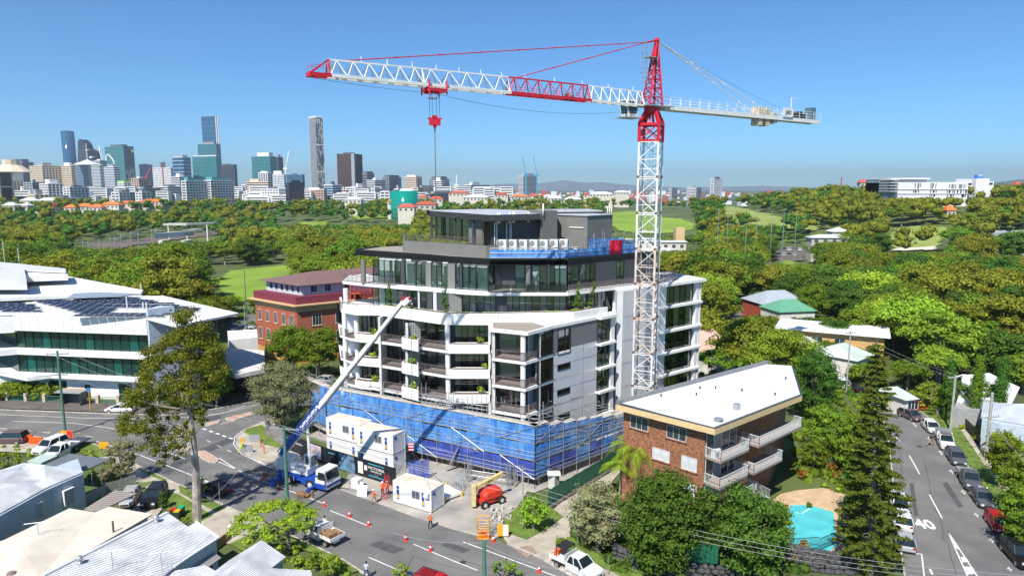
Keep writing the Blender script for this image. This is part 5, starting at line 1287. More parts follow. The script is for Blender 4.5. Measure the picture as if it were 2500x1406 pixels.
# fence post lamps, street poles follow in the street section
# ------------------------------------------------------------ neighbouring buildings
def brickmat(name,c1,c2,mo,ang,bw=0.24,bh=0.086,off=0.5):
 m = bpy.data.materials.new(name); m.use_nodes = True; t = m.node_tree; b = t.nodes["Principled BSDF"]; b.inputs["Roughness"].default_value = 0.9
 tc = t.nodes.new("ShaderNodeTexCoord"); mp = t.nodes.new("ShaderNodeMapping"); mp.inputs["Rotation"].default_value = (0,0,-ang)
 sx = t.nodes.new("ShaderNodeSeparateXYZ"); ad = t.nodes.new("ShaderNodeMath"); cx = t.nodes.new("ShaderNodeCombineXYZ")
 bt_ = t.nodes.new("ShaderNodeTexBrick"); bt_.inputs["Scale"].default_value = 1.0
 bt_.inputs["Brick Width"].default_value = bw; bt_.inputs["Row Height"].default_value = bh; bt_.inputs["Mortar Size"].default_value = 0.006
 bt_.inputs["Color1"].default_value = (*c1,1); bt_.inputs["Color2"].default_value = (*c2,1); bt_.inputs["Mortar"].default_value = (*mo,1); bt_.offset = off
 t.links.new(tc.outputs["Object"],mp.inputs[0]); t.links.new(mp.outputs[0],sx.inputs[0]); t.links.new(sx.outputs[0],ad.inputs[0]); t.links.new(sx.outputs[1],ad.inputs[1])
 t.links.new(ad.outputs[0],cx.inputs[0]); t.links.new(sx.outputs[2],cx.inputs[1]); t.links.new(cx.outputs[0],bt_.inputs[0])
 nz = t.nodes.new("ShaderNodeTexNoise"); nz.inputs["Scale"].default_value = 3.0; nz.inputs["Detail"].default_value = 8; mr = t.nodes.new("ShaderNodeMapRange"); mr.inputs[1].default_value = .3; mr.inputs[2].default_value = .7; mr.inputs[3].default_value = 0.6; mr.inputs[4].default_value = 1.4
 hs = t.nodes.new("ShaderNodeHueSaturation"); t.links.new(cx.outputs[0],nz.inputs[0]); t.links.new(nz.outputs[0],mr.inputs[0]); t.links.new(mr.outputs[0],hs.inputs["Value"])
 t.links.new(bt_.outputs[0],hs.inputs["Color"]); t.links.new(hs.outputs[0],b.inputs["Base Color"])
 bn = t.nodes.new("ShaderNodeBump"); bn.inputs["Strength"].default_value = .5; bn.inputs["Distance"].default_value = .01; bn.invert = True
 t.links.new(bt_.outputs[1],bn.inputs["Height"]); t.links.new(bn.outputs[0],b.inputs["Normal"]); return m
alu = mat("aluminium_frame",(0.62,0.62,0.62),0.4); wglass = mat("window_glass_dark",(0.03,0.05,0.055),0.06,spec=0.8); curt = mat("curtain_white",(0.62,0.64,0.64),0.7,var=0.1)
def window(parent,p,q,z0,z1,n,frame=alu,glass=None,mull=(0.5,),sill=None,out=0.03,deep=0.08):
 """framed window set proud on a wall from p to q with outward normal n"""
 p,q = V2(p),V2(q); d = (q-p).normalized(); L = (q-p).length; mb = MB(); c = (p+q)/2
 for z in (z0,z1): mb.obox(c+n*out/2,d,L+.06,deep,z-.03,z+.03)
 for X in (p,q): mb.obox(X+n*out/2,d,.06,deep,z0+.03,z1-.03)
 for f in mull: mb.obox(p+d*L*f+n*out/2,d,.05,deep*.8,z0+.03,z1-.03)
 w = mb.build("window",frame,parent)
 g = MB(); fs_ = [0]+list(mull)+[1]
 for a,b in zip(fs_,fs_[1:]):
  place_box("pane",glass or wglass,w,p+d*(L*a+.03)+n*(out*.3),p+d*(L*b-.03)+n*(out*.3),z0+.03,z1-.03,.03)
 if sill: sb = MB(); sb.obox(c+n*.06,d,L+.3,.16,z0-.15,z0-.03); sb.build("sill",sill,w)
 return w
# --- brown brick flats with the white roof
F_,L_,R_,RB_,BL_ = [V2(G(x,y,11.3)) for x,y in ((1745,1062),(1503,1000),(1958,978),(1938,903),(1870,899))]
RB_ = V2(G(1936,905,11.3))
FB = E("brick_flats",(F_.x,F_.y,0),"brown brick block of flats with a flat white roof and planted balconies","block of flats")
ld1 = (L_-F_).normalized(); rd1 = (R_-F_).normalized(); ln = Vector((ld1.y,-ld1.x)); ln = ln if ln.y < 0 else -ln; rn = Vector((rd1.y,-rd1.x)); rn = rn if rn.y < 0 else -rn
if ln.x > 0: ln = -ln
bm1 = brickmat("brown_brick_wall",(0.37,0.155,0.06),(0.22,0.08,0.045),(0.22,0.17,0.13),atan2(ld1.y,ld1.x))
wc = F_-ln*.75-rn*1.5; wl = L_-ln*.75+Vector((.5,0)); wr_ = R_-rn*3.2;
WF = wc
wall_P = [wc,wl,BL_-Vector((.5,1.0)),RB_-Vector((1.0,.8)),R_-rn*3.2-rd1*1.2]
MB().prism([wc,wl,BL_-Vector((.5,1.0)),RB_-Vector((1.0,.8)),R_-rn*3.0-rd1*1.0,wc+rd1*6.2-rn*1.8,wc+rd1*6.0-rn*1.8],0,11.3).build("wall",bm1,FB)
MB().prism([F_,L_,BL_,RB_,R_],11.3,11.95).build("roof_fascia",timber,FB)
roofw = mat("white_roof_sheet",(0.84,0.84,0.84),0.5,c2=(0.66,0.67,0.68),scale=0.4,stretch=(1,1,1))
rI = [F_-ln*.25-rn*.25,L_-ln*.3+rd1*.3,BL_-rd1*.3-Vector((0,.4)),RB_-Vector((.35,.2)),R_-rn*.3]
MB().prism([F_,L_,BL_,RB_,R_],11.951,12.0).build("gutter_edge",dkgrey,FB)
t_ = MB().prism(rI,12.0,12.06).build("roof",roofw,FB)
up_ = MB(); up_.wall(L_-ln*.1,BL_,.45,12.0,12.45,-1); up_.build("roof_upstand",mat("grey_flashing",(.22,.23,.24),.5),FB)
rbm = MB(); L12 = (L_-F_).length
for i in range(26):                             # standing ribs of the roof sheets
 f = (i+.5)/26; a = F_+(R_-F_)*f-rn*.4; b = L_+(BL_-L_)*f*1.0
 rbm.beam((a.x,a.y,12.065),(a.x+(b.x-a.x)*.97,a.y+(b.y-a.y)*.97,12.065),.05,.03)
rbm.build("roof_rib",roofw,FB,kind="stuff")
vt = MB();
for px,py in ((1614,968),(1700,965),(1709,949),(1747,949),(1892,965),(1918,926),(1811,955)): c_ = G(px,py,12.06); vt.tube(c_,c_+Vector((0,0,.35)),.1,6)
vt.build("roof_vent",dkgrey,FB,kind="stuff")
c_ = G(1798,1000,12.06); mb = MB(); mb.obox(V2(c_),rd1,.6,.6,12.06,12.75); mb.build("roof_cowl",galv,FB); c_ = G(1754,1028,12.06); mb = MB(); mb.tube(c_,c_+Vector((0,0,.2)),.3,10); mb.tube(c_+Vector((0,0,.2)),c_+Vector((0,0,.32)),.5,12); mb.build("roof_cowl",galv,FB)
# eaves brick lip, windows on the left face
def lw(px0,px1,z0,z1,g=None):
 a,b = tt(px0,z1,wc,wl),tt(px1,z1,wc,wl); d = (wl-wc).normalized()
 window(FB,wc+d*b,wc+d*a,z0,z1,ln,glass=g,sill=bm1,mull=(.5,) if g else (.36,.66))
lw(1540,1583,9.35,10.75); lw(1629,1676,9.35,10.75); lw(1594,1635,6.5,7.75,curt); lw(1665,1702,6.35,7.8,curt); lw(1668,1701,3.4,4.85,curt)
# balconies
balm = mat("balcony_rail_white",(0.62,0.63,0.64),0.4,var=.05); slabm = mat("balcony_slab",(.36,.27,.22),.8)
def balcony(s0,s1,dep,z,inward=1.5,cut=0.0,solid=False):
 A = wc+rd1*s0; B = wc+rd1*s1; a2,b2 = A+rn*dep,B+rn*(dep-cut)
 b_ = MB(); b_.prism([A-rn*.3,B-rn*.3,b2,a2],z-.22,z); ob = b_.build("balcony",slabm,FB)
 r_ = MB()
 for p,q in ((A,a2),(a2,b2),(b2,B)):
  r_.beam((p.x,p.y,z+1.05),(q.x,q.y,z+1.05),.07); r_.beam((p.x,p.y,z+.1),(q.x,q.y,z+.1),.05)
  L = (q-p).length; n = max(1,int(L/.16))
  for i in range(n+1): c = p+(q-p)*i/n; r_.beam((c.x,c.y,z),(c.x,c.y,z+1.05),.035)
 r_.build("railing",balm,ob); return ob
def glassbay(s0,s1,z,h=2.45,back=0.0,n=4):
 A = wc+rd1*s0-rn*back;
 for i in range(n):
  a = A+rd1*((s1-s0)*i/n+.04); b = A+rd1*((s1-s0)*(i+1)/n-.04); window(FB,a,b,z+.05,z+h,rn,glass=wglass if i % 3 != 1 else mat("curtain_grey",(.3,.33,.33),.6),mull=(),out=.05)
for z in (8.35,5.5,2.65):
 glassbay(.2,5.8,z,n=4)
for z in (8.35,5.5): balcony(.1,5.4,1.9,z)
R0 = wc+rd1*6.2-rn*1.8
sh = MB()
L2 = (R_-rn*3.0-rd1*1.0-R0).length
for z in (8.35,5.5):
 for i in range(5):
  a = R0+rd1*(.3+i*1.25); window(FB,a,a+rd1*1.1,z+.05,z+2.3,rn,mull=(),out=.05,glass=wglass)
balcony(7.0,16.6,2.1,8.35,cut=.2); balcony(6.4,12.4,2.0,5.4);
for s,z in ((13.2,9.2),(14.9,5.9),(9.5,3.3),(13.0,2.2)): a = R0+rd1*(s-6.2); window(FB,a,a+rd1*1.6,z,z+1.1,rn)
mb = MB(); a = wc+rd1*8.2+rn*.6
for i in range(9): c = a+rd1*(i*.42); mb.obox(c,rd1,.45,1.1,2.5-i*.24,2.6-i*.24)
for off in (-.55,.55):
 p,q = a+rn*off,a+rd1*3.6+rn*off; mb.beam((p.x,p.y,3.6),(q.x,q.y,1.6),.06); mb.beam((p.x,p.y,2.6),(q.x,q.y,.5),.06)
 for i in range(12): c = p+(q-p)*i/12; zz = 2.6-2.1*i/12; mb.beam((c.x,c.y,zz),(c.x,c.y,zz+1.0),.03)
mb.build("outside_stair",balm,FB); balcony(5.6,8.4,1.4,2.6)
ac = E("air_conditioner",(*(wc+rd1*.7+rn*.9),8.35),"boxy white air conditioner standing on the upper corner balcony of the brick flats","air conditioner",world=False,rz=.6)
MB().box(-.5,.5,-.25,.25,0,.9).build("casing",acm,ac); MB().tube((0,-.25,.45),(0,-.28,.45),.3,12).build("fan_grille",fan_m,ac)
# pool, patio
pool_w = mat("pool_water",(0.10,0.55,0.58),0.06,var=0.12,scale=.5,spec=.6,bump=.08); sand_p = mat("patio_paving",(0.56,0.40,0.24),.9,var=.12,scale=.8); cop = mat("pool_coping",(.62,.45,.27),.85)
po = [V2(G(x,y,.3)) for x,y in ((1932,1231),(1975,1231),(2035,1248),(2040,1300),(2040,1335),(2020,1346),(1960,1343),(1908,1325),(1895,1280))]
sheet("patio",[G(x,y,.2) for x,y in ((1905,1205),(1945,1196),(2010,1190),(2062,1205),(2075,1260),(2060,1345),(2010,1362),(1935,1360),(1860,1330),(1850,1250))],.2,sand_p,thick=.22)
cen_p = sum(po,Vector((0,0)))/len(po); pc = MB()
po2 = [cen_p+(p-cen_p)*1.07 for p in po]
for i in range(len(po)): j = (i+1) % len(po); pc.prism([po[i],po[j],po2[j],po2[i]],.2,.31)
PO = E("swimming_pool",(cen_p.x,cen_p.y,.2),"turquoise swimming pool with sand coloured paving beside the brick flats","swimming pool")
pc.build("coping",cop,PO); MB().prism(po,.203,.25).build("water",pool_w,PO)
mb = MB(); a,b = po[0],po[2]; pth = [po[1]+(cen_p-po[1])*.12,po[1]+(cen_p-po[1])*.35+Vector((-1,0)),po[0]+(cen_p-po[0])*.3];
for p,q in zip(pth,pth[1:]): mb.wall(p,q,.3,.24,.262)
mb.build("pool_step",mat("pool_step_pale",(.35,.68,.66),.4),PO)
pf2 = E("pool_fence",(*V2(G(1960,1360)),.2),"dark green tubular pool fence along the near side of the pool","fence"); mb = MB()
for A,B in ((V2(G(1925,1345,.2)),V2(G(1998,1340,.2))),(V2(G(1998,1345,.2)),V2(G(2045,1325,.2))),(V2(G(2045,1325,.2)),V2(G(2060,1240,.2)))):
 for z in (.35,1.5): mb.beam((A.x,A.y,z),(B.x,B.y,z),.05)
 n = int((B-A).length/.13)
 for i in range(n+1): c = A+(B-A)*i/n; mb.beam((c.x,c.y,.2),(c.x,c.y,1.5),.02)
mb.build("fence_bar",mat("dark_green_metal",(.01,.07,.07),.4),pf2,kind="stuff")
# rock retaining walls
rkm = mat("dark_rock",(0.10,0.098,0.10),.95,c2=(.045,.045,.05),scale=3,bump=1)
def rockwall(pix,z0,z1,label,r=.35):
 P = [V2(G(*p)) for p in pix]; mb = MB()
 for a,b in zip(P,P[1:]):
  L = (b-a).length; n = int(L/.5)+1
  for i in range(n):
   for k in range(int((z1-z0)/.4)+1):
    c = a+(b-a)*((i+random.uniform(0,.8))/n); rr = r*random.uniform(.7,1.2)
    mb.sphere((c.x,c.y+k*.12,z0+k*.4+.1),rr,6,4,.75)
 o = mb.build("rock_wall",rkm); return tag(o,label,"rock wall")
rockwall([(1395,1300),(1440,1318),(1500,1350),(1560,1395)],0,1.2,"low dark rock wall under the olive bush by the right-hand verge")
rockwall([(1500,1362),(1620,1400),(1760,1410),(1900,1412)],0,1.0,"dark rock retaining wall under the dense green trees")
rockwall([(1925,1375),(2000,1395),(2100,1400)],0,1.6,"dark rock wall in the garden below the pool fence")
gfe = E("garden_fence",(*V2(G(1715,1375)),0),"green corrugated fence between the dense trees below the flats","fence"); a,b = V2(G(1672,1395,0)),V2(G(1752,1400,0))
for i in range(8): MB().wall(a+(b-a)*i/8,a+(b-a)*(i+1)/8-Vector((.02,0)),.06,1.0,2.9).build("fence_panel",gfm,gfe)

# --- white school building with solar roof, left
LB = E("school_building",(-74,114,0),"low white modern building with green glass bands and rows of solar panels on its roof","building")
roof_m2 = mat("white_membrane_roof",(0.74,0.74,0.72),.7,c2=(.62,.62,.60),scale=.15)
A1,A2 = Vector((-60.4,111)),Vector((-87,115)); ad1 = (A2-A1).normalized(); an = Vector((ad1.y,-ad1.x)); an = an if an.y < 0 else -an
def strip(P,z0,z1,m,name,**k): return MB().prism(P,z0,z1).build(name,m,LB,**k)
A3 = A2+Vector((-14,6)); A4 = A2+Vector((-30,8))
# storeys: glass bands and white slabs
gg = mat("green_dark_glass",(0.008,0.045,0.04),.05,spec=.8); gg2 = mat("green_paler_glass",(0.01,0.10,0.085),.08,spec=.7)  # two glass tones, the paler one on scattered panes
for z0,z1 in ((4.45,7.7),(8.75,11.9)):
 n_ = 15
 for i in range(n_):
  a,b = A1+ad1*(1.0+i*1.66),A1+ad1*(1.0+(i+1)*1.66-.06); place_box("window_pane",gg if (i*7+int(z0)) % 5 else gg2,LB,a-an*1.0,b-an*1.0,z0,z1,.06)
 mb = MB()
 for i in range(n_+1): mb.obox(A1+ad1*(.97+i*1.66)-an*.92,ad1,.07,.12,z0,z1)
 mb.build("mullion",frame_m,LB,kind="stuff")
 B0 = A1+ad1*26-an*1
 for i in range(6): place_box("window_pane",gg,LB,B0+Vector((-2.6*i,2.0*i)),B0+Vector((-2.6*i-2.5,2.0*i+1.92)),z0,z1,.06)
 strip([A1+ad1*.4-an*2.2,A1+ad1*26-an*2.2,A1+ad1*26-an*4,A1+ad1*.4-an*4],z0,z1,inner,"interior_wall")
strip([A1-ad1*.2,A1+ad1*25,A1+ad1*27+an*1.6,A1+ad1*40+an*1.0-Vector((0,-8)),A1+ad1*40-an*12,A1-ad1*.2-an*12],7.72,8.7,white,"floor_band")
strip([A1-ad1*.2,A1+ad1*19,A1+ad1*21.5+an*2.2,A1+ad1*40+an*2-Vector((0,-6)),A1+ad1*40-an*12,A1-ad1*.2-an*12],3.75,4.4,white,"floor_band")
strip([A1-ad1*-.3-an*1.5,A1+ad1*40-an*1.5,A1+ad1*40-an*8,A1+ad1*.3-an*8],0,3.75,white,"base_wall")
mb = MB()
for f,w_,z1 in ((.9,1.5,3.0),(3.0,1.2,3.0),(5,2.4,2.9),(13,.9,2.4),(17.5,3.2,2.9)):
 window(LB,A1+ad1*f-an*1.48,A1+ad1*(f+w_)-an*1.48,.15,z1,an,frame=frame_m,glass=gg,mull=(.5,) if w_ > 1.3 else ())
strip([A1+an*.2,A1+ad1*25+an*.2,A1+ad1*25-an*.4,A1-an*.4],11.95,14.55,white,"fascia_band")
jt = MB()
for i in range(16): c = A1+ad1*(.8+i*1.62)+an*.21; jt.obox(c,ad1,.035,.02,12.0,14.5)
jt.build("fascia_joint",midgrey,LB,kind="stuff")
strip([A1+ad1*25+an*.2,A1+ad1*28+an*1.8,A1+ad1*44+an*6,A1+ad1*44,A1+ad1*25-an*.4],11.6,14.4,white,"fascia_band")
# roofs
tipR = V2(G(583,768,15.2));
front = [A1+an*.2,A1+ad1*25+an*.2]
rp_ = [V2(G(x,y,14.9)) for x,y in ((362,783),(14,772),(-120,760),(-60,705),(0,744),(345,722),(420,728),(500,745),(583,767),(400,800))]
rp_ = [A1+an*.2-ad1*0,A1+ad1*25+an*.2,A1+ad1*44+an*5,V2(G(-60,735,14.9)),V2(G(0,742,14.9)),V2(G(300,722,14.9)),V2(G(400,722,14.9)),V2(G(583,764,14.9)),V2(G(430,795,14.9))]
strip(rp_,14.56,14.9,roof_m2,"roof")
strip([V2(G(x,y,15.5)) for x,y in ((-80,738),(0,728),(345,714),(350,708),(165,674),(60,670),(0,664),(-80,664))],14.9,15.5,roof_m2,"roof")
strip([V2(G(x,y,15.7)) for x,y in ((165,727),(300,722),(345,717),(240,713),(180,716))],15.51,15.7,mat("blue_grey_roof",(.28,.34,.40),.5),"roof")
strip([V2(G(x,y,18)) for x,y in ((-60,690),(65,690),(60,662),(-60,662))],16.6,18.6,ltgrey,"plant_enclosure")
strip([V2(G(x,y,18)) for x,y in ((60,672),(165,668),(160,654),(60,656))],16.6,17.8,white,"plant_enclosure")
strip([V2(G(x,y,18.6)) for x,y in ((-80,652),(0,648),(60,656),(160,660),(158,652),(40,640),(-80,630))],18.0,18.3,ltgrey,"roof")
# upstand blade at the corner
strip([A1-ad1*.1+an*.2,A1-ad1*.1-an*3.0,A1-ad1*2.6-an*3.6,A1-ad1*.4+an*.2],3,16.3,mat("pale_blue_wall",(.50,.57,.66),.6,var=.05),"blade_wall")
strip([A1-ad1*2-an*3.5,V2(G(470,800,12)),V2(G(500,790,12)),V2(G(440,770,14))],0,14.5,offwhite,"side_wall")
strip([V2(G(x,y,14)) for x,y in ((480,800),(530,786),(530,772),(440,775))],0,14.3,dkgrey,"side_wall")  # charcoal stands in for the shade under the roof overhang
# solar array: each panel a part, rows parallel to the front
pvm = mat("solar_cell",(0.018,0.02,0.035),.12,spec=.7,var=.1); pvf = mat("panel_frame",(.66,.66,.66),.4)
pan = MB().box(-.78,.78,-.42,.42,0,.05).mesh("solar_panel"); pan.materials.append(pvm); panf = MB()
panf.box(-.82,.82,-.46,.46,-.02,.03); pf_me = panf.mesh("panel_frame"); pf_me.materials.append(pvf)
rows = []
rowd = (V2(G(385,770,15))-V2(G(90,775,15))).normalized()
cnt = 0
def solar(x0,x1,y,m=1):
 """a row of panels between two picture columns on the roof"""
 global cnt
 y = 728+(y-728)*(.86 if x0 > 110 or y < 745 else .72); m = 2 if x0 > 110 else 0
 a,b = V2(G(x0,y,15.1)),V2(G(x1,y+m,15.1)); d = (b-a).normalized(); n = int((b-a).length/1.72)
 for i in range(n):
  if cnt >= 290: return
  c = a+d*(i+.5)*1.72; o = link("solar_panel",pan,LB); o.location = Vector((c.x,c.y,15.12))-OFF[LB.name]; o.rotation_euler = (R(10),0,atan2(d.y,d.x));
  f = link("panel_frame",pf_me,o); cnt += 1
for x0,x1,y in ((5,120,772),(-10,110,766.5),(-20,104,761),(-30,96,756),(-30,88,751),(-30,80,746.5),
                  (180,425,777),(195,450,771.5),(180,290,766),(385,470,766),(165,300,761),(370,500,761),(150,300,756),(400,497,756),(135,470,751.5),(120,455,747),(105,440,743),(92,400,739),(85,385,735.5),(190,370,732),(240,350,729)):
 solar(x0,x1,y,-1.5)
mb = MB()
for x,y,h in ((48,650,5),(12,640,6),(311,758,2.5),(350,754,1.2),(358,754,1.2),(345,712,1.5)): c = G(x,y,15); mb.tube((c.x,c.y,14.8),(c.x,c.y,15+h),.12,6)
mb.build("flue",ltgrey,LB)
# terrace to the right of the school
strip([V2(G(x,y,5)) for x,y in ((556,850),(645,855),(647,900),(575,915),(520,900))],4.3,5.0,offwhite,"terrace"); strip([V2(G(x,y,5)) for x,y in ((556,826),(628,822),(630,842),(560,850))],4.0,6.6,white,"terrace_roof")
strip([V2(G(x,y,4)) for x,y in ((540,905),(640,905),(640,890),(550,880))],0,4.3,dkgrey,"side_wall")
# street fence and hedge in front of the school
SFc = E("street_fence",(*V2(G(200,985)),0),"green railing fence with sandstone posts before the white school building","fence"); st_m = mat("sandstone",(.55,.46,.33),.9,var=.15)
px_l = [(-40,972),(18,974),(65,976),(110,978),(160,979),(240,981),(290,982),(335,982),(385,982),(430,980)]
gr = MB()
for (x,y) in px_l: c = V2(G(x,y+4)); MB().obox(c,ad1,.55,.5,0,1.5).build("stone_post",st_m,SFc)
for a,b in zip(px_l,px_l[1:]):
 A,B = V2(G(a[0],a[1]+4)),V2(G(b[0],b[1]+4))
 for z in (.25,1.15): gr.beam((A.x,A.y,z),(B.x,B.y,z),.06)
 n = int((B-A).length/.2)
 for i in range(n): c = A+(B-A)*i/n; gr.beam((c.x,c.y,.1),(c.x,c.y,1.15),.035)
gr.build("railing",mat("heritage_green",(.05,.22,.17),.5),SFc,kind="stuff")
for (x0,y0,x1,y1) in ((445,976,520,962),(545,955,640,932)):
 A,B = V2(G(x0,y0+4)),V2(G(x1,y1+4))
 f = E("street_fence",(A.x,A.y,0),"green railing and stone posts in the shade of the %s" % ("dark round tree" if x0 < 500 else "grey green tree near the scaffold"),"fence")
 g_ = MB()
 for i in range(3): MB().obox(A+(B-A)*i/2,ad1,.55,.5,0,1.5).build("stone_post",st_m,f)
 for z in (.25,1.15): g_.beam((A.x,A.y,z),(B.x,B.y,z),.06)
 n = int((B-A).length/.2)
 for i in range(n): c = A+(B-A)*i/n; g_.beam((c.x,c.y,.1),(c.x,c.y,1.15),.035)
 g_.build("railing",mat("heritage_green",(.05,.22,.17),.5),f,kind="stuff")
# bus shelter
bs = V2(G(192,984)); BS = E("bus_shelter",(bs.x,bs.y,0),"grey bus shelter with a flat roof behind the power pole at the left","bus shelter"); mb = MB()
mb.wall(bs+Vector((-1.9,0)),bs+Vector((1.6,-.4)),.08,.1,2.3); mb.wall(bs+Vector((1.6,-.4)),bs+Vector((1.4,-1.8)),.08,.1,2.3); mb.wall(bs+Vector((-1.9,0)),bs+Vector((-2.1,-1.4)),.08,.1,2.3); mb.build("wall",mat("shelter_grey",(.10,.11,.12),.4),BS)
MB().prism([bs+Vector(v) for v in ((-2.6,.3),(2.1,-.2),(1.9,-2.2),(-2.8,-1.7))],2.3,2.5).build("roof",mat("shelter_roof",(.33,.33,.32),.7),BS); MB().prism([bs+Vector(v) for v in ((-2.6,.3),(2.1,-.2),(2.1,-.3),(-2.6,.2))],2.5,2.56).build("trim",yellow_m,BS)
p = V2(G(221,1003)); mb = MB(); mb.tube((p.x,p.y,.1),(p.x,p.y,3.4),.07,6); mb.tube((p.x-.3,p.y-.02,3.5),(p.x-.3+.02,p.y+.04,3.5),.01,4); BSs = mb.build("bus_stop_sign",yellow_m); tag(BSs,"yellow bus stop post with a blue disc before the shelter","sign")
mb = MB(); mb.tube((p.x,p.y-.06,3.55),(p.x,p.y+.0,3.55),.35,14); link("sign_disc",mb.mesh("sign_disc"),BSs,mat("sign_blue",(.03,.2,.45),.4))

# --- red brick heritage building
HC = Vector((-43.9,137)); hl = (Vector((-55.4,146))-HC).normalized(); hr2 = (Vector((-39.4,140.2))-HC).normalized()
hnl = Vector((hl.y,-hl.x)); hnl = hnl if hnl.y < 0 else -hnl; hnr = Vector((hr2.y,-hr2.x)); hnr = hnr if hnr.y < 0 else -hnr
HB = E("heritage_building",(HC.x,HC.y,0),"red brick building with maroon parapet, brown hipped roof and orange fire stair","building")
rbm_ = brickmat("red_brick_wall",(0.46,0.10,0.045),(0.30,0.07,0.035),(0.30,0.20,0.15),atan2(hl.y,hl.x))
LL,LR = 15.0,36.0
def hp(a,b): return HC+hl*a+hr2*b
MB().prism([hp(0,0),hp(LL,0),hp(LL,LR),hp(0,LR)],0,11.0).build("wall",rbm_,HB)
cream = mat("cream_stone",(.62,.43,.22),.8,var=.08); maroon = mat("maroon_parapet",(.20,.035,.06),.6,var=.1)
MB().prism([hp(-.04,-.04),hp(LL+.04,-.04),hp(LL+.04,LR),hp(-.04,LR)],11.0,12.3).build("frieze",cream,HB)
MB().prism([hp(-.06,-.06),hp(LL+.06,-.06),hp(LL+.06,LR),hp(-.06,LR)],0,2.2).build("plinth",mat("ochre_render",(.58,.30,.08),.8,var=.1),HB)
MB().prism([hp(-1.1,-1.1),hp(LL+1.1,-1.1),hp(LL+1.1,LR),hp(-1.1,LR)],12.3,12.55).build("cornice",cream,HB)
o = MB(); o.prism([hp(-.2,-.2),hp(LL+.2,-.2),hp(LL+.2,LR),hp(-.2,LR)],12.55,14.1); o.build("parapet",maroon,HB)
MB().prism([hp(1.8,2.2),hp(LL-.6,2.2),hp(LL-.6,LR),hp(1.8,LR)],14.1,16.3).build("attic_wall",mat("pale_blue_board",(.56,.60,.66),.7),HB)
er = [hp(.6,1.0),hp(LL+.8,1.0),hp(LL+.8,LR+1),hp(.6,LR+1)]; r0,r1 = hp(LL/2,8.5),hp(LL/2,LR-6)
v = [(*p,16.3) for p in er]+[(*r0,18.3),(*r1,18.3)]
brf = ribmat("brown_sheet_roof",(.20,.115,.10),.3,atan2(hl.y,hl.x),.03,.6)
MB().add(v,[(0,4,1),(0,3,5,4),(1,4,5,2),(2,5,3),(3,0,1,2)]).build("roof",brf,HB,fixn=True)
wfr = mat("white_sash_frame",(.7,.7,.66),.5)
def sash(p,d,n,w_,z0,z1): window(HB,p,p+d*w_,z0,z1,n,frame=wfr,glass=wglass,mull=(.33,.66),sill=cream)
for i in range(5):
 a = 1.1+i*2.95
 for z0,z1 in ((7.9,10.2),(3.8,6.3)): sash(hp(a,0)+hnl*.02,hl,hnl,1.15,z0,z1)
for b in (3.2,8.2,20,25,30):
 for z0,z1 in ((7.9,10.2),(3.8,6.3)): sash(hp(0,b)+hnr*.02,hr2,hnr,1.9,z0,z1)
sash(hp(0,5.0)+hnr*.08,hr2,hnr,1.9,.4,2.0)
for i in range(6): window(HB,hp(2.3+i*1.95,2.2)+hnl*.02,hp(3.2+i*1.95,2.2)+hnl*.02,14.6,15.9,hnl,frame=wfr,mull=())
for b in (4.2,7.2,11.5,19,23,25.5,28,31): window(HB,hp(1.8,b)+hnr*.02,hp(1.8,b+1.3)+hnr*.02,14.6,15.9,hnr,frame=wfr,mull=(.5,))
fsr = mat("orange_red_steel",(.60,.12,.05),.5); fe = MB(); b0_,n0 = 12.6,hnr
def fp(b,o_): c = hp(0,b)+hnr*o_; return (c.x,c.y)
for b in (11.5,17):
 for o_ in (.3,2.6): fe.beam((*fp(b,o_),0),(*fp(b,o_),16.5 if b < 12 else 15),.2)
for z in (14.0,10.6,7.2,3.8): fe.prism([Vector(fp(b,o_)) for b,o_ in ((11.4,.1),(13,.1),(13,2.7),(11.4,2.7))],z-.1,z)
for i,z in enumerate((14.0,10.6,7.2)):
 for o_ in ((.4,1.3) if i % 2 == 0 else (1.6,2.5)):
  fe.beam((*fp(13,o_),z),(*fp(17,o_),z-3.4),.12,.5); fe.beam((*fp(13,o_),z+1),(*fp(17,o_),z-2.4),.06)
 fe.prism([Vector(fp(b,o_)) for b,o_ in ((16.6,.1),(18.5,.1),(18.5,2.7),(16.6,2.7))],z-3.5,z-3.4)
for z in (14,15,16,16.9):
 fe.beam((*fp(11.4,.1),z),(*fp(11.4,2.7),z),.06); fe.beam((*fp(11.4,2.7),z),(*fp(15,2.7),z),.06)
for i in range(11): fe.beam((*fp(11.4+i*.33,2.7),14),(*fp(11.4+i*.33,2.7),17),.03)
fe.beam((*fp(15,2.7),14),(*fp(15,2.7),17),.14); fe.beam((*fp(11.4,2.7),14),(*fp(11.4,2.7),17),.14); fe.beam((*fp(11.4,2.7),17),(*fp(15,2.7),17),.14)
fe.build("fire_stair",fsr,HB)

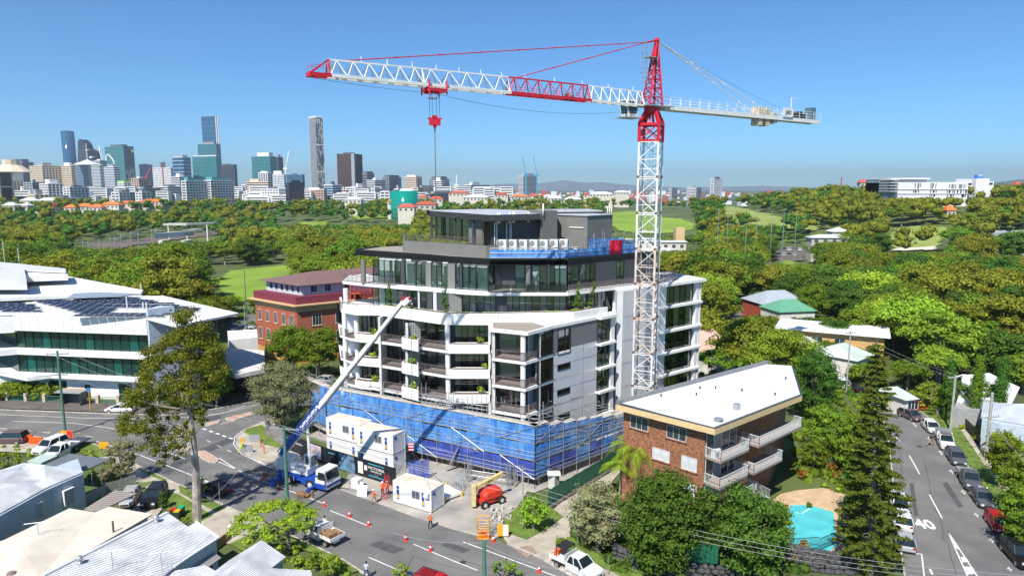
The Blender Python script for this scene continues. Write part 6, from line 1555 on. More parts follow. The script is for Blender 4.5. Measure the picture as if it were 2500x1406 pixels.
# --- houses lower left
def house(name,label,faces,m,wallP=None,wm=None,zw=4.3,thick=.12,group=None):
 """faces: roof planes as lists of 3-D points"""
 c = sum((Vector(p) for p in faces[0]),Vector())/len(faces[0]); o = E(name,(c.x,c.y,0),label,"house",group)
 for f in faces:
  mb = MB(); n = len(f); top = [Vector(p) for p in f]; bot = [p-Vector((0,0,thick)) for p in top]
  nr_ = (top[1]-top[0]).cross(top[2]-top[0])
  if nr_.z < 0: top.reverse(); bot.reverse()
  mb.add(top+bot,[tuple(range(n)),tuple(range(2*n-1,n-1,-1))]+[(i,n+i,n+(i+1) % n,(i+1) % n) for i in range(n)])
  mb.build("roof",m,o,fixn=True)
 if wallP: MB().prism(wallP,0,zw).build("wall",wm,o)
 return o
ang_h = atan2(*(V2(G(112,1190,4.5))-V2(G(206,1148,4.5))).yx)
lbw = ribmat("pale_blue_boarding",(.42,.50,.58),1.2,ang_h,.02,.6); rW = ribmat("pale_zinc_roof",(.60,.62,.64),.2,ang_h+pi/2,.05,.4,.16); rC = mat("cream_tile_roof",(.70,.64,.54),.8,c2=(.60,.53,.43),scale=.5,bump=.2)
z = 4.6
hA = [G(-60,1285,z),G(0,1252,z),G(112,1190,z),G(206,1150,z)]
HA = house("weatherboard_house","pale blue house with a zinc hip roof and white slatted window hoods at far left",[
 [G(-60,1285,z),G(0,1252,z),G(112,1190,z),G(0,1177,z+.9),G(-60,1170,z+.9)],[G(112,1190,z),G(206,1150,z),G(108,1134,z+.95),G(108,1134,z+.95)][:3],[G(0,1177,z+.9),G(112,1190,z),G(108,1134,z+.95),G(58,1129,z),G(-60,1165,z)]],rW,
 [V2(G(-60,1288,z)),V2(G(112,1193,z)),V2(G(203,1153,z)),V2(G(200,1150,z))+Vector((-3,4)),V2(G(-60,1200,z))],lbw,z-.15)
hwd = (V2(G(203,1153,z))-V2(G(112,1193,z))).normalized(); hwn = Vector((hwd.y,-hwd.x))
w0_ = V2(G(112,1193,z)); jt = MB()
for s in np.arange(-9,9,1.2):
 c = w0_+hwd*s+hwn*.01
 if s < 7.2: jt.obox(c,hwd,.03,.03,0,z-.2)
jt.build("board_batten",mat("pale_blue_batten",(.36,.44,.52),.6),HA,kind="stuff")
shm = mat("slat_white",(.74,.74,.72),.5)
for px0,px1,py in ((26,48,1262),(70,98,1240),(151,176,1202)):
 d0 = tt(px0,3,w0_,w0_+hwd); d1_ = tt(px1,3,w0_,w0_+hwd); zc = 2.7
 mb = MB()
 for i in range(11): z_ = zc-.75+i*.15; mb.prism([w0_+hwd*d0+hwn*.05,w0_+hwd*d1_+hwn*.05,w0_+hwd*d1_+hwn*.4,w0_+hwd*d0+hwn*.4],z_,z_+.04)
 mb.prism([w0_+hwd*d0+hwn*.05,w0_+hwd*d1_+hwn*.05,w0_+hwd*d1_+hwn*.45,w0_+hwd*d0+hwn*.45],zc+.9,zc+.95)
 for s in (d0,d1_): mb.obox(w0_+hwd*s+hwn*.22,hwd,.04,.36,zc-.8,zc+.9)
 mb.build("window_hood",shm,HA)
for px,py in ((196,1232),(100,1268),(125,1258)):
 p = V2(G(px,py,.8)); a = E("air_conditioner",(p.x,p.y,.3),"white air conditioner beside the pale blue house, %s" % {196: "nearest the slatted carport",100: "nearest the camera by the cream roof",125: "the middle one along the wall"}[px],"air conditioner",world=False,rz=ang_h)
 MB().box(-.5,.5,-.2,.2,0,.9).build("casing",acm,a); MB().tube((0,-.2,.45),(0,-.23,.45),.32,12).build("fan_grille",fan_m,a)
# dark carport roof and hut roofs behind house A
house("carport","carport with a dark grey sheet roof beside the pale blue house",[[G(110,1133,3.6),G(205,1148,3.2),G(270,1120,3.2),G(170,1106,3.6)]],ribmat("dark_zinc_roof",(.16,.18,.20),.25,ang_h,.04,.45),None)
for px,py in ((206,1200),(232,1190)): pass
house("garden_shed","pale green flat roofed shed behind the pale blue house",[[G(66,1125,3),G(100,1130,3),G(140,1112,3),G(105,1108,3)]],mat("pale_green_roof",(.45,.55,.50),.6),[V2(G(68,1126,3)),V2(G(98,1129,3)),V2(G(136,1113,3)),V2(G(105,1109,3))],mat("pale_green_wall",(.4,.5,.46),.7),2.9)
MB_ = house("slatted_carport","carport with a weathered ribbed roof over a silver car",[[G(205,1242,2.9),G(240,1248,2.9),G(335,1203,2.7),G(280,1196,2.9)]],ribmat("weathered_rib_roof",(.30,.27,.24),.45,ang_h+pi/2+.25,.08,.8),None)
mb = MB()
for px,py in ((330,1206),(236,1248),(285,1200)): p = G(px,py,2.7); mb.beam((p.x,p.y,0),(p.x,p.y,2.6),.12)
mb.build("post",wood_m,MB_)
# cream roof house, white corrugated roof house, grey gabled house
z = 4.4
HBh = house("cream_roof_house","house under a broad cream coloured roof with a television aerial",[
 [G(169,1240,z),G(233,1250,z),G(266,1236,z),G(372,1254,z),G(240,1330,z),G(100,1410,z),G(40,1450,z),G(50,1290+50,z+.8)],
 [G(169,1240,z),G(50,1340,z+.8),G(40,1450,z),G(-120,1480,z),G(-120,1300,z),G(0,1322,z)]],rC,
 [V2(G(120,1285,z)),V2(G(360,1257,z)),V2(G(240,1328,z)),V2(G(100,1405,z)),V2(G(-100,1470,z)),V2(G(-100,1340,z))],offwhite,4.2)
z = 4.6
HCh = house("corrugated_roof_house","white house with a broad pale corrugated roof and two spinning vents",[
 [G(409,1250,z+.5),G(459,1285,z+.2),G(478,1273,z+.3),G(534,1312,z),G(425,1383,z),G(380,1420,z),G(60,1440,z),G(105,1404,z+.5)]],rW,
 [V2(G(415,1262,z)),V2(G(528,1312,z)),V2(G(425,1380,z)),V2(G(380,1420,z)),V2(G(100,1420,z))],mat("pale_house_wall",(.52,.58,.62),.6,var=.05),4.3)
rl_ = MB(); a,b = G(409,1250,z+.55),G(105,1404,z+.55); rl_.beam(a,b,.35,.12); rl_.build("ridge_cap",ltgrey,HCh); rl_ = MB(); a,b = G(534,1312,z),G(425,1383,z); rl_.beam(a,b,.16,.16); rl_.beam(G(534,1312,z),G(478,1273,z+.3),.16,.16); rl_.build("gutter",white,HCh)
hw = V2(G(425,1380,z)); hd_ = (V2(G(528,1312,z))-hw).normalized(); hn_ = Vector((hd_.y,-hd_.x)); L_w = (V2(G(528,1312,z))-hw).length
window(HCh,hw+hd_*L_w*.42,hw+hd_*L_w*.86,1.8,3.2,hn_,frame=shm,mull=(.25,.5,.75)); mb = MB(); a,b = hw+hd_*L_w*.38,hw+hd_*L_w*.9
mb.add([(*a,3.5),(*b,3.5),(*(b+hn_*.9),3.1),(*(a+hn_*.9),3.1),(*a,3.44),(*b,3.44),(*(b+hn_*.9),3.04),(*(a+hn_*.9),3.04)],[(3,2,1,0),(4,5,6,7),(0,1,5,4),(1,2,6,5),(2,3,7,6),(3,0,4,7)]); mb.build("window_awning",ribmat("awning_grey",(.3,.3,.3),.2,ang_h),HCh,fixn=True)
for (x,y,zz,lab) in ((382,1273,5.1,"far"),(195,1374,5.1,"near")):
 p = G(x,y,zz); mb = MB(); mb.tube((p.x,p.y,zz-.3),(p.x,p.y,zz+.2),.2,10); mb.sphere((p.x,p.y,zz+.4),.28,12,8); mb.build("roof_vent",galv,HCh,smooth=True)
p = G(277,1296,4.5); mb = MB().tube((p.x,p.y,4.3),(p.x,p.y,5.5),.09,8).build("flue",mat("rust_flue",(.15,.09,.07),.7),HBh)
p = G(28,1398,4.8); mb = MB().sphere((p.x,p.y,4.7),.4,12,8,.6).build("roof_vent",mat("brown_vent",(.22,.15,.14),.6),HBh,smooth=True)
for i,(x,y,zz,s,hh,lab) in enumerate(((95,1313,4.6,1.0,HBh,""),(276,1390,5.0,1.1,HCh,""),(395,1385,4.9,.9,HCh,""))):
 p = G(x,y,zz); mb = MB(); H_ = 1.5*s; mb.tube((p.x,p.y,zz-.3),(p.x,p.y,zz+H_),.03,5)
 mb.tube((p.x-1.0*s,p.y-.3,zz+H_),(p.x+1.0*s,p.y+.3,zz+H_),.018,4)
 for k in range(6): x_ = p.x-1.0*s+k*.36*s; y_ = p.y-.3+k*.11; mb.tube((x_-.1,y_+.35,zz+H_),(x_+.1,y_-.35,zz+H_),.012,4)
 mb.tube((p.x,p.y,zz+H_*.7),(p.x+.8,p.y-.3,zz-.1),.012,4); mb.tube((p.x,p.y,zz+H_*.7),(p.x-.7,p.y-.5,zz-.1),.012,4); mb.build("aerial",galv,hh)
z = 4.2
house("gabled_house","grey house with a zinc gable roof under the spreading street tree",[
 [G(639,1317,z+1.2),G(698,1358,z),G(662,1386,z),G(759,1391,z),G(770,1440,z),G(520,1440,z+1.0)],
 [G(639,1317,z+1.2),G(520,1440,z+1.0),G(460,1440,z),G(526,1392,z),G(560,1366,z+.3)],
 [G(526,1392,z),G(500,1379,z+.2),G(380,1400,z),G(330,1440,z),G(460,1440,z)]],rW,
 [V2(G(640,1335,z)),V2(G(690,1360,z)),V2(G(655,1386,z)),V2(G(620,1440,z)),V2(G(520,1440,z)),V2(G(560,1385,z))],mat("blue_grey_wall",(.3,.35,.4),.7),4.0)
# --- houses to the right
def simple_house(px0,px1,py,zz,dep,hgt,roofm,wallm,label,name="house",ang=0.35,dz=0.0):
 c0 = V2(G(px0,py,zz)); wd_ = (V2(G(px1,py,zz))-c0).length; d = Vector((cos(ang),sin(ang))); n = Vector((-d.y,d.x)); c = c0
 P = [c,c+d*wd_,c+d*wd_+n*dep,c+n*dep]; o = E(name,(c.x,c.y,dz),label,"house")
 MB().prism(P,dz,zz-.05).build("wall",wallm,o)
 e = .5; Q_ = [c-d*e-n*e,c+d*(wd_+e)-n*e,c+d*(wd_+e)+n*(dep+e),c-d*e+n*(dep+e)]; r0,r1 = c+d*min(wd_*.3,dep*.5)+n*dep/2,c+d*(wd_-min(wd_*.3,dep*.5))+n*dep/2
 v = [(*p,zz) for p in Q_]+[(*r0,zz+hgt),(*r1,zz+hgt)]
 MB().add(v,[(0,1,5,4),(1,2,5),(2,3,4,5),(3,0,4),(3,2,1,0)]).build("roof",roofm,o,fixn=True)
 for k in range(2): s = wd_*(.25+.4*k); window(o,c+d*s-n*.02,c+d*(s+1.3)-n*.02,dz+1.2,dz+2.5,-n,frame=wfr)
 return o
pinkt = mat("pink_tile_roof",(.62,.42,.34),.8,c2=(.52,.34,.27),scale=1.0,bump=.2); greyr = ribmat("grey_blue_sheet_roof",(.38,.43,.48),.3,.4,.03); palgr = ribmat("pale_green_sheet_roof",(.52,.60,.55),.3,.4,.03); wwall = mat("white_weatherboard",(.72,.70,.66),.7)
simple_house(1706,1800,858,4.5,14,3.2,pinkt,wwall,"house with a pink tiled hip roof behind the right wing",ang=.1)
simple_house(1930,2080,832,3.6,9,2.2,greyr,wwall,"grey roofed cottage in the shade of the tall trees",ang=.5)
simple_house(1995,2060,860,4.0,9,2.2,palgr,wwall,"white cottage with a pale roof left of the twin grey gables",ang=.7)
simple_house(2040,2125,838,4.6,9,2.6,greyr,wwall,"twin gabled white cottage with grey roofs by the bend",ang=.7)
simple_house(2090,2180,880,4.0,9,2.0,palgr,wwall,"cottage with a pale green sheet roof beyond the pine",ang=.7)
simple_house(1870,1990,745,5.0,12,3,greyr,mat("red_weatherboard",(.4,.08,.05),.7),"grey roofed villa carrying solar panels among the trees",ang=.2)
simple_house(1905,2000,762,4.6,9,2.5,mat("green_gable_roof",(.12,.35,.22),.6),wwall,"small house with a green gable beside the solar villa",ang=.2)
oc = mat("ochre_brick_wall",(.60,.36,.14),.8,var=.1)
c = V2(G(1905,800,7.0)); e_ = V2(G(2160,822,7.0)); d = (e_-c).normalized(); n = Vector((-d.y,d.x)); o = E("motel_block",(c.x,c.y,0),"long ochre brick block under a white flat roof among the trees","building")
MB().prism([c,e_,e_+n*9,c+n*9],0,6.9).build("wall",oc,o); MB().prism([c-n*1-d,e_-n*1+d,e_+n*10+d,c+n*10-d],6.9,7.25).build("roof",roofw,o)
for i in range(int(((e_-c).length-3)/4.2)): window(o,c+d*(2+i*4.2)-n*.02,c+d*(4+i*4.2)-n*.02,4.4,5.9,-n,frame=wfr)
# large white roof and grey blue roofs at the far right
wr1 = house("villa","long white sheet roof behind the columnar trees at the right",[[G(2335,985,3.2),G(2350,915,4.2),G(2415,910,4.2),G(2490,945,3.6),G(2470,985,3.2),G(2400,972,3.2)]],roofw,[V2(G(2330,975,4.5)),V2(G(2350,930,4.5)),V2(G(2470,945,4.5)),V2(G(2460,980,4.5))],mat('grey_board',(.35,.36,.36),.7),3.1)  # walls in one even darker grey
wr2 = house("cottage","pale blue house with a grey sheet roof at the right edge",[[G(2395,1015,4.2),G(2440,1025,4.2),G(2475,985,5.4),G(2400,980,4.6)],[G(2440,1025,4.2),G(2560,1045,4.2),G(2560,985,5.4),G(2475,985,5.4)]],ribmat("pale_grey_roof",(.50,.54,.60),.3,.9,.04),[V2(G(2398,1020,4.2)),V2(G(2440,1030,4.2)),V2(G(2560,1048,4.2)),V2(G(2560,1000,4.2)),V2(G(2410,990,4.2))],mat("pale_blue_wall_2",(.5,.58,.66),.7),4.0)
gg_ = simple_house(2212,2240,975,3.0,6,1.2,palgr,wwall,"small garage with a pale gable roof at the end of the street","garage",.3)
# ------------------------------------------------------------ distant city, campus and far structures
CG = {"teal": mat("city_glass_teal",(0.02,0.14,0.16),.12,spec=.9,rnd=.2),"blue": mat("city_glass_blue",(0.02,0.11,0.22),.10,spec=.9,rnd=.15),"dark": mat("city_glass_dark",(0.02,0.035,0.05),.15,spec=.7,rnd=.2),
      "grey": mat("city_window_grey",(0.07,0.085,0.10),.2,spec=.5,rnd=.2),"brown": mat("city_glass_brown",(0.045,0.03,0.03),.2,spec=.5)}
CF = {"white": mat("city_white",(.74,.74,.74),.7,var=.05,scale=.05),"cream": mat("city_cream",(.66,.55,.42),.75,var=.05,scale=.05),"grey": mat("city_grey",(.32,.34,.37),.7,var=.05,scale=.05),"dgrey": mat("city_dark_grey",(.10,.12,.15),.6,var=.05,scale=.05),
      "teal": mat("city_teal_spandrel",(.10,.34,.36),.4,var=.05,scale=.05),"brown": mat("city_brown",(.13,.08,.07),.6,var=.05,scale=.05),"pink": mat("city_pink",(.62,.45,.38),.75,scale=.05),"blue": mat("city_blue_spandrel",(.09,.2,.32),.4,scale=.05),"green": mat("city_lime",(.35,.6,.12),.6,scale=.05)}
def cb_(label,xl,xm,xr,ytop,Y,glass,facing,fh=3.6,band=.4,pier=0.0,yaw=25,top=None,name="office_tower",zb=0.0,cap=None,pitch_w=4.0,group=None):
 """city block: nearest edge in column xm, left face back to xl, right face back to xr; real floor bands and piers stand proud of the glass body"""
 a = R(yaw); zt = D(xm,ytop,Y).z; k = Y*CT/FPX
 c = V2(D(xm,460,Y)); dl = Vector((-cos(a),sin(a))); dr = Vector((sin(a),cos(a)))
 def ln_(px,d):
  if abs(px-xm) < .5: return 6.0
  u = (px-1250)/FPX; t = (u*c.y-c.x)/(d.x-u*d.y) if abs(d.x-u*d.y) > 1e-6 else 30
  return min(max(t,6),90)
 wl_,wr_ = ln_(xl,dl),ln_(xr,dr)
 P = [c,c+dr*wr_,c+dr*wr_+dl*wl_,c+dl*wl_]
 o = E(name,(c.x,c.y,zb),label,"building",group)
 MB().prism(P,zb-2,zt-.5).build("glazed_core",CG[glass],o)
 nf = max(2,int((zt-zb)/fh)); fh2 = (zt-zb)/nf
 mb = MB(); e = .35
 cen_ = c+dr*wr_/2+dl*wl_/2
 def rect(m,x): return [c-dl*m-dr*m,c+dr*(wr_+m)-dl*m,c+dr*(wr_+m)+dl*(wl_+m),c+dl*(wl_+m)-dr*m]
 R_e = rect(e,0)
 if band > 0:
  for i in range(nf+1): z = zb+i*fh2; mb.prism(R_e,z-fh2*band/2,min(zt,z+fh2*band/2))
 if pier > 0:
  R_p = e+.12
  for d,n,L in ((dl,-dr,wl_),(dr,-dl,wr_)):
   m_ = max(1,int(L/pitch_w))
   for i in range(m_+1): q = c+d*(L*i/m_)+n*.3; mb.obox(q,d,pier,.5,zb,zt)
 mb.prism(rect(e+.1,0),zt-.8,zt+.6)
 mb.build("facade_frame",CF[facing],o,kind="stuff")
 if not cap and xr-xl > 12: cap = (.15+xm % 3*.1,.6+xm % 4*.1,2.5+xm % 5,("grey","white","dgrey")[xm % 3])
 if cap:
  f0,f1,hh,cm = cap; Rc = [c+dr*(wr_*f0)+dl*(wl_*f0),c+dr*(wr_*f1)+dl*(wl_*f0),c+dr*(wr_*f1)+dl*(wl_*f1),c+dr*(wr_*f0)+dl*(wl_*f1)]
  MB().prism(Rc,zt+.6,zt+.6+hh).build("roof_plant",CF[cm],o)
 return o,c,dl,dr,wl_,wr_,zt
# far to near: towers
def round_tower(px0,px1,ytop,Y,label,lean=0):
 k = (px1-px0)/2*Y*CT/FPX; c = V2(D((px0+px1)/2,460,Y)); zt = D(px0,ytop,Y).z; o = E("office_tower",(c.x,c.y,0),label,"building")
 MB().tube((c.x,c.y,-2),(c.x,c.y,zt),k,28).build("glazed_core",CG["blue"],o,smooth=True)
 mb = MB(); n = int(zt/4.2)
 for i in range(n+1): mb.tube((c.x,c.y,i*4.2),(c.x,c.y,i*4.2+.8),k+.25,28)
 mb.tube((c.x,c.y,zt),(c.x,c.y,zt+2),k*.6,12); mb.build("spandrel",CF["blue"],o,kind="stuff"); mb = MB().tube((c.x,c.y,zt),(c.x,c.y,zt+22),.6,5).build("mast",CF["white"],o); return o
round_tower(163,191,321,2500,"round blue glass tower with a mast at the left of the skyline")
# sail-topped dark tower
Y = 2600; prof = [(193,340),(197,342),(203,348),(208,358),(212,372),(215,395),(216,430),(216,470),(190,470),(190,345)]
P3 = [D(x,y,Y) for x,y in prof]; o = E("office_tower",(P3[0].x,Y,0),"dark tower with a curved sail shaped crown behind the round tower","building")
mb = MB(); mb.loft([[Vector((p.x,Y,p.z)) for p in P3],[Vector((p.x+6,Y+40,p.z)) for p in P3]]); mb.build("glazed_core",CG["dark"],o,fixn=True)
mb = MB()
for i in range(40):
 z = 10+i*4.4
 if z > D(200,345,Y).z: break
 xr_ = min([p.x for p in P3 if p.z <= z+8 and p.x > P3[0].x]+[P3[6].x]); xs_ = [p for p in P3[:8] if p.z > z]; xr_ = max(p.x for p in P3[:8] if abs(p.z-z) < 60) if xs_ else P3[6].x
 zz = [(p.x) for p in P3[1:7] if p.z >= z]; xr_ = (max(zz) if zz else P3[6].x)
 mb.box(P3[-1].x,xr_-1,Y-.6,Y,z,z+1.2)
mb.build("spandrel",CF["dgrey"],o,kind="stuff")
cb_("dark glass office block just right of the sail crowned tower",220,222,262,368,2400,"dark","dgrey",band=.12)
o,c,dl,dr,wl_,wr_,zt = cb_("teal glass tower with a white ribbon outline and a charcoal side",262,309,343,357,1900,"teal","teal",fh=3.8,band=.3,yaw=30,cap=(.2,.8,5,"dgrey"))
mb = MB(); fn = -dr
def rib(pts):
 for (x0,y0),(x1,y1) in zip(pts,pts[1:]):
  def onf(x,y):
   u = (x-1250)/FPX; t = (u*c.y-c.x)/(dl.x-u*dl.y); q = c+dl*t+fn*.9; return Vector((q.x,q.y,D(x,y,q.y).z))
  mb.beam(onf(x0,y0),onf(x1,y1),1.6,3.2)
rib([(262,357),(263,372),(267,392),(270,408)]); rib([(274,408),(276,395),(277,380),(283,378),(291,388),(295,398),(294,408)]); mb.build("ribbon",CF["white"],o)
mb = MB().prism([c+dr*wr_*.02-dl*.9,c+dr*wr_-dl*.9,c+dr*wr_-dl*.4,c+dr*wr_*.02-dl*.4],0,zt-.9).build("side_cladding",CF["dgrey"],o)
mb = MB()
for i in range(22):
 for j in range(3): z = 20+j*22+random.uniform(0,20); q = c+dr*(4+i*wr_/24)-dl*.95; mb.obox(q,dr,.5,.2,z,z+random.uniform(6,16))
mb.build("light_slot",CF["white"],o,kind="stuff")
mb = MB(); q = c+dr*wr_*.78-dl*1.2; q3 = (q.x,q.y,zt-12); mb.add([(q3[0],q3[1],q3[2]+5),(q3[0]+5,q3[1]+3,q3[2]),(q3[0],q3[1],q3[2]-5),(q3[0]-5,q3[1]-3,q3[2])],[(0,1,2,3)]); mb.build("emblem",CF["green"],o)
cb_("dark blue glass block with a sloping top left of the red mast",345,345,385,402,2200,"blue","dgrey",band=.1,yaw=40)
cb_("white ribbed office tower with a dark sign box on its roof",386,420,434,410,1750,"grey","white",fh=4.2,band=.45,pier=2.0,pitch_w=4.6,cap=(.35,.6,14,"dgrey"))
cb_("blue glass office tower with white top bands",434,452,478,384,2000,"blue","white",fh=10,band=.12,cap=(.2,.9,6,"grey"))
# tallest stepped tower
cb_("tall blue glass tower with a bright vertical fin, highest of the skyline",510,540,549,284,2420,"blue","blue",fh=16,band=.1,yaw=20)
cb_("stepped shoulder of blue glass at the foot of the tallest tower",497,534,552,352,2350,"teal","blue",fh=9,band=.12,yaw=20)
o,c,dl,dr,wl_,wr_,zt = cb_("broad green blue glass block in front of the tallest tower",470,532,548,382,2050,"teal","teal",fh=3.8,band=.28,yaw=20,cap=(0,.98,3,"white"))
fin = D(528,290,2405); mb = MB(); mb.box(fin.x-3.5,fin.x-1,2404,2408,120,fin.z+8); mb.box(fin.x+3,fin.x+5.5,2404,2408,120,fin.z+8); tag(mb.build("facade_fin",CF["white"]),"pale twin fins running up the front of the tallest tower","facade fin")
cb_("dark ribbed office slab right of the tallest tower",551,575,583,402,2300,"dark","dgrey",fh=60,band=.04,pier=1.6,pitch_w=5)
cb_("white office slab edge beside the dark ribbed one",574,578,583,402,2320,"blue","white",band=.1)
cb_("teal glass office block with a white roof box left of a luffing crane",625,662,683,382,1850,"teal","teal",fh=7.6,band=.1,pier=.6,pitch_w=9,cap=(.05,.7,10,"white"))
cb_("narrow dark glass block behind the white luffing crane",682,684,700,384,1950,"dark","dgrey",band=.1)
# patterned white residential tower
o,c,dl,dr,wl_,wr_,zt = cb_("slender white residential tower with a broken black and white pattern",766,777,799,286,2380,"dark","white",fh=3.4,band=.0,yaw=50,name="residential_tower",cap=(0,1,4,"white"))
mb = MB(); nf = int(zt/3.4)
for i in range(nf): q = c+dl*wl_/2; mb.obox(q-dr*.8,dl,wl_+1.6,1.8,i*3.4,i*3.4+1.0)
for col_ in range(11):
 z = 0
 while z < zt-4:
  h = random.uniform(4,20);
  if random.random() < .46: q = c+dr*(1+col_*wr_/11+random.uniform(-.4,.4))-dl*.8; mb.obox(q,dr,1.15,.5,z,min(z+h,zt))
  z += h+random.uniform(1,7)
for z in (zt*.33,zt*.66): mb.obox(c+dr*wr_/2-dl*1,dr,wr_+2,1,z,z+3)
mb.build("balcony_pattern",CF["white"],o,kind="stuff")
o = cb_("dark brown slab tower with a grey stripe down its middle",830,866,890,376,1500,"brown","brown",fh=3.4,band=.35,yaw=12,pier=.5,pitch_w=3.2)
o_,c,dl,dr,wl_,wr_,zt = o; mb = MB(); q = c-dr*1.2-dl*.0; mb.obox(c+dl*2-dr*1.0,dl,7,1,0,zt+1); mb.obox(c+dr*3-dl*1.0,dr,7,1,0,zt+1); mb.build("service_stripe",CF["grey"],o_)
# mid height blocks
blocks = [
 ("grey office block with rooftop plant at the far left",45,60,100,396,2100,"dark","grey",.35,0,(.3,.9,9,"dgrey")),("grey louvred office block left of the round tower",100,118,165,408,1800,"blue","grey",.35,0,None),
 ("cream slab with a bright end wall",90,108,165,405,1250,"grey","cream",.5,1.5,None),("cream block with a small yellow roof sign",165,178,200,405,1260,"grey","cream",.5,1.2,None),
 ("blue block under a white pyramid roof",186,206,230,402,1500,"blue","grey",.3,0,None),("dark slab behind the pyramid roofed block",222,232,262,386,1950,"dark","dgrey",.2,0,None),
 ("slim white tower beside a teal stripe",238,248,266,402,1600,"teal","white",.4,0,None),("tall white and teal apartment tower left of the ribbon tower",246,250,276,392,1650,"teal","white",.22,0,None),
 ("white balconied tower with blue stripes",268,282,306,408,1350,"blue","white",.45,0,(.2,.8,5,"grey")),("block with a lime green top floor",298,304,336,446,1250,"grey","white",.4,1.0,(0,1,3,"green")),
 ("brown apartment block under a tower crane",333,340,372,436,1200,"brown","pink",.3,2.0,None),("white stepped apartment block",352,360,378,446,1250,"grey","white",.4,0,None),
 ("long white slab full of balconies, left half",453,455,512,442,900,"grey","white",.38,1.1,(.1,.9,4,"teal")),("long white slab full of balconies, right half",505,515,577,441,930,"dark","white",.4,.9,(.1,.9,4,"teal")),
 ("white office block left of the long slab",428,440,470,432,1300,"grey","white",.4,0,(.2,.6,6,"white")),("cream office block with banded windows",609,655,668,444,1100,"grey","cream",.45,0,(.5,.9,4,"cream")),
 ("white and dark office tower with glazed corner",640,655,672,422,1250,"dark","white",.2,1.5,None),("white gridded office block beneath the crane",668,694,700,426,1350,"blue","white",.4,1.0,None),
 ("blue glass block with a dark edge",700,740,748,427,1450,"blue","blue",.3,0,None),("black glass cube with a roof garden",703,706,748,446,900,"dark","dgrey",.15,0,(.2,.8,3,"dgrey")),
 ("white apartment block in front of the gridded offices",645,680,704,462,950,"grey","white",.5,1.5,None),("cream low office building with a tall blank shaft",748,790,797,464,950,"grey","pink",.45,1.0,None),
 ("blue and white office block beside the cream shaft",796,812,838,452,960,"blue","white",.25,0,None),("dark topped apartment tower right of the brown slab",890,897,918,424,1500,"dark","grey",.35,0,(.1,.9,4,"dgrey")),
 ("white apartment tower with stacked balconies",900,916,944,440,1350,"grey","white",.4,0,None),("grey apartment tower with white fins",938,950,982,433,1400,"dark","grey",.3,1.0,(.1,.9,4,"dgrey")),
 ("beige apartment tower with a blue end",990,1016,1032,432,1350,"grey","cream",.35,1.2,(.1,.8,3,"white")),("twin apartment tower topped with planting",1051,1076,1098,437,1300,"grey","grey",.4,1.0,(.1,.9,4,"dgrey")),
 ("white block in front of the planted twin tower",1060,1078,1084,442,1150,"grey","white",.45,0,None),("pink and white block behind the black cube",520,530,560,455,1500,"grey","white",.4,0,None),
 ("white offices with stacked terraces on the right",1135,1150,1196,452,1150,"grey","white",.4,0,(.1,.5,4,"white")),("white apartment tower wrapped by twin blue cranes",1266,1278,1311,429,1900,"dark","white",.45,0,None),
 ("white apartment block near the green round building",932,950,972,468,850,"grey","white",.4,1.0,None),("white stepped apartments left of the green round building",968,972,985,462,870,"dark","white",.45,0,None),
 ("white office block on the far right skyline",1733,1742,1765,437,1500,"blue","white",.35,1.0,None),("low white apartments right of the crane mast",1672,1700,1730,458,1500,"grey","white",.45,0,None),
 ("small white block left of the far right tower",1630,1640,1665,460,1600,"grey","white",.4,0,None),
 ("pale apartment row at the left below the cream slab",10,25,70,442,1000,"grey","cream",.4,1.6,(.1,.5,5,"white")),("grey apartment row with many balconies",72,80,128,446,980,"grey","grey",.4,1.4,(.1,.3,4,"grey")),
 ("grey apartment block in the middle of the row",110,118,166,449,960,"grey","white",.4,1.0,None),("white apartment block with open balconies",166,170,226,458,900,"grey","white",.45,1.6,None),
 ("yellow based apartment terrace",80,84,130,476,890,"grey","cream",.5,2.0,None),("low white apartment row behind orange roofs",282,290,340,470,850,"grey","white",.45,1.2,None),
 ("low grey office row behind the orange roofs",330,350,400,460,1000,"grey","grey",.4,0,None),("white low block right of the orange roofs",395,410,452,456,1050,"grey","white",.45,0,None),
 ("small white block above the orange hip roof",340,345,376,470,860,"grey","white",.5,1.4,None),("white apartments behind the parking trees",132,140,204,484,800,"grey","white",.5,1.0,None),
 ("white block by the cream hotel",598,600,612,452,1200,"grey","white",.4,0,None),("low white row below the brown tower",860,868,905,458,1000,"grey","white",.45,1,None),
 ("white low offices right of the brown tower",905,915,935,462,1000,"grey","white",.45,1,None),("long cream block right of the green round building",1012,1020,1088,458,1000,"grey","cream",.5,1.5,None),
 ("grey clinic roofs beyond the round building",1040,1050,1120,474,850,"grey","grey",.4,0,None)]
for b in blocks:
 lab,xl,xm,xr,yt,Y,gl_,fc_,bd_,pr_,cap_ = b
 cb_(lab,xl,xm,xr,yt,Y,gl_,fc_,fh=3.3,band=bd_,pier=pr_,pitch_w=4.5,cap=cap_,name="apartment_block" if "apartment" in lab or "slab" in lab else "office_block",yaw=22+(xm % 5)*3)
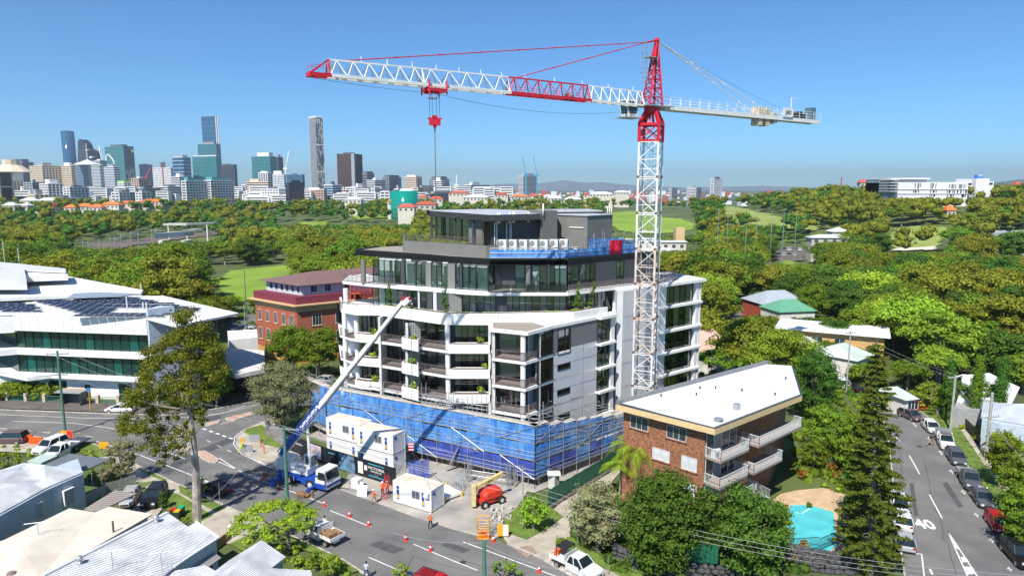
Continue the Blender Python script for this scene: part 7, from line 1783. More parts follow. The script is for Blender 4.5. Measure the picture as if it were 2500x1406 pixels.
# pyramid roof and domed hotel at the left edge
c = V2(D(207,400,1490)); z0 = D(207,402,1490).z; mb = MB(); w_ = 21
mb.add([(c.x-w_,c.y-6,z0),(c.x+w_,c.y-6,z0),(c.x+w_,c.y+30,z0),(c.x-w_,c.y+30,z0),(c.x,c.y+10,z0+11),(c.x,c.y+10,z0+11)],[(0,1,4),(1,2,4),(2,3,4),(3,0,4),(3,2,1,0)]); mb.beam((c.x,c.y+10,z0+8),(c.x,c.y+10,z0+45),.9)
tag(mb.build("pyramid_roof",CF["white"],None),"white pyramid roof with a mast on the blue office block","roof")
cb_("cream hotel with dark windows at the left edge of the skyline",-30,0,44,420,900,"dark","cream",fh=18,band=.12,pier=2.2,pitch_w=9)
c = V2(D(15,420,905)); z0 = D(15,420,905).z; mb = MB(); mb.tube((c.x,c.y+10,z0),(c.x,c.y+10,z0+9),24,10,12); mb.tube((c.x,c.y+10,z0+9),(c.x,c.y+10,z0+16),10,10); tag(mb.build("hotel_crown",CF["cream"]),"cream stepped crown on the hotel at the left edge","roof")
# green round building
c = V2(D(990,480,640)); zt = D(990,466,640).z; o = E("round_office",(c.x,c.y,0),"emerald green glass office building with rounded ends","building"); r_ = 11.5
em = mat("emerald_glass",(.0,.26,.19),.12,spec=.9); MB().tube((c.x,c.y,-2),(c.x,c.y,zt),r_,24).tube((c.x-9,c.y+2,-2),(c.x-9,c.y+2,zt-1),5.5,16).build("glazed_core",em,o,smooth=True)
mb = MB()
for i in range(5): z = 6+i*4; mb.tube((c.x,c.y,z),(c.x,c.y,z+.6),r_+.15,24)
mb.build("spandrel",CF["teal"],o,kind="stuff"); MB().tube((c.x+1,c.y,zt),(c.x+1,c.y,zt+2),7,12,4).build("roof_plant",CF["white"],o)
# cranes far away
def far_crane(px,ytop,ybase,xb,Y,label,m1=None):
 a = D(xb,ybase,Y); b = D(px,ytop,Y); mb = MB(); w_ = Y/900
 mb.beam((a.x,Y,0),(a.x,Y,a.z),w_*1.4); mb.beam(a,b,w_*1.1); mb.beam(a+Vector((w_*3,0,0)),a-Vector((w_*3,0,0)),w_*2); tag(mb.build("luffing_crane",m1 or cwhite),label,"crane")
bl_m = mat("crane_sky_blue",(.05,.35,.55),.5); rd_m = mat("crane_dull_red",(.45,.05,.05),.5)
far_crane(706,369,412,697,1500,"white luffing crane raised above the teal office block"); far_crane(1276,381,428,1284,1850,"left one of the two blue and white luffing cranes",bl_m); far_crane(1302,381,428,1311,1850,"right one of the two blue and white luffing cranes",bl_m)
far_crane(368,408,432,356,1300,"red and white luffing crane above the brown apartment block",rd_m); far_crane(1115,428,452,1114,1700,"tiny white crane above the terraced offices"); far_crane(2056,433,456,2052,1600,"small red and white crane on the right horizon",rd_m)
mb = MB(); a = D(400,400,1700); mb.box(a.x-1,a.x+1,1690,1692,20,a.z); tag(mb.build("red_mast",rd_m),"red lift mast rising before the white ribbed tower","mast")
# low suburb roofs in front of the city: each one a house
tile_o = mat("orange_tile_roof",(.66,.17,.04),.8,var=.15,rnd=.15); tile_r = mat("red_tile_roof",(.45,.09,.05),.8,rnd=.2); met_w = mat("white_sheet_roof_far",(.66,.67,.68),.6,rnd=.15); wall_f = mat("far_house_wall",(.62,.58,.50),.8,rnd=.15)
def far_house(px0,px1,py,Y,rm,lab,hh=5.0,rh=3.0,wm=None,name="house",dep=None,flat=False,mulls=True):
 a,b = V2(D(px0,460,Y)),V2(D(px1,460,Y)); zb = tz(a.x,a.y); ze = D(px0,py,Y).z; dep = dep or max(8,(b-a).length*.5); n = Vector((0.1,1)).normalized()
 o = E(name,(a.x,a.y,zb),lab,"house" if name == "house" else "building"); P = [a,b,b+n*dep,a+n*dep]; MB().prism(P,min(zb,ze-hh)-1,ze).build("wall",wm or wall_f,o)
 e = .6; Q_ = [a+Vector((-e,-e)),b+Vector((e,-e)),b+n*dep+Vector((e,e)),a+n*dep+Vector((-e,e))]
 if flat: MB().prism(Q_,ze,ze+.5).build("roof",rm,o)
 else:
  L = (b-a).length; r0,r1 = a+(b-a)*.25+n*dep/2,a+(b-a)*.75+n*dep/2; MB().add([(*p,ze) for p in Q_]+[(*r0,ze+rh),(*r1,ze+rh)],[(0,1,5,4),(1,2,5),(2,3,4,5),(3,0,4),(3,2,1,0)]).build("roof",rm,o,fixn=True)
 if mulls:
  L = (b-a).length; n_ = max(2,int(L/4)); mb = MB()
  for i in range(n_): s = a+(b-a)*((i+.3)/n_); mb.box(s.x,s.x+L/n_*.4,s.y-.1,s.y,ze-hh*.6,ze-hh*.25)
  mb.build("window",CG["grey"],o,kind="stuff")
 return o
for (x0,x1,y,Y,m,lab) in ((151,178,507,700,tile_o,"orange tiled roof, leftmost of the orange roofs"),(180,215,504,720,tile_o,"long low orange tiled roof beside the leftmost one"),(212,243,506,690,tile_o,"orange tiled roof with a gable in the middle of the group"),(244,286,500,700,tile_o,"big orange hipped roof before the low white apartments"),(286,325,497,730,tile_o,"orange roof with brown gable end among the park trees"),(330,394,493,740,tile_o,"wide orange hip roof on a white house"),
  (0,30,502,640,met_w,"white gabled house at the left edge below the apartments"),(36,62,502,650,met_w,"second white gabled house right of the left edge"),(44,82,490,760,met_w,"row house roof of white zinc behind the gables"),(88,125,490,760,met_w,"pale zinc terrace roofs before the yellow terrace"),(75,120,500,700,tile_r,"dull red roofed house between the white gables"),(105,118,507,660,tile_o,"tiny orange roof low among the left trees"),
  (1022,1040,482,800,tile_r,"red roof right of the green round building"),(1046,1080,486,780,tile_r,"red hip roof above the hanging chain"),(1095,1142,472,850,tile_r,"long red roof beneath the white terraced offices"),(1130,1190,482,800,met_w,"wide pale roof beside the dark park trees"),(1200,1240,476,950,tile_r,"red roofed hall left of the twin blue cranes"),(1248,1290,480,900,tile_o,"orange red roof of the old school on the ridge"),
  (1290,1318,478,960,tile_r,"red roof with a dark gable right of the school"),(1336,1372,484,800,met_w,"grey gabled hall on the ridge"),(1376,1420,487,820,met_w,"long pale hall right of the grey gabled hall"),(1425,1445,476,1000,tile_r,"little red roof left of the crane mast"),(1440,1496,474,900,met_w,"large white curved roof left of the crane mast"),(1500,1536,470,1100,met_w,"white industrial shed behind the crane mast"),
  (2318,2340,514,420,tile_o,"white house with an orange roof on the right hill"),(2436,2462,504,430,tile_r,"pink roof with a chimney on the right hill"),(2480,2500,452,600,tile_r,"red roof at the upper right edge"),(2100,2122,446,620,tile_r,"reddish roof left of the white campus"),(945,968,492,640,tile_o,"terracotta roof left of the round green building"),(970,1010,506,600,tile_r,"red eaved building front below the green round building"),
  (1010,1062,500,620,tile_r,"pink roofed hall below the green round building"),(840,880,488,680,met_w,"white gabled house below the brown tower")):
 far_house(x0,x1,y,Y,m,lab)
# generic small distant blocks on the horizon line: far suburb
rr = random.Random(5); mb = MB(); mw = MB()
for i in range(900):
 Y = rr.uniform(1300,5200); px = rr.uniform(-50,2550); p = D(px,460,Y); w_ = rr.uniform(8,28); h_ = rr.uniform(4,9) if rr.random() < .85 else rr.uniform(12,26)
 if 1300 < Y < 2600 and px < 1130 and h_ > 12: h_ = 12
 (mb if rr.random() < .7 else mw).box(p.x-w_/2,p.x+w_/2,Y,Y+w_,-1,h_)
for i in range(480):
 Y = rr.uniform(930,1700); px = rr.uniform(-30,1250); p = D(px,460,Y); w_ = rr.uniform(12,34); h_ = D(px,rr.uniform(455,484),Y).z
 if h_ < 10: continue
 (mb if rr.random() < .93 else mw).box(p.x-w_/2,p.x+w_/2,Y,Y+w_*.6,5,h_); mg = globals().setdefault("mg",MB())
 for k in range(int((h_-9)/3.3)): z = h_-2.4-k*3.3; mg.box(p.x-w_*.44,p.x+w_*.44,Y-.25,Y,z,z+1.3)
mg.build("distant_window_bands",CG["grey"]).__setitem__("kind","stuff")
mb.build("distant_suburb",CF["white"]).__setitem__("kind","stuff"); mw.build("distant_suburb_roofs",tile_r).__setitem__("kind","stuff")
# campus on the right hill
Yc = 470; o = E("campus_building",(*V2(D(2280,460,Yc)),26),"long white campus building with slotted facade on the right hill","building")
def cz(px,py): return D(px,py,Yc).z
def cx_(px): return D(px,460,Yc).x
MB().box(cx_(2186),cx_(2363),Yc,Yc+40,20,cz(2200,445)).build("wall",CF["white"],o)
mb = MB(); cwm = CG["dark"]
for x0,x1,y0,y1 in ((2233,2235,447,461),(2239,2243,447,461),(2245,2247,447,457),(2271,2273,447,461),(2275,2279,447,461),(2283,2285,447,461),(2230,2232,464,471),(2234,2238,464,471),(2242,2244,464,471),(2272,2274,464,471),(2278,2282,464,471),(2285,2287,464,471),(2316,2318,450,461),(2322,2328,450,461),(2331,2333,450,461),(2340,2348,450,461),(2352,2354,450,461),(2357,2358,450,461),(2312,2314,464,472),(2317,2321,464,472),(2326,2328,464,472),(2330,2332,464,472),(2337,2340,464,472),(2345,2348,464,472),(2352,2353,464,472),(2357,2361,464,472),(2270,2271,474,480),(2274,2276,474,480),(2280,2284,474,480),(2314,2316,474,481),(2321,2325,474,481),(2328,2330,474,481),(2349,2355,474,482),(2357,2359,474,482)):
 wdw = MB().box(cx_(x0),cx_(x1),Yc-.15,Yc+.1,cz(x0,y1),cz(x0,y0)); wdw.build("window",cwm,o)
mb.box(cx_(2186),cx_(2363),Yc-.5,Yc,cz(2200,463),cz(2200,462)); mb.box(cx_(2186),cx_(2363),Yc-.5,Yc,cz(2200,473.5),cz(2200,472.5))
for x in np.arange(2188,2362,2.2): mb.box(cx_(x),cx_(x)+.1,Yc-.3,Yc,cz(2200,462),cz(2200,446))
mb.build("facade_frame",CF["white"],o,kind="stuff")
MB().box(cx_(2186),cx_(2278),Yc+8,Yc+40,30,cz(2200,438)).build("wall",CF["white"],o); MB().box(cx_(2192),cx_(2276),Yc+7,Yc+8,cz(2200,444),cz(2200,438)).build("terrace_screen",CF["grey"],o); mb = MB().box(cx_(2184),cx_(2280),Yc+5,Yc+42,cz(2200,437.5),cz(2200,434.5)).build("roof",CF["white"],o)
for i in range(5): MB().box(cx_(2168),cx_(2188),Yc-3,Yc+12,cz(2170,468-i*7),cz(2170,466.5-i*7)).build("balcony",CF["white"],o)
MB().box(cx_(2172),cx_(2187),Yc+3,Yc+14,22,cz(2170,437)).build("wall",CF["grey"],o)
MB().box(cx_(2363),cx_(2395),Yc+8,Yc+30,22,cz(2370,445)).build("wall",CF["white"],o); MB().box(cx_(2365),cx_(2390),Yc+7.8,Yc+8,cz(2370,452),cz(2370,447)).build("window",cwm,o); MB().box(cx_(2364),cx_(2377),Yc+7.7,Yc+8,cz(2370,480),cz(2370,464)).build("window",cwm,o)
MB().box(cx_(2391),cx_(2424),Yc+4,Yc+26,22,cz(2400,436)).build("wall",CF["white"],o); MB().box(cx_(2418),cx_(2450),Yc+10,Yc+26,22,cz(2440,443)).build("wall",CF["white"],o); MB().box(cx_(2422),cx_(2447),Yc+9.8,Yc+10,cz(2440,451),cz(2440,446)).build("window",cwm,o)
sb = MB().box(cx_(2399),cx_(2412),Yc+6,Yc+10,cz(2400,435),cz(2400,427)).build("roof_sign",mat("sign_blue_bright",(.04,.22,.6),.5),o); text("lettering","QUT",white,(cx_(2405.5),Yc+5.9,cz(2400,430.5)),(1,0,0),(0,0,1),1.6,sb,.02,.02)
MB().box(cx_(2308),cx_(2320),Yc-4,Yc-2,20,cz(2310,481)).build("wall",offwhite,o)
# club house with terrace tents, golf shop, bowls court
o = far_house(1990,2080,581,330,met_w,"white roofed golf club house among the trees",3.5,1.5,name="club_house",flat=False)
o = far_house(2040,2120,566,350,met_w,"club terrace under a peaked white canopy",4.5,2.2,name="club_terrace")
far_house(1525,1600,585,400,met_w,"low white roofed hall left of the crane mast, golf driving range",4,1.0,name="range_hall",flat=True)
far_house(1600,1680,592,380,met_w,"white roofed hall right of the crane mast with a beige tower",5,1.0,name="range_hall",flat=True)
a = D(1660,575,395); mb = MB(); mb.box(a.x-2.5,a.x+2.5,394,400,0,D(1660,556,395).z); tag(mb.build("vent_tower",cream),"small beige tower on the white hall beside the mast","tower")
mb = MB().prism([V2(D(x,460,Y_)) for x,Y_ in ((1560,340),(1640,330),(1660,350),(1600,372))],0,5); tag(mb.build("beige_hall",offwhite),"beige flat roofed hall behind the right wing and crane mast","hall")
bc = drape("bowls_court",[(2395,570),(2440,572),(2500,585),(2560,600),(2560,640),(2440,625),(2420,600)],mat("grey_tennis_surface",(.22,.25,.27),.8),1.2,3)
mb = MB()
for i in range(9): a = GT(2405+i*14,574+i*4); mb.box(a.x-.3,a.x+24,a.y,a.y+.5,a.z+1.2,a.z+1.8)
mb.build("court_terrace",ltgrey); bpy.data.objects["court_terrace"]["kind"] = "structure"
# railway: station footbridge, poles
sd_ = E("railway_station",(*V2(D(430,460,430)),0),"pale station concourse and footbridge roofs over the railway","station")
def slab(px0,px1,Y0,Y1,y0,m,th=1.0,name="roof",dep=8):
 a,b = D(px0,y0,Y0),D(px1,y0,Y1); mb = MB(); mb.prism([V2(a),V2(b),V2(b)+Vector((1,dep)),V2(a)+Vector((1,dep))],a.z-th,a.z); mb.build(name,m,sd_)
st_m2 = mat("station_roof",(.55,.52,.45),.7); slab(398,455,430,430,546,st_m2,1.2); slab(455,520,430,445,546,st_m2,1.2); slab(378,450,330,345,570,offwhite,2.4); slab(450,475,345,350,562,white,1.0)
mb = MB()
for px in (405,450,500): a = D(px,550,432); MB().beam((a.x,a.y+3,0),(a.x,a.y+3,a.z),.8).build("pier",offwhite,sd_)
for px in (385,440): a = D(px,575,335); MB().box(a.x,a.x+3,a.y,a.y+6,0,a.z-2.4).build("pier",offwhite,sd_)
for i,(px,yt,Y) in enumerate(((201,588,330),(215,588,320),(241,584,315),(268,578,340),(279,575,345),(295,570,370),(318,566,380),(336,563,390),(370,558,400),(380,560,420),(545,555,430),(590,548,480),(640,540,500))):
 a = D(px,yt,Y); mb = MB(); mb.beam((a.x,a.y,tz(a.x,a.y)),(a.x,a.y,a.z),.35); mb.beam((a.x,a.y,a.z-1),(a.x+5,a.y,a.z-1),.2); mb.beam((a.x,a.y,a.z-2.5),(a.x+4,a.y,a.z-1),.12)
 tag(mb.build("catenary_mast",galv),"grey railway catenary mast along the cutting beyond the gum trees","mast","railway catenary masts")
# light poles of the fairway and park
for i,(px,yt,yb,Y) in enumerate(((1755,511,552,300),(1778,520,560,300),(1850,514,565,300),(1886,515,560,310),(1915,520,570,300),(1945,524,570,300),(1823,548,575,240))):
 a = D(px,yt,Y); b = tz(a.x,a.y); mb = MB().tube((a.x,a.y,b),(a.x,a.y,a.z),.16,6,.1); mb.box(a.x-.5,a.x+.5,a.y-.2,a.y+.2,a.z,a.z+.25); tag(mb.build("fairway_light_pole",galv),"tall grey light pole along the dry fairway right of the mast","light pole","fairway light poles")
a = D(596,660,165); mb = MB().tube((a.x,a.y,0),(a.x,a.y,a.z),.14,6,.09); tag(mb.build("park_light_pole",mat("pole_green",(.08,.2,.14),.6)),"green light pole standing on the bright park lawn","light pole")
# mountains
def hills(name,pts,Y,m,depth=2500,seed=1):
 rr = random.Random(seed); v = []; f = []; n = 0; X0 = D(pts[0][0],460,Y).x
 xs_ = np.linspace(pts[0][0],pts[-1][0],90)
 for x in xs_:
  for a,b in zip(pts,pts[1:]):
   if a[0] <= x <= b[0]: y = a[1]+(b[1]-a[1])*(x-a[0])/max(1e-6,b[0]-a[0]); break
  y += rr.uniform(-.6,.6); p = D(x,y,Y); v += [(p.x,Y-depth*.5,-5),(p.x*.998,Y,p.z),(p.x,Y+depth,-5)]
 for i in range(len(xs_)-1):
  for k in (0,1): f.append((i*3+k,i*3+k+1,(i+1)*3+k+1,(i+1)*3+k))
 o = MB().add(v,f).build(name,m,smooth=True,fixn=True); o["kind"] = "structure"
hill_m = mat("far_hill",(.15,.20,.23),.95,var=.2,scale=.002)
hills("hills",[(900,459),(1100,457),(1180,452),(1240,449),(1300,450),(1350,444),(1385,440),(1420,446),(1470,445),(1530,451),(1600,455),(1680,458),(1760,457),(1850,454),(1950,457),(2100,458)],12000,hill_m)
hills("hills",[(2380,458),(2440,447),(2480,440),(2520,436),(2600,432),(2700,440)],6000,mat("near_hill",(.07,.11,.07),.95,var=.3,scale=.004),1500,3)
# ------------------------------------------------------------ vegetation
def npmesh(name,V,F4,m,smooth=False):
 me = bpy.data.meshes.new(name); nv,nf = len(V),len(F4)
 me.vertices.add(nv); me.vertices.foreach_set("co",np.asarray(V,np.float32).ravel())
 me.loops.add(nf*4); me.loops.foreach_set("vertex_index",np.asarray(F4,np.int32).ravel())
 me.polygons.add(nf); me.polygons.foreach_set("loop_start",np.arange(0,nf*4,4,dtype=np.int32))
 me.update(calc_edges=True); me.materials.append(m); return me
_ico = bmesh.new(); bmesh.ops.create_cube(_ico,size=1.2); bmesh.ops.subdivide_edges(_ico,edges=_ico.edges,cuts=2,use_grid_fill=True)
ICO_V = np.array([v.co.normalized()[:] for v in _ico.verts]); ICO_F = np.array([[v.index for v in f.verts] for f in _ico.faces]); _ico.free()
_ico = bmesh.new(); bmesh.ops.create_cube(_ico,size=1.2); bmesh.ops.subdivide_edges(_ico,edges=_ico.edges,cuts=1,use_grid_fill=True)
LOW_V = np.array([v.co.normalized()[:] for v in _ico.verts]); LOW_F = np.array([[v.index for v in f.verts] for f in _ico.faces]); _ico.free()
def leaves(C,Rr,n_per,size,g,squash=.8,core=.5,up=.25):
 """clumps at C with radii Rr: leaf cards over each clump's surface plus a lumpy inner body"""
 V,F,b = [],[],0
 for c,r in zip(C,Rr):
  n = max(8,int(n_per*r*r)); d = g.normal(size=(n,3)); d /= np.linalg.norm(d,axis=1)[:,None]; d[:,2] = np.where(d[:,2] < -.3,-d[:,2]*.6,d[:,2])
  rad = r*g.uniform(.55,1.32,n)[:,None]; p = c+d*rad*np.array([1,1,squash])
  nn = d+g.normal(size=(n,3))*.55+np.array([0,0,up]); nn /= np.linalg.norm(nn,axis=1)[:,None]
  t = np.cross(nn,g.normal(size=(n,3))); t /= np.linalg.norm(t,axis=1)[:,None]; u = np.cross(nn,t); s = (size*g.uniform(.55,1.35,n))[:,None]
  q = np.stack([p+t*s,p+u*s*.55,p-t*s,p-u*s*.55],1).reshape(-1,3); V.append(q); F.append(np.arange(n*4).reshape(-1,4)+b); b += n*4
  if core:
   iv,jf = (LOW_V,LOW_F) if n < 60 else (ICO_V,ICO_F); k = 1+.22*np.sin(iv[:,:1]*5+c[0]*3)*np.cos(iv[:,1:2]*4+c[1]*2); V.append(c+iv*r*core*k*np.array([1,1,squash])); F.append(jf+b); b += len(iv)
 return np.concatenate(V),np.concatenate(F)
def crown_pts(g,W,z0,z1,n,rc,shape="round",gap=0.0):
 C,Rr = [],[]; h = (z1-z0)/2; zc = (z0+z1)/2; t = 0
 while len(C) < n and t < n*30:
  t += 1; d = g.normal(size=3); d /= np.linalg.norm(d); k = g.uniform(.35,1.0)**.5
  p = np.array([d[0]*W*k,d[1]*W*k,zc+d[2]*h*k])
  if shape == "umbrella": p[2] = z1-(z1-z0)*.5*((p[0]**2+p[1]**2)/(W*W))-g.uniform(0,.25)*(z1-z0)
  if shape == "cone": f = g.uniform(0,1)**.8; a = g.uniform(0,2*pi); rr_ = W*(1-f)*g.uniform(.3,1)+.1; p = np.array([cos(a)*rr_,sin(a)*rr_,z0+(z1-z0)*f])
  r = rc*g.uniform(.65,1.25)
  if all(np.linalg.norm(p-c) > (r+q)*(.52+gap) for c,q in zip(C,Rr)): C.append(p); Rr.append(r)
 return C,Rr
def trunk_mb(g,H,z0,C,r,lean=(0,0),nl=7,fork=.35):
 mb = MB(); top = Vector((lean[0],lean[1],z0+(H-z0)*.45)); mid = Vector((lean[0]*.3+g.uniform(-.2,.2),lean[1]*.3,z0*fork*1.6))
 mb.tube((0,0,-.3),mid,r*1.15,8,r*.85,cap=False); mb.tube(mid,top,r*.85,7,r*.35,cap=False)
 idx = g.permutation(len(C))[:nl]
 for i in idx:
  e = Vector(C[i]); f = g.uniform(.15,.8); s = mid+(top-mid)*f; m_ = s+(e-s)*.55+Vector((0,0,-.08*(e-s).length))
  mb.tube(s,m_,r*.4,5,r*.26,cap=False); mb.tube(m_,e,r*.26,5,r*.08,cap=False)
 return mb
SPEC = {"gum": dict(n=20,rc=.15,npm=26,sz=.055,sh="round",gap=.16,m=[L_olive,L_olive,L_green],b=pale_bark,z0=.30,sq=.75),"shade": dict(n=26,rc=.16,npm=24,sz=.055,sh="round",gap=.02,m=[L_dark,L_green,L_dark],b=bark,z0=.16,sq=.85),
  "broad": dict(n=26,rc=.14,npm=26,sz=.05,sh="umbrella",gap=.02,m=[L_green,L_bright,L_green],b=bark,z0=.35,sq=.7)}
PROTO = {}
for kind,sp_ in SPEC.items():
 for v in range(4):
  g = np.random.default_rng(100+v*7+len(kind)); H = 12.0; W = (4.6,5.6,5.0,4.2)[v]*(1.25 if kind == "broad" else 1.0)
  C,Rr = crown_pts(g,W*.8,H*sp_["z0"],H*.93,sp_["n"],sp_["rc"]*H,sp_["sh"],sp_["gap"])
  V,F = leaves(C,Rr,105,.27,g,sp_["sq"])
  me = npmesh(kind+"_crown",V,F,sp_["m"][v % 3]); tm = trunk_mb(g,H,H*sp_["z0"],C,.3,nl=6).mesh(kind+"_trunk"); tm.materials.append(sp_["b"]); PROTO[kind,v] = (me,tm,W)
WIN = [(530,690,722,318),(612,850,905,150),(200,350,606,438),(350,500,590,505),(375,525,585,440),(140,400,512,700),(1500,1690,576,610),(1510,1690,612,400),(1755,1900,548,500),(1880,2010,568,410),(2165,2310,616,330),(1880,1975,645,318),(1990,2120,592,330),(2425,2560,622,312),
       (1700,1800,862,125),(1860,2010,772,180),(1900,2175,832,140),(1985,2180,895,128),(2170,2450,480,474),(2310,2345,522,425),(1815,1880,768,200),(620,860,745,160),(950,1070,505,640),(700,1000,548,600)]
def allowed(x,y,H,W):
 """height left for a tree at (x, y) once the clearings and roofs seen behind it are kept open; 0 = no tree"""
 z = tz(x,y); px,py = PX((x,y,z)); wp = W*.55/(y/FPX); px0,px1 = px-wp,px+wp
 for a,b,yb,Yb in WIN:
  if y < Yb and px1 > a and px0 < b:
   v = (yb-703)/FPX; zmax = CAMH-(ST+v*CT)/(CT-v*ST)*y
   H = min(H,zmax-z)
 return H
def inpoly(px,py,P):
 c = False; j = len(P)-1
 for i in range(len(P)):
  if (P[i][1] > py) != (P[j][1] > py) and px < (P[j][0]-P[i][0])*(py-P[i][1])/(P[j][1]-P[i][1])+P[i][0]: c = not c
  j = i
 return c
OPEN = [[(500,735),(500,668),(560,656),(735,648),(720,740)],[(175,620),(330,588),(490,572),(490,590),(340,606),(200,628)],[(1480,582),(1480,512),(1690,512),(1710,580)],[(1750,512),(1790,503),(2010,550),(1990,568),(1780,550)],[(2155,622),(2155,560),(2320,552),(2320,600),(2290,622)],[(1870,648),(1870,600),(1980,600),(1980,665),(1890,665)],
  [(2390,565),(2560,580),(2560,650),(2400,620)],[(540,850),(540,770),(660,765),(660,850)],[(1980,600),(1980,566),(2125,566),(2125,600)]]
def zone(px,y):
 if px < 560: return "beyond the solar panelled school roof" if y < 300 else "along the railway cutting on the left"
 if px < 1060: return "on the park slope left of the penthouse" if y < 320 else "in the park below the city"
 if px < 1900: return "between the right wing and the villas" if y < 200 else "around the driving range right of the crane mast"
 if px < 2200: return "behind the ochre block and cottages" if y < 220 else "around the golf club house"
 return "on the slope at the right of the street" if y < 220 else "below the white campus building"
NAMES = {"gum": ("gum_tree","olive gum tree"),"shade": ("shade_tree","dark round tree"),"broad": ("spreading_tree","bright spreading tree")}
g = np.random.default_rng(5); placed = []; counts = {"gum": 0,"shade": 0,"broad": 0}; far_pts = []
Yv = 118.0
while Yv < 1250:
 stp = 6.6+Yv*(.012 if Yv < 300 else .007)
 x = -Yv*.80-20+g.uniform(0,6)
 while x < Yv*.80+20:
  x += (7.4+Yv*.012)*g.uniform(.75,1.3)*(.55 if x > 90 and Yv > 300 else 1); y = Yv+g.uniform(-.5,.5)*stp; px,py = PX((x,y,tz(x,y)))
  if px < -140 or px > 2640: continue
  if px < 1060 and y < (150 if px < 545 else 158): continue
  if 1060 <= px < 1690 and y < 215: continue
  if px >= 1690 and y < 122: continue
  if 1690 < px < 1760 and y < 132: continue
  if y > 620 and px < 1600 and g.uniform() < (.35+.5*(y > 800)): continue
  if px > 1500 and y > 650 and g.uniform() < .4: continue
  if any(inpoly(px,py,P) for P in OPEN): continue
  u = g.uniform(); z_ = sin(x*.021+2)+sin(y*.027+x*.01)
  kind = "gum" if u < .52+.14*z_ else ("shade" if u < .88 else "broad")
  if y > 500: kind = "gum" if u < .35 else "shade"
  H = g.uniform(11,17.5)*(1.0 if kind == "gum" else .85)*(1.15 if y < 260 else 1)
  if px > 1690 and y < 200: H *= .85
  W = 9*H/12; H = allowed(x,y,H,W)
  if H < 2.4: continue
  if y < 410 and counts[kind] < 290: counts[kind] += 1; placed.append((x,y,H,kind))
  else: far_pts.append((x,y,H,kind))
 Yv += stp
for i,(x,y,H,kind) in enumerate(placed):
 me,tm,W = PROTO[kind,int(g.integers(0,4))]; px = PX((x,y,0))[0]; nm,lb = NAMES[kind]; lb = ("tall " if H > 14.5 else "low " if H < 9 else "")+lb+" "+zone(px,y)+(", front rows" if y < 185 else ", back rows" if y > 300 else "")
 o = E(nm,(x,y,tz(x,y)),lb,"tree",lb.replace(" tree"," trees",1),rz=g.uniform(0,6.28),world=False); s = H/12; sw = max(s,.55)*g.uniform(.95,1.25); o.scale = (sw,sw,s)
 c = link("crown",me,o); t = link("trunk",tm,o)
# the far wood as one mass
V,F,b = [],[],0; Vd,Fd,bd_ = [],[],0
for (x,y,H,kind) in far_pts:
 k = 4; W = max(H*.42,3.4); C = [np.array([x+g.uniform(-.55,.55)*W,y+g.uniform(-.5,.5)*W,tz(x,y)+H*g.uniform(.45,.82)]) for _ in range(k)]; Rr = [W*g.uniform(.42,.62) for _ in range(k)]
 v_,f_ = leaves(C,Rr,3.6 if y < 600 else 1.7,.7 if y < 600 else 1.1,g,.8,.74)
 if kind == "gum": V.append(v_); F.append(f_+b); b += len(v_)
 else: Vd.append(v_); Fd.append(f_+bd_); bd_ += len(v_)
for nm,v_,f_,m in (("far_gum_wood",V,F,L_olive),("far_dark_wood",Vd,Fd,L_dark)):
 o = link(nm,npmesh(nm,np.concatenate(v_),np.concatenate(f_),m)); o["kind"] = "stuff"
# near trees, one by one
def near(name,px,py,ytop,wpx,label,m,bk=bark,zf=.25,n=26,rc=.15,dens=70,size=.2,shape="round",gap=.0,seed=1,cat="tree",nl=7,lean=0,sq=.8,z=0.1,tr=.25,cpx=None):
 b = G(px,py,z); top = D(px,ytop,b.y).z; H = top-z; k = b.y*CT/FPX; W = wpx*k/2; g = np.random.default_rng(seed)
 o = E(name,b,label,cat,world=False); C,Rr = crown_pts(g,max(.3,W-rc*H*.5),H*zf,H*.95,n,rc*H,shape,gap)
 if cpx: C = [c+np.array([(cpx-px)*k*1.0,0,0]) for c in C]
 V,F = leaves(C,Rr,dens*2.4,size*.8,g,sq); link("crown",npmesh("crown",V,F,m),o)
 tm = trunk_mb(g,H,H*zf,C,tr,(lean,0),nl).mesh("trunk"); tm.materials.append(bk); link("trunk",tm,o); return o
# tall street gum: clumps read off the photograph
b = G(482,1268,.1); kx = b.y*CT/FPX; o = E("gum_tree",b,"tall slender street gum with a pale trunk and sparse olive foliage before the school","tree",world=False); g = np.random.default_rng(3); C = []; Rr = []
for (x,y,r) in ((452,782,26),(480,800,24),(432,812,22),(405,842,30),(455,832,26),(505,846,30),(535,868,22),(360,868,24),(385,895,26),(430,885,24),(485,890,28),(520,905,26),(345,920,22),(405,935,22),(450,945,24),(498,945,24),(340,985,24),(385,1000,20),(430,985,22),(320,1030,22),(360,1040,24),(400,1062,20),(385,1095,18),(345,1068,16),(470,1000,22),(505,985,18),(310,1055,14),(470,855,20),(545,900,14),(398,1120,12),(425,1035,20),(450,1060,16),(470,1030,14),(365,1085,20),(335,950,20),(420,1085,16),(445,1100,12),(375,960,24),(520,960,18),(540,920,16),(500,1020,14),(330,1000,22),(455,915,24)):
 for _ in range(4): q = D(x+g.uniform(-20,20),y+g.uniform(-18,22),b.y+g.uniform(-2.6,2.6)); C.append(np.array(q-b)); Rr.append(r*kx*g.uniform(.6,1))
V,F = leaves(C,Rr,200,.14,g,1.1,.3,-.2); link("crown",npmesh("crown",V,F,L_olive),o); V,F = leaves(C,[r*.5 for r in Rr],350,.13,g,.9,.0,0); link("inner_foliage",npmesh("inner_foliage",V,F,L_olive),o)
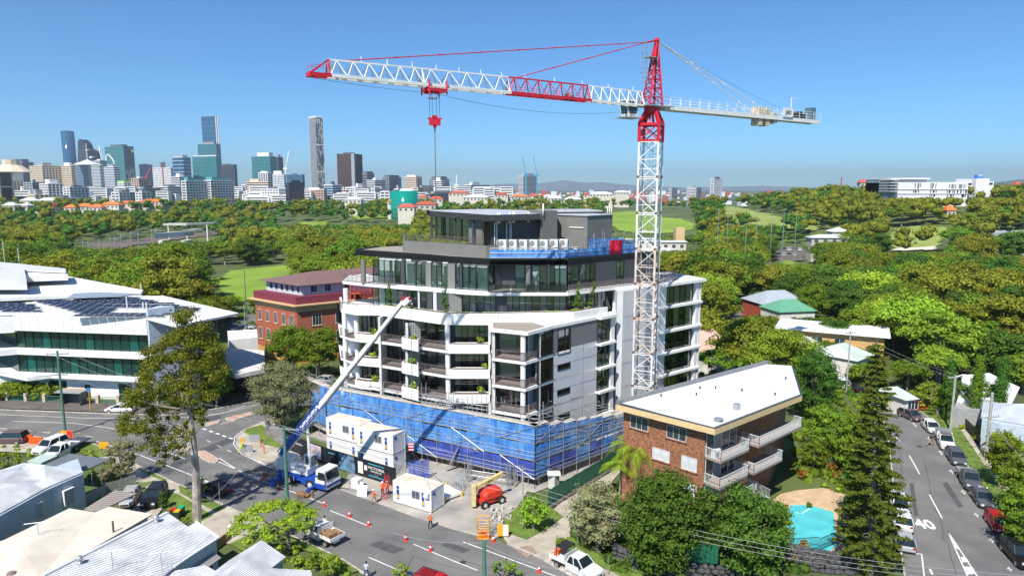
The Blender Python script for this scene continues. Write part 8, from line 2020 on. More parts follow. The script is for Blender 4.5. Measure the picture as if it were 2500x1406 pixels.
mb = MB(); pts = [D(482,1268,b.y)-b,D(478,1150,b.y)-b,D(470,1060,b.y)-b,D(462,1000,b.y)-b,D(465,930,b.y)-b,D(458,850,b.y)-b,D(455,800,b.y)-b]; rr_ = (.48,.40,.33,.26,.2,.12,.06)
for i in range(6): mb.tube(pts[i],pts[i+1],rr_[i],10,rr_[i+1],cap=False)
for c in C[::4]:
 s = min(pts[2:],key=lambda p: abs(p.z-(c[2]-1.2))); e = Vector(c); m_ = s+(e-s)*.5+Vector((0,0,-.25)); mb.tube(s,m_,.11,5,.07,cap=False); mb.tube(m_,e,.07,4,.02,cap=False)
tm = mb.mesh("trunk"); tm.materials.append(pale_bark); link("trunk",tm,o)
near("grey_green_tree",692,1058,884,165,"grey green paperbark tree between the intersection and the scaffold",L_grey,zf=.2,n=44,rc=.13,dens=85,size=.15,seed=4,lean=.3)
near("round_tree",527,992,850,92,"dark round tree behind the tall street gum",L_dark,zf=.12,n=30,rc=.15,size=.2,seed=5)
near("poinciana_tree",705,1335,1238,235,"bright green spreading tree on the verge before the green power pole",L_bright,zf=.4,n=80,rc=.15,dens=60,size=.15,shape="umbrella",seed=6,tr=.22,cpx=668,sq=.6,gap=-.12)
near("street_tree",715,925,796,110,"left half of the leafy tree pair before the red brick building",L_green,zf=.3,n=26,rc=.15,size=.22,seed=7); near("street_tree",782,925,798,120,"right one of the leafy pair before the red brick building",L_green,zf=.3,n=28,rc=.15,size=.22,seed=8)
near("bush_tree",1455,1345,1178,150,"olive flowering bush tree right of the driveway",L_grey,zf=.12,n=40,rc=.13,size=.15,seed=9,dens=80)
near("fig_tree",1608,1398,1150,195,"biggest dense dark green tree under the corner of the brick flats",L_dark,zf=.04,n=60,rc=.14,size=.2,seed=10,dens=75); near("fig_tree",1720,1375,1185,92,"narrow dense dark green tree between two bigger ones",L_dark,zf=.08,n=30,rc=.13,size=.2,seed=11)
near("fig_tree",1832,1400,1195,190,"dense dark green tree left of the swimming pool",L_dark,zf=.04,n=56,rc=.14,size=.2,seed=12,dens=75); near("olive_tree",1900,1345,1225,62,"light green bushy tree overhanging the pool edge",L_green,zf=.2,n=20,rc=.15,size=.17,seed=13)
near("small_tree",300,1175,1075,88,"small grey green tree beside the carport roof",L_grey,zf=.2,n=26,rc=.16,size=.13,seed=14); near("shrub",262,1192,1138,52,"thin shrub with reddish twigs by the picket fence",L_grey,zf=.2,n=12,rc=.2,size=.12,seed=15,cat="shrub")
near("street_tree",1302,1290,1212,84,"bright green leafy bush tree beside the grey street light pole",L_bright,zf=.12,n=24,rc=.17,size=.2,seed=16); near("shrub",492,1215,1168,42,"small green bush at the foot of the tall street gum",L_green,n=10,rc=.22,size=.13,seed=17,cat="shrub")
for i,(x,y,yt,w_,lb,m) in enumerate(((400,1240,1200,26,"dark shrub beside the black car in the driveway",L_dark),(768,1388,1345,44,"rounded green shrub before the parked tray truck",L_green),(808,1400,1352,60,"bright shrub left of the verge end",L_bright),(725,1380,1355,34,"low bright shrub beside the gabled house",L_bright),(980,1420,1374,58,"light green bush at the bottom edge, left of the red car",L_bright),(1232,1425,1368,120,"leafy bush at the bottom edge under the short green pole",L_green),
 (455,1290,1262,40,"green bush between the wheelie bins and gum trunk",L_green),(20,1145,1100,80,"dense green hedge bush at the left edge by the shed",L_green),(2290,1012,975,60,"leafy shrub mass behind the maroon car",L_green),(2320,1000,940,60,"green shrub under the columnar trees",L_dark),(2245,1000,976,28,"yellow leaved bush beside the little garage",L_bright),(1975,1240,1226,18,"potted shrub at the pool paving corner",L_green))):
 near("shrub",x,y,yt,w_,lb,m,zf=.05,n=16,rc=.2,size=.14,seed=20+i,cat="shrub")
# hedges by the school fence, ground plants in the gardens
def plants(name,pts,m,r,size,label,cat,n=6,z=.1):
 g = np.random.default_rng(len(label)); c0 = G(*pts[0],z); o = E(name,c0,label,cat); C = []
 for (x,y) in pts:
  q = G(x,y,z); C += [np.array([q.x-c0.x+g.uniform(-r,r),q.y-c0.y+g.uniform(-r,r)*.6,g.uniform(.2,1.0)*r]) for _ in range(n)]
 V,F = leaves(C,[r*.6*g.uniform(.7,1.2) for _ in C],60,size,g,.9,.7); link("foliage",npmesh("foliage",V,F,m),o)
plants("hedge",[(0,972),(20,972),(42,971),(64,972),(86,972),(108,973),(128,972)],L_green,2.0,.22,"dense green hedge behind the stone posts before the school","hedge")
for i,(x,y) in enumerate(((1962,1168),(1995,1140),(2030,1150),(2048,1172),(2075,1385),(2035,1380),(2012,1378),(1963,1340),(2060,1370),(2010,1120),(1940,1372))):
 near("bromeliad",x,y,y-20,28,("red orange bromeliad clump, " + ("at the end of the patio","on the garden bank","beside the patio steps","under the big pine","below the rock wall on the right","below the pool on the rock wall","below the pool fence corner","in a blue pot by the pool fence","beside the trunk of the big pine","highest on the garden bank","left end of the pool wall")[i]),L_red,zf=.05,n=5,rc=.35,size=.2,seed=60+i,cat="plant",nl=1,tr=.04)
# cluster trees around the flats, the street and the gardens at the right
for i,(x,y,yt,w_,nm,m,lb) in enumerate(((1900,985,800,190,"shade_tree",L_green,"broad green tree rising behind the white flat roof"),(1800,900,780,110,"shade_tree",L_green,"rounded green tree right of the pink roofed house"),(1985,1030,860,150,"shade_tree",L_dark,"dark tree behind the back corner of the white flat roof"),(1860,850,770,120,"shade_tree",L_green,"leafy green tree left of the solar villa"),
 (1770,935,852,150,"spreading_tree",L_green,"flat spreading bright tree between right wing and flats"),(2010,1110,985,120,"small_tree",L_green,"feathery tree right of the flats' top balcony"),(2075,1165,1010,110,"small_tree",L_green,"green garden tree left of the big pine"),(1985,1150,1075,70,"small_tree",L_green,"low garden tree over the patio bank"),(2085,1270,1120,80,"small_tree",L_dark,"dark bushy tree against the big pine"),
 (2440,1190,1050,90,"small_tree",L_green,"street tree beside the concrete power pole"),(2495,1275,1105,130,"small_tree",L_green,"leafy tree overhanging the red car"),(2475,1345,1190,100,"small_tree",L_green,"drooping green tree above the black four wheel drive"),(2120,950,890,100,"spreading_tree",L_green,"light tree beyond the pine at the street bend"),(2215,955,880,110,"spreading_tree",L_green,"light green tree above the small garage"),
 (2290,945,850,120,"spreading_tree",L_bright,"bright feathery tree left of the columnar trees"),(2070,900,850,70,"small_tree",L_olive,"brownish tree above the parked white van"),(2180,860,800,120,"spreading_tree",L_green,"wide green tree beyond the pale green roof"),(1370,1345,1310,30,"shrub",L_green,"low shrubs on the rock wall by the verge"),(2250,845,760,150,"shade_tree",L_green,"big green crown behind the columnar trees"),(2420,860,740,170,"shade_tree",L_green,"huge bright green crown at the right"),
 (2270,1000,930,90,"small_tree",L_green,"leafy tree beside the garage and the maroon car"),(2345,1010,930,80,"small_tree",L_dark,"dark leafy tree before the long white roof"),(2410,1010,935,90,"small_tree",L_green,"green tree in front of the long white roof, right"),(2495,960,860,90,"small_tree",L_green,"green tree at the right edge above the blue house"),(2330,810,700,150,"shade_tree",L_olive,"tall olive crown above the columnar trees"),(2150,790,700,140,"shade_tree",L_green,"green crown left of the tall olive one"),(2490,800,690,140,"shade_tree",L_dark,"dark tall crown at the right edge"))):
 near(nm,x,y,yt,w_,lb,m,zf=.2 if nm != "spreading_tree" else .45,n=34,rc=.15,dens=46,size=.24 if y < 1000 else .18,seed=90+i,shape="umbrella" if nm == "spreading_tree" else "round",cat="shrub" if nm == "shrub" else "tree")
# columnar trees
for i,(x,y,yt,w_) in enumerate(((2376,1040,868,26),(2437,1026,858,24),(2312,1026,872,20))):
 near("columnar_tree",x,y,yt,w_,"tall narrow ivy green column tree, %s of the three" % ("middle","rightmost","leftmost")[i],L_dark if i else L_green,zf=.02,n=90,rc=.075,dens=120,size=.16,seed=130+i,shape="round",gap=-.2,nl=3,sq=1.2)
# big hoop pine: whorls of drooping branches with needle tufts
def pine(px,py,ytop,wpx,label,seed=1,tiers=34):
 b = G(px,py,.1); top = D(px+18 if wpx > 100 else px,ytop,b.y); H = top.z; k = b.y*CT/FPX; W = wpx*k/2; g = np.random.default_rng(seed); o = E("hoop_pine",b,label,"tree",world=False); mb = MB(); lean = top.x-b.x
 mb.tube((0,0,-.2),(lean*.5,0,H*.5),.3,8,.2); mb.tube((lean*.5,0,H*.5),(lean,0,H),.2,6,.03); C = []; Rr = []
 for i in range(tiers):
  f = i/tiers; z = H*(.04+.95*f); L = W*min(1,(1.04-f)*1.35)*g.uniform(.85,1.1); nb = int(g.integers(5,8)); a0 = g.uniform(0,6.28)
  for j in range(nb):
   a = a0+j*2*pi/nb+g.uniform(-.25,.25); l = L*g.uniform(.65,1.1); s = Vector((lean*z/H,0,z)); e = s+Vector((cos(a)*l,sin(a)*l,l*g.uniform(-.12,.18))); mb.tube(s,e,.05,4,.02,cap=False)
   n_ = max(2,int(l/.42))
   for q in range(n_): t = (q+1.0)/n_;
   for q in range(n_):
    t = .3+.7*(q+1)/n_; c = s+(e-s)*t; C.append(np.array([c.x+g.uniform(-.2,.2),c.y+g.uniform(-.2,.2),c.z+.08])); Rr.append(.34*g.uniform(.7,1.2))
 V,F = leaves(C,Rr,330,.12,g,.6,.45,.4); link("crown",npmesh("crown",V,F,leafmat("pine_needles",(.045,.075,.008),(.13,.18,.02),(.19,.23,.035),.01,.15) if "pine_needles" not in MATS else MATS["pine_needles"]),o)
 tm = mb.mesh("trunk"); tm.materials.append(bark); link("trunk",tm,o)
pine(2124,1400,832,176,"tall hoop pine between the swimming pool and the street",2,40)
pine(2142,985,850,60,"slim young hoop pine behind the tall one",3,16) if 0 else None
# palms
def palm(px,py,ytop,label,seed=1,R_=2.4,nf=16,tr=.14,m=None):
 b = G(px,py,.1); top = D(px,ytop,b.y).z; g = np.random.default_rng(seed); o = E("palm_tree",b,label,"palm tree",world=False); mb = MB(); mb.tube((0,0,0),(.1,0,top-.8),tr,8,tr*.8); mb.tube((.1,0,top-.8),(.1,0,top),tr*.9,8,tr*.6); tm = mb.mesh("trunk"); tm.materials.append(pale_bark); link("trunk",tm,o)
 for i in range(nf):
  a = i*2.4+g.uniform(-.2,.2); el = g.uniform(.15,1.25); v = []; f = []; n = 9
  P = []
  for k in range(n+1): t = k/n; P.append(Vector((cos(a),sin(a),0))*R_*t*cos(el*.6)*(1-.15*t)+Vector((0,0,R_*(sin(el)*t-.75*t*t))))
  fm = MB(); s_ = Vector((-sin(a),cos(a),0))
  for k in range(n):
   fm.tube(P[k],P[k+1],.02,3,cap=False)
   for h in (0,.5):
    p = P[k]+(P[k+1]-P[k])*h; L = .62*sin(pi*min(.95,(k+h+1.2)/(n+1.5)))
    for sg in (-1,1): q = p+s_*sg*L+(P[k+1]-P[k])*.9-Vector((0,0,L*.45)); d = (P[k+1]-P[k]).normalized()*.07; fm.add([p-d,p+d,q+d*.3,q-d*.3],[(0,1,2,3)])
  me = fm.mesh("frond"); me.materials.append(m or L_bright); fo = link("frond",me,o); fo.location = (.1,0,top)
palm(1543,1225,1100,"feathery palm in front of the brick flats, the taller of the clump",1,4.2,24); palm(1512,1215,1140,"shorter palm left of the tallest one by the green fence",2,3.2,18); palm(1575,1215,1120,"third palm of the clump, against the brick wall",3,3.3,18)
palm(2442,1120,1072,"fan palm behind the metal street fence",4,2.3,22); palm(2478,1150,1095,"bushy palm right of the concrete power pole",5,3.2,24); palm(1440+12,0+1400,1395,"small agave like plant on the rock wall",6,.6,8,.05) if 0 else None
# balcony plants of the block: leafy clumps in the troughs, slim trees in the band
for k in (1,2,3,4,5):
 for (px,Y_,fl) in ((912,92.4,"left wing"),(1008,88.2,"middle"),(1172 if k != 4 else 1182,86.6,"right")):
  if k < 3: continue
  p = V2(XY(px,Y_,ZU[k]+1)); o = E("trough_plant",(p.x,p.y,ZU[k]+1.1),"broad leaved plant in the white trough of the %s bays, %s row" % (fl,{5: "top",4: "middle",3: "lowest"}[k]),"plant"); g = np.random.default_rng(k*9+px)
  V,F = leaves([np.array([g.uniform(-.35,.35),0,g.uniform(.1,.7)]) for _ in range(5)],[.35]*5,60,.22,g,1.0,.0,0); link("foliage",npmesh("foliage",V,F,L_bright),o)
for (px,Y_,h,lb) in ((951,93.4,3.4,"slim young tree at the left end of the white planter band"),(1085,88.1,4.0,"slim young tree left of centre on the planter band"),(1410,89.6,3.6,"left of two slim young trees on the right of the band"),(1447,90.9,3.7,"right one of the two slim young trees on the band")):
 p = V2(XY(px,Y_,20)); o = E("young_tree",(p.x,p.y,19.95),lb,"tree"); g = np.random.default_rng(int(px)); C = [np.array([g.uniform(-.35,.35)*(1-i/12),g.uniform(-.35,.35),.5+h*.88*i/12]) for i in range(12)]
 V,F = leaves(C,[.5-.024*i for i in range(12)],130,.15,g,1.0,.3,.1); link("crown",npmesh("crown",V,F,L_dark),o); mb = MB().tube((0,0,0),(0,0,h*.9),.035,5); tm = mb.mesh("trunk"); tm.materials.append(bark); link("trunk",tm,o)
g = np.random.default_rng(8); I3 = inset([(-18.3,92.9),(-8.7,86.35),(-2.7,86.2),(8.05,87.45),(11.46,90.2)],.9); C = []
for a,b in zip(I3,I3[1:]):
 for i in range(int((b-a).length/.4)):
  if g.uniform() < .62: p = a+(b-a)*g.uniform(); C.append(np.array([p.x,p.y,19.98+g.uniform(0,.1)]))
V,F = leaves(C,[g.uniform(.12,.34) for _ in C],160,.1,g,.8,.0,0); o = link("planter_groundcover",npmesh("planter_groundcover",V,F,L_bright)); o["kind"] = "stuff"

def cover(P,n,r,m,name="ground_cover",z=.0,seed=1):
 """low planting nobody could count, spread over a picture polygon of the ground"""
 g = np.random.default_rng(seed); xs_ = [p[0] for p in P]; ys_ = [p[1] for p in P]; C = []
 while len(C) < n:
  x,y = g.uniform(min(xs_),max(xs_)),g.uniform(min(ys_),max(ys_))
  if inpoly(x,y,P): q = GT(x,y); C.append(np.array([q.x,q.y,q.z+z+r*g.uniform(-.1,.5)]))
 V,F = leaves(C,[r*g.uniform(.5,1.3) for _ in C],26/r,.13+.07*r,g,.8,.7); o = link(name,npmesh(name,V,F,m)); o["kind"] = "stuff"
cover([(1935,985),(2060,940),(2150,1000),(2165,1120),(2120,1200),(2060,1195),(2000,1180),(1940,1190),(1925,1100)],230,.9,L_green,seed=1)
cover([(1930,1090),(2060,1080),(2110,1200),(2060,1205),(1960,1180)],60,.5,L_bright,seed=2)
cover([(1950,890),(2050,900),(2110,950),(2145,1000),(2060,960),(1980,930)],90,.8,L_dark,seed=3)
cover([(2190,965),(2300,1020),(2400,1090),(2500,1230),(2500,1150),(2420,1040),(2340,985),(2230,940)],120,.8,L_green,seed=4)
cover([(1400,1250),(1530,1160),(1560,1250),(1900,1330),(2000,1400),(1500,1400),(1390,1310)],260,.7,L_dark,seed=5)
cover([(600,1345),(700,1330),(830,1375),(860,1406),(700,1406),(560,1340)],60,.45,L_green,seed=6)
cover([(0,1100),(80,1085),(200,1095),(330,1160),(340,1190),(220,1200),(205,1150),(60,1120)],60,.5,L_green,seed=7)
cover([(640,905),(840,880),(860,940),(760,950),(650,930)],70,.7,L_green,seed=8)
cover([(1620,960),(1760,880),(1880,880),(1960,900),(1980,960),(1900,930)],120,.9,L_dark,seed=9)
cover([(600,870),(640,850),(640,760),(600,760),(545,760),(545,780),(590,800)],50,.9,L_dark,seed=10)
cover([(1700,800),(1860,780),(1870,830),(1760,860),(1690,850)],60,1.1,L_green,seed=11)
cover([(2330,990),(2480,985),(2500,1010),(2400,1030),(2330,1020)],50,.9,L_green,seed=12)
cover([(2325,985),(2400,990),(2400,1030),(2330,1020)],40,1.5,L_dark,seed=13)
cover([(1700,500),(2160,470),(2160,560),(2010,545),(1800,500),(1700,540)],150,2.6,L_dark,seed=14)
# ------------------------------------------------------------ vehicles
PAINT = {k: mat("car_paint_"+k,c,.28,.15,.03,spec=.6) for k,c in (("white",(.74,.74,.73)),("black",(.012,.013,.015)),("grey",(.10,.105,.115)),("silver",(.42,.43,.44)),("red",(.50,.01,.015)),("maroon",(.13,.09,.09)),("blue",(.03,.06,.14)))}
lampw,lampr,trim = mat("head_lamp",(.7,.72,.75),.1),mat("tail_lamp",(.4,.01,.01),.2),mat("black_trim",(.02,.02,.02),.6)
#         L    W    H   belt hood  cabin base y0,y1   roof y0,y1   rear deck
CAR = {"hatch": (4.0,1.72,1.5,.93,.92,-1.95,1.25,-1.45,.3,.95),"sedan": (4.6,1.8,1.46,.92,.88,-1.7,1.25,-1.0,.35,.95),"suv": (4.7,1.88,1.8,1.08,1.1,-2.25,1.15,-1.95,.45,1.08),"ute": (5.2,1.86,1.78,1.08,1.1,-.6,1.35,-.35,.65,1.0),"wagon": (4.6,1.8,1.55,.95,.92,-2.2,1.2,-1.8,.4,.95)}
KIT = {}
def car_parts(kind):
 if kind in KIT: return KIT[kind]
 L,W,H,belt,hood,c0,c1,r0,r1,deck = CAR[kind]; w = W/2; h = L/2
 def ring(y,ww,zb,zt): return [(-ww,y,zb+.12),(-ww*.9,y,zb),(ww*.9,y,zb),(ww,y,zb+.12),(ww,y,zt-.16),(ww*.88,y,zt),(-ww*.88,y,zt),(-ww,y,zt-.16)]
 yb = c0 if kind == "ute" else -h+.15
 st_ = [(-h,w*.86,.38,deck-.25),(-h+.1,w*.94,.25,deck-.05),(-h+.5,w,.22,deck),(c0+.1,w,.22,belt),(c1,w,.22,belt),(h-.9,w,.22,hood-.02),(h-.25,w*.95,.24,hood-.14),(h-.03,w*.86,.3,hood-.3)]
 if kind == "ute": st_ = [(c0-.1,w*.97,.3,belt-.02)]+st_[3:]
 b = MB().loft([ring(*s) for s in st_]); bm_ = b.mesh("body",smooth=False)
 g = MB().loft([[(-w*.93,c0,belt-.03),(w*.93,c0,belt-.03),(w*.93,c1,belt-.03),(-w*.93,c1,belt-.03)],[(-w*.74,r0,H-.05),(w*.74,r0,H-.05),(w*.74,r1,H-.05),(-w*.74,r1,H-.05)]]).mesh("glass")
 r = MB().loft([[(-w*.76,r0-.05,H-.07),(w*.76,r0-.05,H-.07),(w*.76,r1+.08,H-.07),(-w*.76,r1+.08,H-.07)],[(-w*.66,r0+.1,H),(w*.66,r0+.1,H),(w*.66,r1-.1,H),(-w*.66,r1-.1,H)]])
 for sx in (-1,1):
  for (ya,yb_) in ((c0,r0),(c1,r1),((c0+c1)/2-.1,(r0+r1)/2-.1)): r.beam((sx*w*.935,ya,belt-.02),(sx*w*.75,yb_,H-.05),.07,.1)
 r = r.mesh("roof_panel")
 hl = MB(); tl_ = MB(); tm_ = MB()
 for sx in (-1,1):
  hl.box(sx*w*.62-.16,sx*w*.62+.16,h-.16,h-.0,hood-.4,hood-.24); tl_.box(sx*w*.72-.13,sx*w*.72+.13,-h-.01,-h+.12,deck-.32,deck-.12); tm_.box(sx*w-.02 if sx > 0 else -w-.16,w+.16 if sx > 0 else -w+.02,c1-.35,c1-.2,belt-.02,belt+.13)
 tm_.box(-w*.5,w*.5,h-.1,h+.005,.42,.58); pt = MB().box(-.2,.2,h-.04,h+.02,.4,.5)
 KIT[kind] = (bm_,g,r,hl.mesh("headlight"),tl_.mesh("taillight"),tm_.mesh("trim"),w,h); return KIT[kind]
wh = MB().tube((-.11,0,0),(.11,0,0),.33,16).mesh("wheel"); wh.materials.append(tyre_m); rim_ = MB().tube((-.125,0,0),(.125,0,0),.21,10).mesh("rim"); rim_.materials.append(mat("alloy_rim",(.45,.45,.46),.35,.5))
def car(kind,paint,px,py,fx,fy,label,group=None,rack=False,name=None,z=.02):
 """stands on the point seen at (px, py); its nose points towards the point seen at (fx, fy)"""
 a,b = GT(px,py),GT(fx,fy); a.z = max(a.z,0)+z; d = V2(b)-V2(a); rz = atan2(d.y,d.x)-pi/2; P = car_parts(kind)
 o = E(name or ("pickup_truck" if kind == "ute" else "parked_car"),a,label,"car" if kind != "ute" else "ute",group,rz,False)
 for nm,me,m in (("body",P[0],PAINT[paint]),("window_glass",P[1],glassk),("roof_panel",P[2],PAINT[paint]),("headlight",P[3],lampw),("taillight",P[4],lampr),("trim",P[5],trim)):
  if nm in ("body","roof_panel"): me = me.copy(); me.materials.clear(); me.materials.append(m); c = link(nm,me,o)
  else: c = link(nm,me,o,m)
 w,h = P[6],P[7]
 for sx in (-1,1):
  for y in (-h+.85,h-.85): wo = link("wheel",wh,o); wo.location = (sx*(w-.1),y,.33); link("rim",rim_,wo)
 if rack:
  mb = MB(); H = CAR[kind][2]
  for i in range(6): y = CAR[kind][7]+.05+i*.3; mb.box(-w*.66,w*.66,y,y+.05,H+.06,H+.11)
  for x in (-w*.66,w*.66): mb.box(x-.03,x+.03,CAR[kind][7],CAR[kind][8],H+.04,H+.08)
  mb.build("roof_rack",trim,o)
 if kind == "ute":
  mb = MB(); y0,y1 = -h-.1,CAR["ute"][5]-.12
  mb.box(-w,w,y0,y1,.78,.86); mb.box(-w,-w+.05,y0,y1,.86,1.15); mb.box(w-.05,w,y0,y1,.86,1.15); mb.box(-w,w,y0,y0+.05,.86,1.15); mb.box(-w,w,y1-.05,y1,.86,1.75); mb.box(-.4,.4,y0+.2,y1,.4,.78); mb.build("tray",galv if paint != "white" else cflat,o)
 return o
GR = "cars parked along the right kerb"
for a in (("hatch","maroon",2222,1022,2262,1040,"grey brown hatchback at the top of the street near the garage"),("hatch","white",2272,1052,2290,1072,"white hatchback parked behind the white ute"),("wagon","grey",2333,1128,2356,1165,"dark grey wagon parked between the white ute and the grey tray truck"),("sedan","grey",2396,1232,2425,1270,"charcoal sedan parked right behind the bright red hatchback"),("hatch","red",2436,1292,2468,1336,"bright red hatchback parked near the right edge"),("suv","black",2486,1368,2520,1412,"black four wheel drive with a roof rack at the lower right edge")):
 car(*a,group=GR,rack=a[0] == "suv")
u = car("ute","white",2306,1090,2326,1128,"white ute with a grey canopy and roof rack at the right kerb",GR,True); MB().box(-.9,.9,-2.6,-.75,.9,1.75).build("canopy",galv,u)
u = car("ute","grey",2364,1182,2386,1222,"grey tray truck with high sides parked behind the charcoal sedan",GR)
for a in (("hatch","white",2190,1240,2180,1215,"white hatchback half hidden behind the tall pine, farthest"),("suv","white",2198,1283,2188,1255,"white off-road wagon beside the tall pine"),("hatch","silver",2205,1335,2196,1310,"silver hatchback nearest the camera at the left kerb")): car(*a,group="cars parked along the left kerb beside the pine")
for a in (("sedan","white",296,1010,240,1008,"white sedan driving along the road before the school"),("suv","maroon",26,1082,-30,1086,"dark red and black wagon by the orange barriers"),("suv","black",378,1232,355,1258,"black wagon standing in the driveway"),("hatch","black",528,1204,486,1184,"black hatchback parked at the kerb in the gum tree's shade"),("hatch","silver",318,1232,296,1262,"silver car under the slatted carport"),("suv","white",125,1103,80,1120,"white wagon beside the flatbed ute"),("hatch","white",616,812,650,812,"white car parked left of the red brick building"),("hatch","blue",588,810,560,812,"dark blue car parked behind the school"),("hatch","silver",790,938,740,930,"silver car behind the scaffold end"),
          ("suv","white",2052,945,2040,935,"white van parked at the far bend of the street"),("hatch","black",2087,957,2070,948,"black car behind the white van at the bend"),("hatch","red",2244,1003,2262,1000,"red car in the drive behind the grey brown hatchback"),("suv","red",1068,1452,1130,1480,"dark red four wheel drive with black rack at the bottom edge"),("hatch","white",2196,583,2220,583,"white car on the path of the right fairway"),("hatch","red",1856,752,1890,745,"red car on the road beyond the trees"),("hatch","white",1835,757,1800,762,"white car on the road beyond the trees"),("hatch","silver",2225,985,2215,975,"silver car inside the small garage")): car(*a,rack="rack" in a[6])
for i in range(11): car(("hatch","suv")[i % 2],("white","silver","blue","white","grey")[i % 5],1888+i % 6*13,613+i//6*13,1890+i % 6*13,620+i//6*13,"small %s car in the club car park, %s row" % (("white","silver","blue","white","grey")[i % 5],"far" if i < 6 else "near"),"cars in the club car park")
# working trucks
u = car("ute","white",150,1118,100,1140,"white ute with a long flat tray at the left junction"); MB().box(-1.05,1.05,-4.6,-.75,.8,.95).build("flat_tray",mat("dark_tray",(.06,.07,.1),.6),u)
u = car("ute","white",1408,1398,1466,1424,"white road works ute carrying traffic cones, at the bottom edge")
mb = MB()
for x in (-.75,.75):
 for y in (-1.9,-.9): mb.beam((x,y,.9),(x,y,2.1),.06)
mb.box(-.8,.8,-2.0,-.8,2.1,2.16); mb.build("signal_frame",trim,u)
mb = MB()
for i in range(4): mb.tube((-.6+i*.35,-2.3,.9),(-.6+i*.35,-2.3,1.65),.15,10,.03)
mb.build("cone_stack",orange,u)
u = car("ute","white",786,1320,752,1300,"white tray truck loaded with timber and gear at the kerb"); mb = MB(); mb.box(-.8,.2,-2.3,-.8,.87,1.35); mb.box(.25,.8,-2.5,-1.2,.87,1.2); mb.build("load",wood_m,u)
# ------------------------------------------------------------ cones, barriers, signs, bins
cw = MB().tube((0,0,.38),(0,0,.56),.115,10,.075,False).mesh("white_band"); cw.materials.append(white); cn = MB().box(-.2,.2,-.2,.2,0,.05).tube((0,0,.05),(0,0,.8),.16,10,.035).mesh("cone"); cn.materials.append(mat("cone_red",(.72,.05,.02),.5))
for x,y,lb in ((639,1172,"at the outrigger, left"),(651,1160,"behind the left outrigger"),(679,1194,"before the crane's rear wheels"),(792,1234,"nearest the timber heap"),(853,1261,"second after the timber heap"),(900,1283,"midway along the white line"),(990,1319,"right of the midway one"),(1051,1344,"lowest on the white line"),(1316,1396,"left of the road works ute"),(1192,1312,"by the man basket, far one"),(1205,1322,"by the man basket, near one")):
 b = G(x,y,.03); o = E("traffic_cone",b,"orange traffic cone with a white band, "+lb,"traffic cone","traffic cones on the street",world=False); link("cone",cn,o); link("white_band",cw,o)
for x,y,lb in ((637,1090,"farther"),(645,1106,"nearer")): b = G(x,y,.14); mb = MB(); mb.tube(b,b+Vector((0,0,1.0)),.08,8); tag(mb.build("bollard",orange),lb+" orange post on the corner verge by the controller","bollard")
for x,y,lb in ((66,1078,"farther"),(90,1084,"nearer")): b = V2(G(x,y)); mb = MB(); mb.obox(b,(1,-.1),1.9,.6,0,.35); mb.obox(b,(1,-.1),1.8,.3,.35,1.05); tag(mb.build("barrier",orange),lb+" orange plastic barrier by the dark red wagon","barrier")
def board(px,py,w,h,zb,m,label,m2=None,ang=0.0,sym=None):
 b = G(px,py,.02); o = E("road_sign",b,label,"sign",world=False,rz=ang); MB().box(-w/2,w/2,-.03,.0,zb,zb+h).build("panel",m,o); mb = MB()
 for x in (-w/2+.1,w/2-.1): mb.beam((x,.0,0),(x,.0,zb+h),.05); mb.beam((x,.5,0),(x,0.02,zb+h*.7),.04)
 mb.build("stand",galv,o)
 if m2: MB().box(0,w/2-.06,-.04,-.031,zb+.05,zb+h-.05).build("insert",m2,o)
 if sym: text("lettering",sym,black,(-w*.22 if m2 else 0,-.045,zb+h*.35),(1,0,0),(0,0,1),.3,o,.004)
yb_ = mat("sign_amber",(.78,.40,.02),.5); rs_ = mat("sign_red",(.75,.04,.03),.5)
board(165,1078,1.7,1.2,.5,yb_,"amber and red road works sign at the foot of the left power pole",rs_); board(255,1100,1.4,1.0,.3,yb_,"small amber road works board on the verge",sym="<-"); board(1228,1312,1.2,1.3,.2,yb_,"amber road works board by the man basket",white); board(604,1106,1.6,1.1,.1,mat("sign_back_grey",(.3,.32,.34),.5),"grey backed sign board beside the traffic controller"); board(622,1080,1.5,1.1,.1,mat("sign_back_grey",(.3,.32,.34),.5),"grey backed sign board farther up the corner")
bm_ = MB().box(-.25,.25,-.3,.3,0,.9).mesh("bin_body"); bm_.materials.append(mat("bin_green",(.02,.05,.04),.5));
for i,(x,y,c,nm) in enumerate(((424,1262,(.55,.01,.01),"red"),(434,1266,(.7,.45,.02),"yellow"),(444,1256,(.02,.4,.18),"green"))):
 b = G(x,y,.12); o = E("wheelie_bin",b,"wheelie bin with a %s lid on the lawn by the gum tree" % nm,"bin",world=False); link("body",bm_,o); MB().box(-.28,.28,-.33,.33,.9,1.0).build("lid",mat("lid_"+nm,c,.4),o)
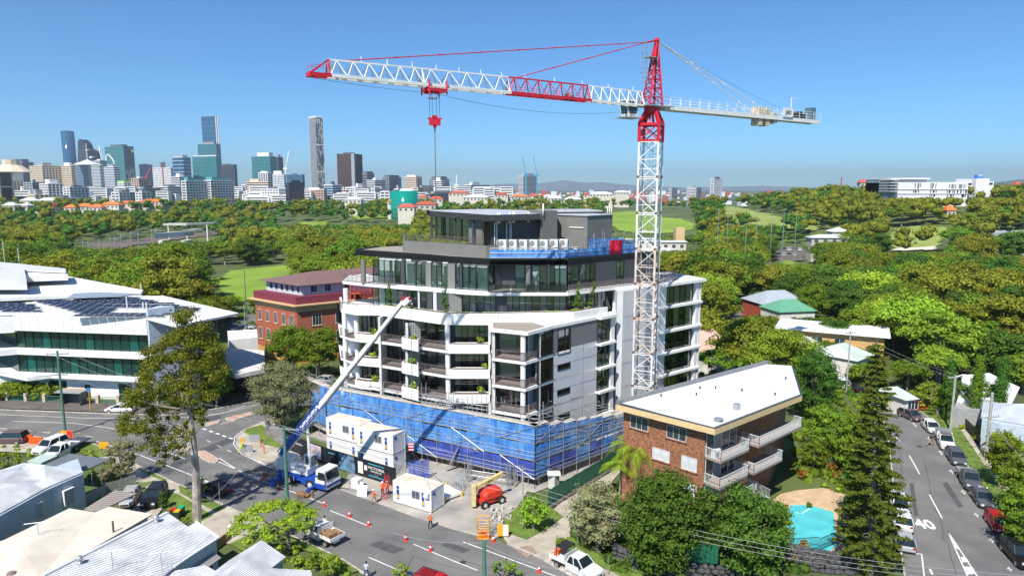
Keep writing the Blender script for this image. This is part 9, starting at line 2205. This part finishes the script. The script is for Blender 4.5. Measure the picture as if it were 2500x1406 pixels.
# ------------------------------------------------------------ poles, wires, fences
polegreen = mat("green_pole_paint",(.06,.22,.16),.7,c2=(.09,.16,.11),scale=2); poleg = mat("grey_pole",(.40,.39,.36),.8,var=.15)
TOPS = {}
def pole(key,px,py,ytop,m,label,arms=((.4,2.4),),r=.17,name="power_pole",adir=(1,.2),lamp=None,Y=None):
 b = G(px,py,0) if Y is None else XY(px,Y,0); top = D(px,ytop,b.y).z; o = E(name,b,label,"pole"); MB().tube(b,(b.x,b.y,top),r,9,r*.7).build("shaft",m,o); ad = Vector(adir).normalized(); TOPS[key] = (b,top,ad)
 for dz,L in arms:
  mb = MB(); c = Vector((b.x,b.y,top-dz)); mb.beam(c-ad.to_3d()*L/2,c+ad.to_3d()*L/2,.12)
  for s in (-.45,-.2,.2,.45): q = c+ad.to_3d()*L*s; mb.tube(q,q+Vector((0,0,.22)),.05,5)
  mb.build("crossarm",m if m is poleg else galv,o)
 if lamp: mb = MB(); a = Vector((b.x,b.y,top-.3)); mb.path([a,a+Vector((lamp*.6,-.3,.5)),a+Vector((lamp,-.5,.5))],.05,5); mb.sphere(a+Vector((lamp,-.5,.45)),.2,8,4,.5); mb.build("lamp",galv,o)
pole("L",160,1062,856,polegreen,"green painted power pole by the bus shelter",((.5,3.0),(3.6,2.2)),.2); pole("C",704,1262,1040,polegreen,"green power pole in front of the mobile crane",((.3,3.6),),.22,adir=(1,-.25)); pole("B",1183,1440,1318,polegreen,"short green pole top at the bottom edge",(),.22,Y=55)
pole("R1",2320,1052,916,poleg,"pale power pole beside the parked white ute",((.3,2.6),),.2,lamp=1.4); pole("R2",2406,1120,958,poleg,"thick concrete power pole at the right verge",((3.4,3.0),),.24,lamp=-1.5); pole("S",1276,1282,1138,poleg,"grey street light pole before the green fence",(),.1,"street_light",lamp=-.5)
pole("H",711,905,776,poleg,"pale power pole before the red brick building",((2.2,2.6),),.16,Y=128); pole("F",2066,930,808,poleg,"pale power pole beyond the hoop pine",((.3,2.0),),.15,Y=118); pole("P",602,800,742,poleg,"curved street light behind the school",(),.09,"street_light",lamp=1.2,Y=150); pole("W",456,1188,1135,galv,"thin grey post with a small sign on the verge",(),.04,"sign_post"); pole("W2",537,1232,1178,galv,"thin grey post beside the black hatchback",(),.04,"sign_post"); pole("W3",1484,1405,1355,galv,"thin post on the grass before the rock wall",(),.04,"sign_post")
wm_ = mat("overhead_wire",(.30,.31,.32),.5)
def wires(name,label,runs,r=.02):
 mb = MB()
 for a,b,s in runs: sag(a,b,s,mb,r,12,4)
 tag(mb.build(name,wm_),label,"wires")
def tp_(k,s=0.,dz=.2): b,t,ad = TOPS[k]; return Vector((b.x+ad.x*s,b.y+ad.y*s,t-dz))
wires("overhead_wires","overhead wires from the left green pole to the centre green pole",[(tp_("L",s),tp_("C",s),.8) for s in (-1.3,1.3)]+[(tp_("L",0,3.6),D(-30,905,60),.3),(tp_("L",1,.4),D(600,1010,110),.5),(tp_("L",.5,3.6),D(380,985,88),.2)],.018)
wires("overhead_wires","overhead wires from the centre pole across the site gate to the pine",[(tp_("C",s,.1),D(1290,1196+s*9,66),.7) for s in (-1.5,0,1.5)]+[(D(1290,1196+s*9,66),D(1935,1352+s*8,54),.5) for s in (-1.5,0,1.5)]+[(D(1935,1352+s*8,54),D(2560,1420+s*8,52),.3) for s in (-1.5,0,1.5)],.018)
wires("overhead_wires","service wires sagging over the street to the short pole",[(tp_("B",0,.2),D(960,1300,60),.4),(D(960,1300,60),D(860,1395,50),.2),(tp_("B",0,.4),D(1390,1395,50),.3),(tp_("C",-1,.3),D(340,1400,50),.3)],.02)
wires("overhead_wires","overhead wires along the right street",[(tp_("F",s),tp_("R1",s),.5) for s in (-.8,.8)]+[(tp_("R1",s,.3),D(2560,1190+s*10,60),.4) for s in (-1,1)]+[(tp_("H",s,2.2),D(560,925,120),.3) for s in (-1,)],.018)
def pales(name,label,pix,h,m,step=.16,w=.1,base=0.):
 P = [V2(G(*p)) for p in pix]; o = E(name,(*P[0],0),label,"fence"); mb = MB()
 for a,b in zip(P,P[1:]):
  n = int((b-a).length/step); d = (b-a).normalized(); mb.beam((*a,h*.8),(*b,h*.8),.05)
  for i in range(n): mb.obox(a+d*i*step,d,w,.03,base,h)
 mb.build("pale",m,o,kind="stuff")
pales("picket_fence","weathered grey picket fence between carport and verge",[(212,1232),(262,1205),(335,1182)],1.3,mat("grey_picket",(.42,.42,.40),.8)); pales("street_fence","dark vertical bar fence along the right verge",[(2340,1032),(2384,1075),(2392,1100)],1.7,black,.14,.04); pales("site_fence","pale mesh gate panels between the white cabinet and hoarding",[(850,1182),(868,1190)],1.9,galv,.2,.03)
mb = MB(); b = V2(G(565,1312)); mb.obox(b,(1,0),.5,.5,0,1.4); tag(mb.build("gate_pillar",white),"white pillar at the mouth of the near driveway","pillar"); mb = MB(); mb.wall(V2(G(560,1316)),V2(G(500,1362)),.15,0,1.0); tag(mb.build("garden_wall",wood_m),"low timber garden wall running from the white pillar","wall")
# ------------------------------------------------------------ people
skin_t = mat("skin",(.42,.25,.17),.6); hv = mat("orange_shirt",(.80,.16,.02),.7); lime = mat("lime_shirt",(.45,.75,.05),.7); navy = mat("navy_trousers",(.02,.03,.06),.8); tan = mat("tan_trousers",(.45,.25,.10),.8); dark_s = mat("dark_shirt",(.03,.03,.035),.8); hatw = mat("white_helmet",(.8,.8,.78),.4)
def person(px,py,label,shirt,legs_,rz=0,pose=0,hat=True,z=.05,at_=None,stick=False):
 b = at_ or G(px,py,z); o = E("person",b,label,"person",world=False,rz=rz); S = .18*pose
 J_ = [(0,0,.95,.15),(0,0,1.15,.15),(0,0,1.38,.17),(0,0,1.5,.07),(0,.01,1.56,.07),(0,.015,1.66,.105),(0,.01,1.74,.08)]
 J_ += [(.1,0,.9,.105),(.12,S,.5,.08),(.12,S*1.3,.1,.055),(.13,S*1.3-.14,.04,.045),(-.1,0,.9,.105),(-.12,-S,.5,.08),(-.12,-S*1.8,.1,.055),(-.13,-S*1.8-.14,.04,.045)]
 e = [(0,1),(1,2),(2,3),(3,4),(4,5),(5,6),(0,7),(7,8),(8,9),(9,10),(0,11),(11,12),(12,13),(13,14)]
 for sx in (1,-1):
  k = len(J_); up = sx > 0 and pose > 1; J_ += [(sx*.19,0,1.4,.07),(sx*.27,-.02,1.12,.05),(sx*.25,-.22 if not up else -.4,.95 if not up else 1.15,.038),(sx*.24,-.3 if not up else -.48,.92 if not up else 1.16,.03)]; e += [(2,k),(k,k+1),(k+1,k+2),(k+2,k+3)]
  for f,(dx,L) in enumerate(((-.03,.055),(-.012,.08),(.006,.085),(.024,.075),(.045,.05))): h_ = J_[k+3]; J_.append((h_[0]+dx,h_[1]-L,h_[2]-.02,.011)); e.append((k+3,len(J_)-1))
 me = bpy.data.meshes.new("body"); me.from_pydata([j[:3] for j in J_],e,[]); t = bpy.data.objects.new("t",me); col.objects.link(t); t.modifiers.new("s",'SKIN'); sv = me.skin_vertices[0].data
 for i,j in enumerate(J_): sv[i].radius = (j[3],j[3]*.85)
 sv[0].use_root = True; t.modifiers.new("u",'SUBSURF').levels = 1; dg = bpy.context.evaluated_depsgraph_get(); m2 = bpy.data.meshes.new_from_object(t.evaluated_get(dg)); bpy.data.objects.remove(t)
 m2.materials.clear(); [m2.materials.append(m) for m in (skin_t,shirt,legs_,trim)]
 for p in m2.polygons: c = p.center; r_ = hypot(c.x,c.y); p.material_index = 0 if c.z > 1.5 else (3 if c.z < .12 else (2 if c.z < .98 and abs(c.x) < .21 else (0 if c.y < -.2 else 1))); p.use_smooth = True
 m2.name = "body"; link("body",m2,o); mb = MB()
 if hat: mb.sphere((0,.01,1.72),.135,12,6,.8); mb.tube((0,-.03,1.7),(0,-.03,1.715),.17,12); mb.build("helmet",hatw,o,smooth=True)
 else: mb.sphere((0,.03,1.71),.115,10,6,.9); mb.build("hair",mat("dark_hair",(.02,.015,.01),.8),o,smooth=True)
 mb = MB()
 for x in (-.035,.035): mb.sphere((x,-.09,1.665),.012,6,4)
 mb.build("eye",trim,o)
 if stick: mb = MB().tube((.24,-.48,0),(.24,-.48,2.0),.02,5).tube((.24,-.5,2.0),(.24,-.46,2.0),.3,12); mb.build("stop_bat",yb_,None); bb_o = bpy.data.objects["stop_bat"]; bb_o.location = b; tag(bb_o,"round amber stop bat held up by the traffic controller","sign")
person(913,1229,"worker in an orange shirt and tan trousers walking by the kerb panel",hv,tan,2.6,1); person(934,1210,"worker in orange and navy at the foot of the red ladder, left one",hv,navy,.3,1); person(946,1208,"worker in orange behind the red ladder",hv,navy,3.4,0); person(1051,1290,"worker in orange and shorts standing on the street before the lifted hut",hv,dark_s,3.0,1)
person(591,1106,"traffic controller in lime at the street corner",lime,lime,2.2,2,stick=True); person(794,1296,"man in a lime shirt standing behind the timber truck",lime,navy,2.9,0,False); person(895,1412,"pedestrian in a white shirt and blue shorts on the near footpath",mat("pale_shirt",(.5,.55,.6),.7),mat("blue_shorts",(.03,.07,.2),.8),3.0,1,False); person(2272,1088,"man in dark clothes reaching into the white ute's side",dark_s,tan,-1.2,2,False)
person(0,0,"worker in dark clothes on the planter level beside the boom tip",dark_s,navy,3.2,0,at_=XY(1006,90.4,18.95)); person(0,0,"worker in a lime vest inside the upper glazed room",lime,navy,3.1,0,False,at_=XY(1324,92.2,22.3))
# ------------------------------------------------------------ haze
hm_ = bpy.data.materials.new("haze_air"); hm_.use_nodes = True; t = hm_.node_tree; t.nodes.clear(); vo = t.nodes.new("ShaderNodeOutputMaterial"); pv = t.nodes.new("ShaderNodeVolumePrincipled"); pv.inputs["Color"].default_value = (.88,.95,1,1); pv.inputs["Density"].default_value = HAZE; pv.inputs["Anisotropy"].default_value = .3; t.links.new(pv.outputs[0],vo.inputs["Volume"])
hz = MB().box(-15100,15100,-410,15600,-20,420).build("haze",hm_); hz["kind"] = "stuff"
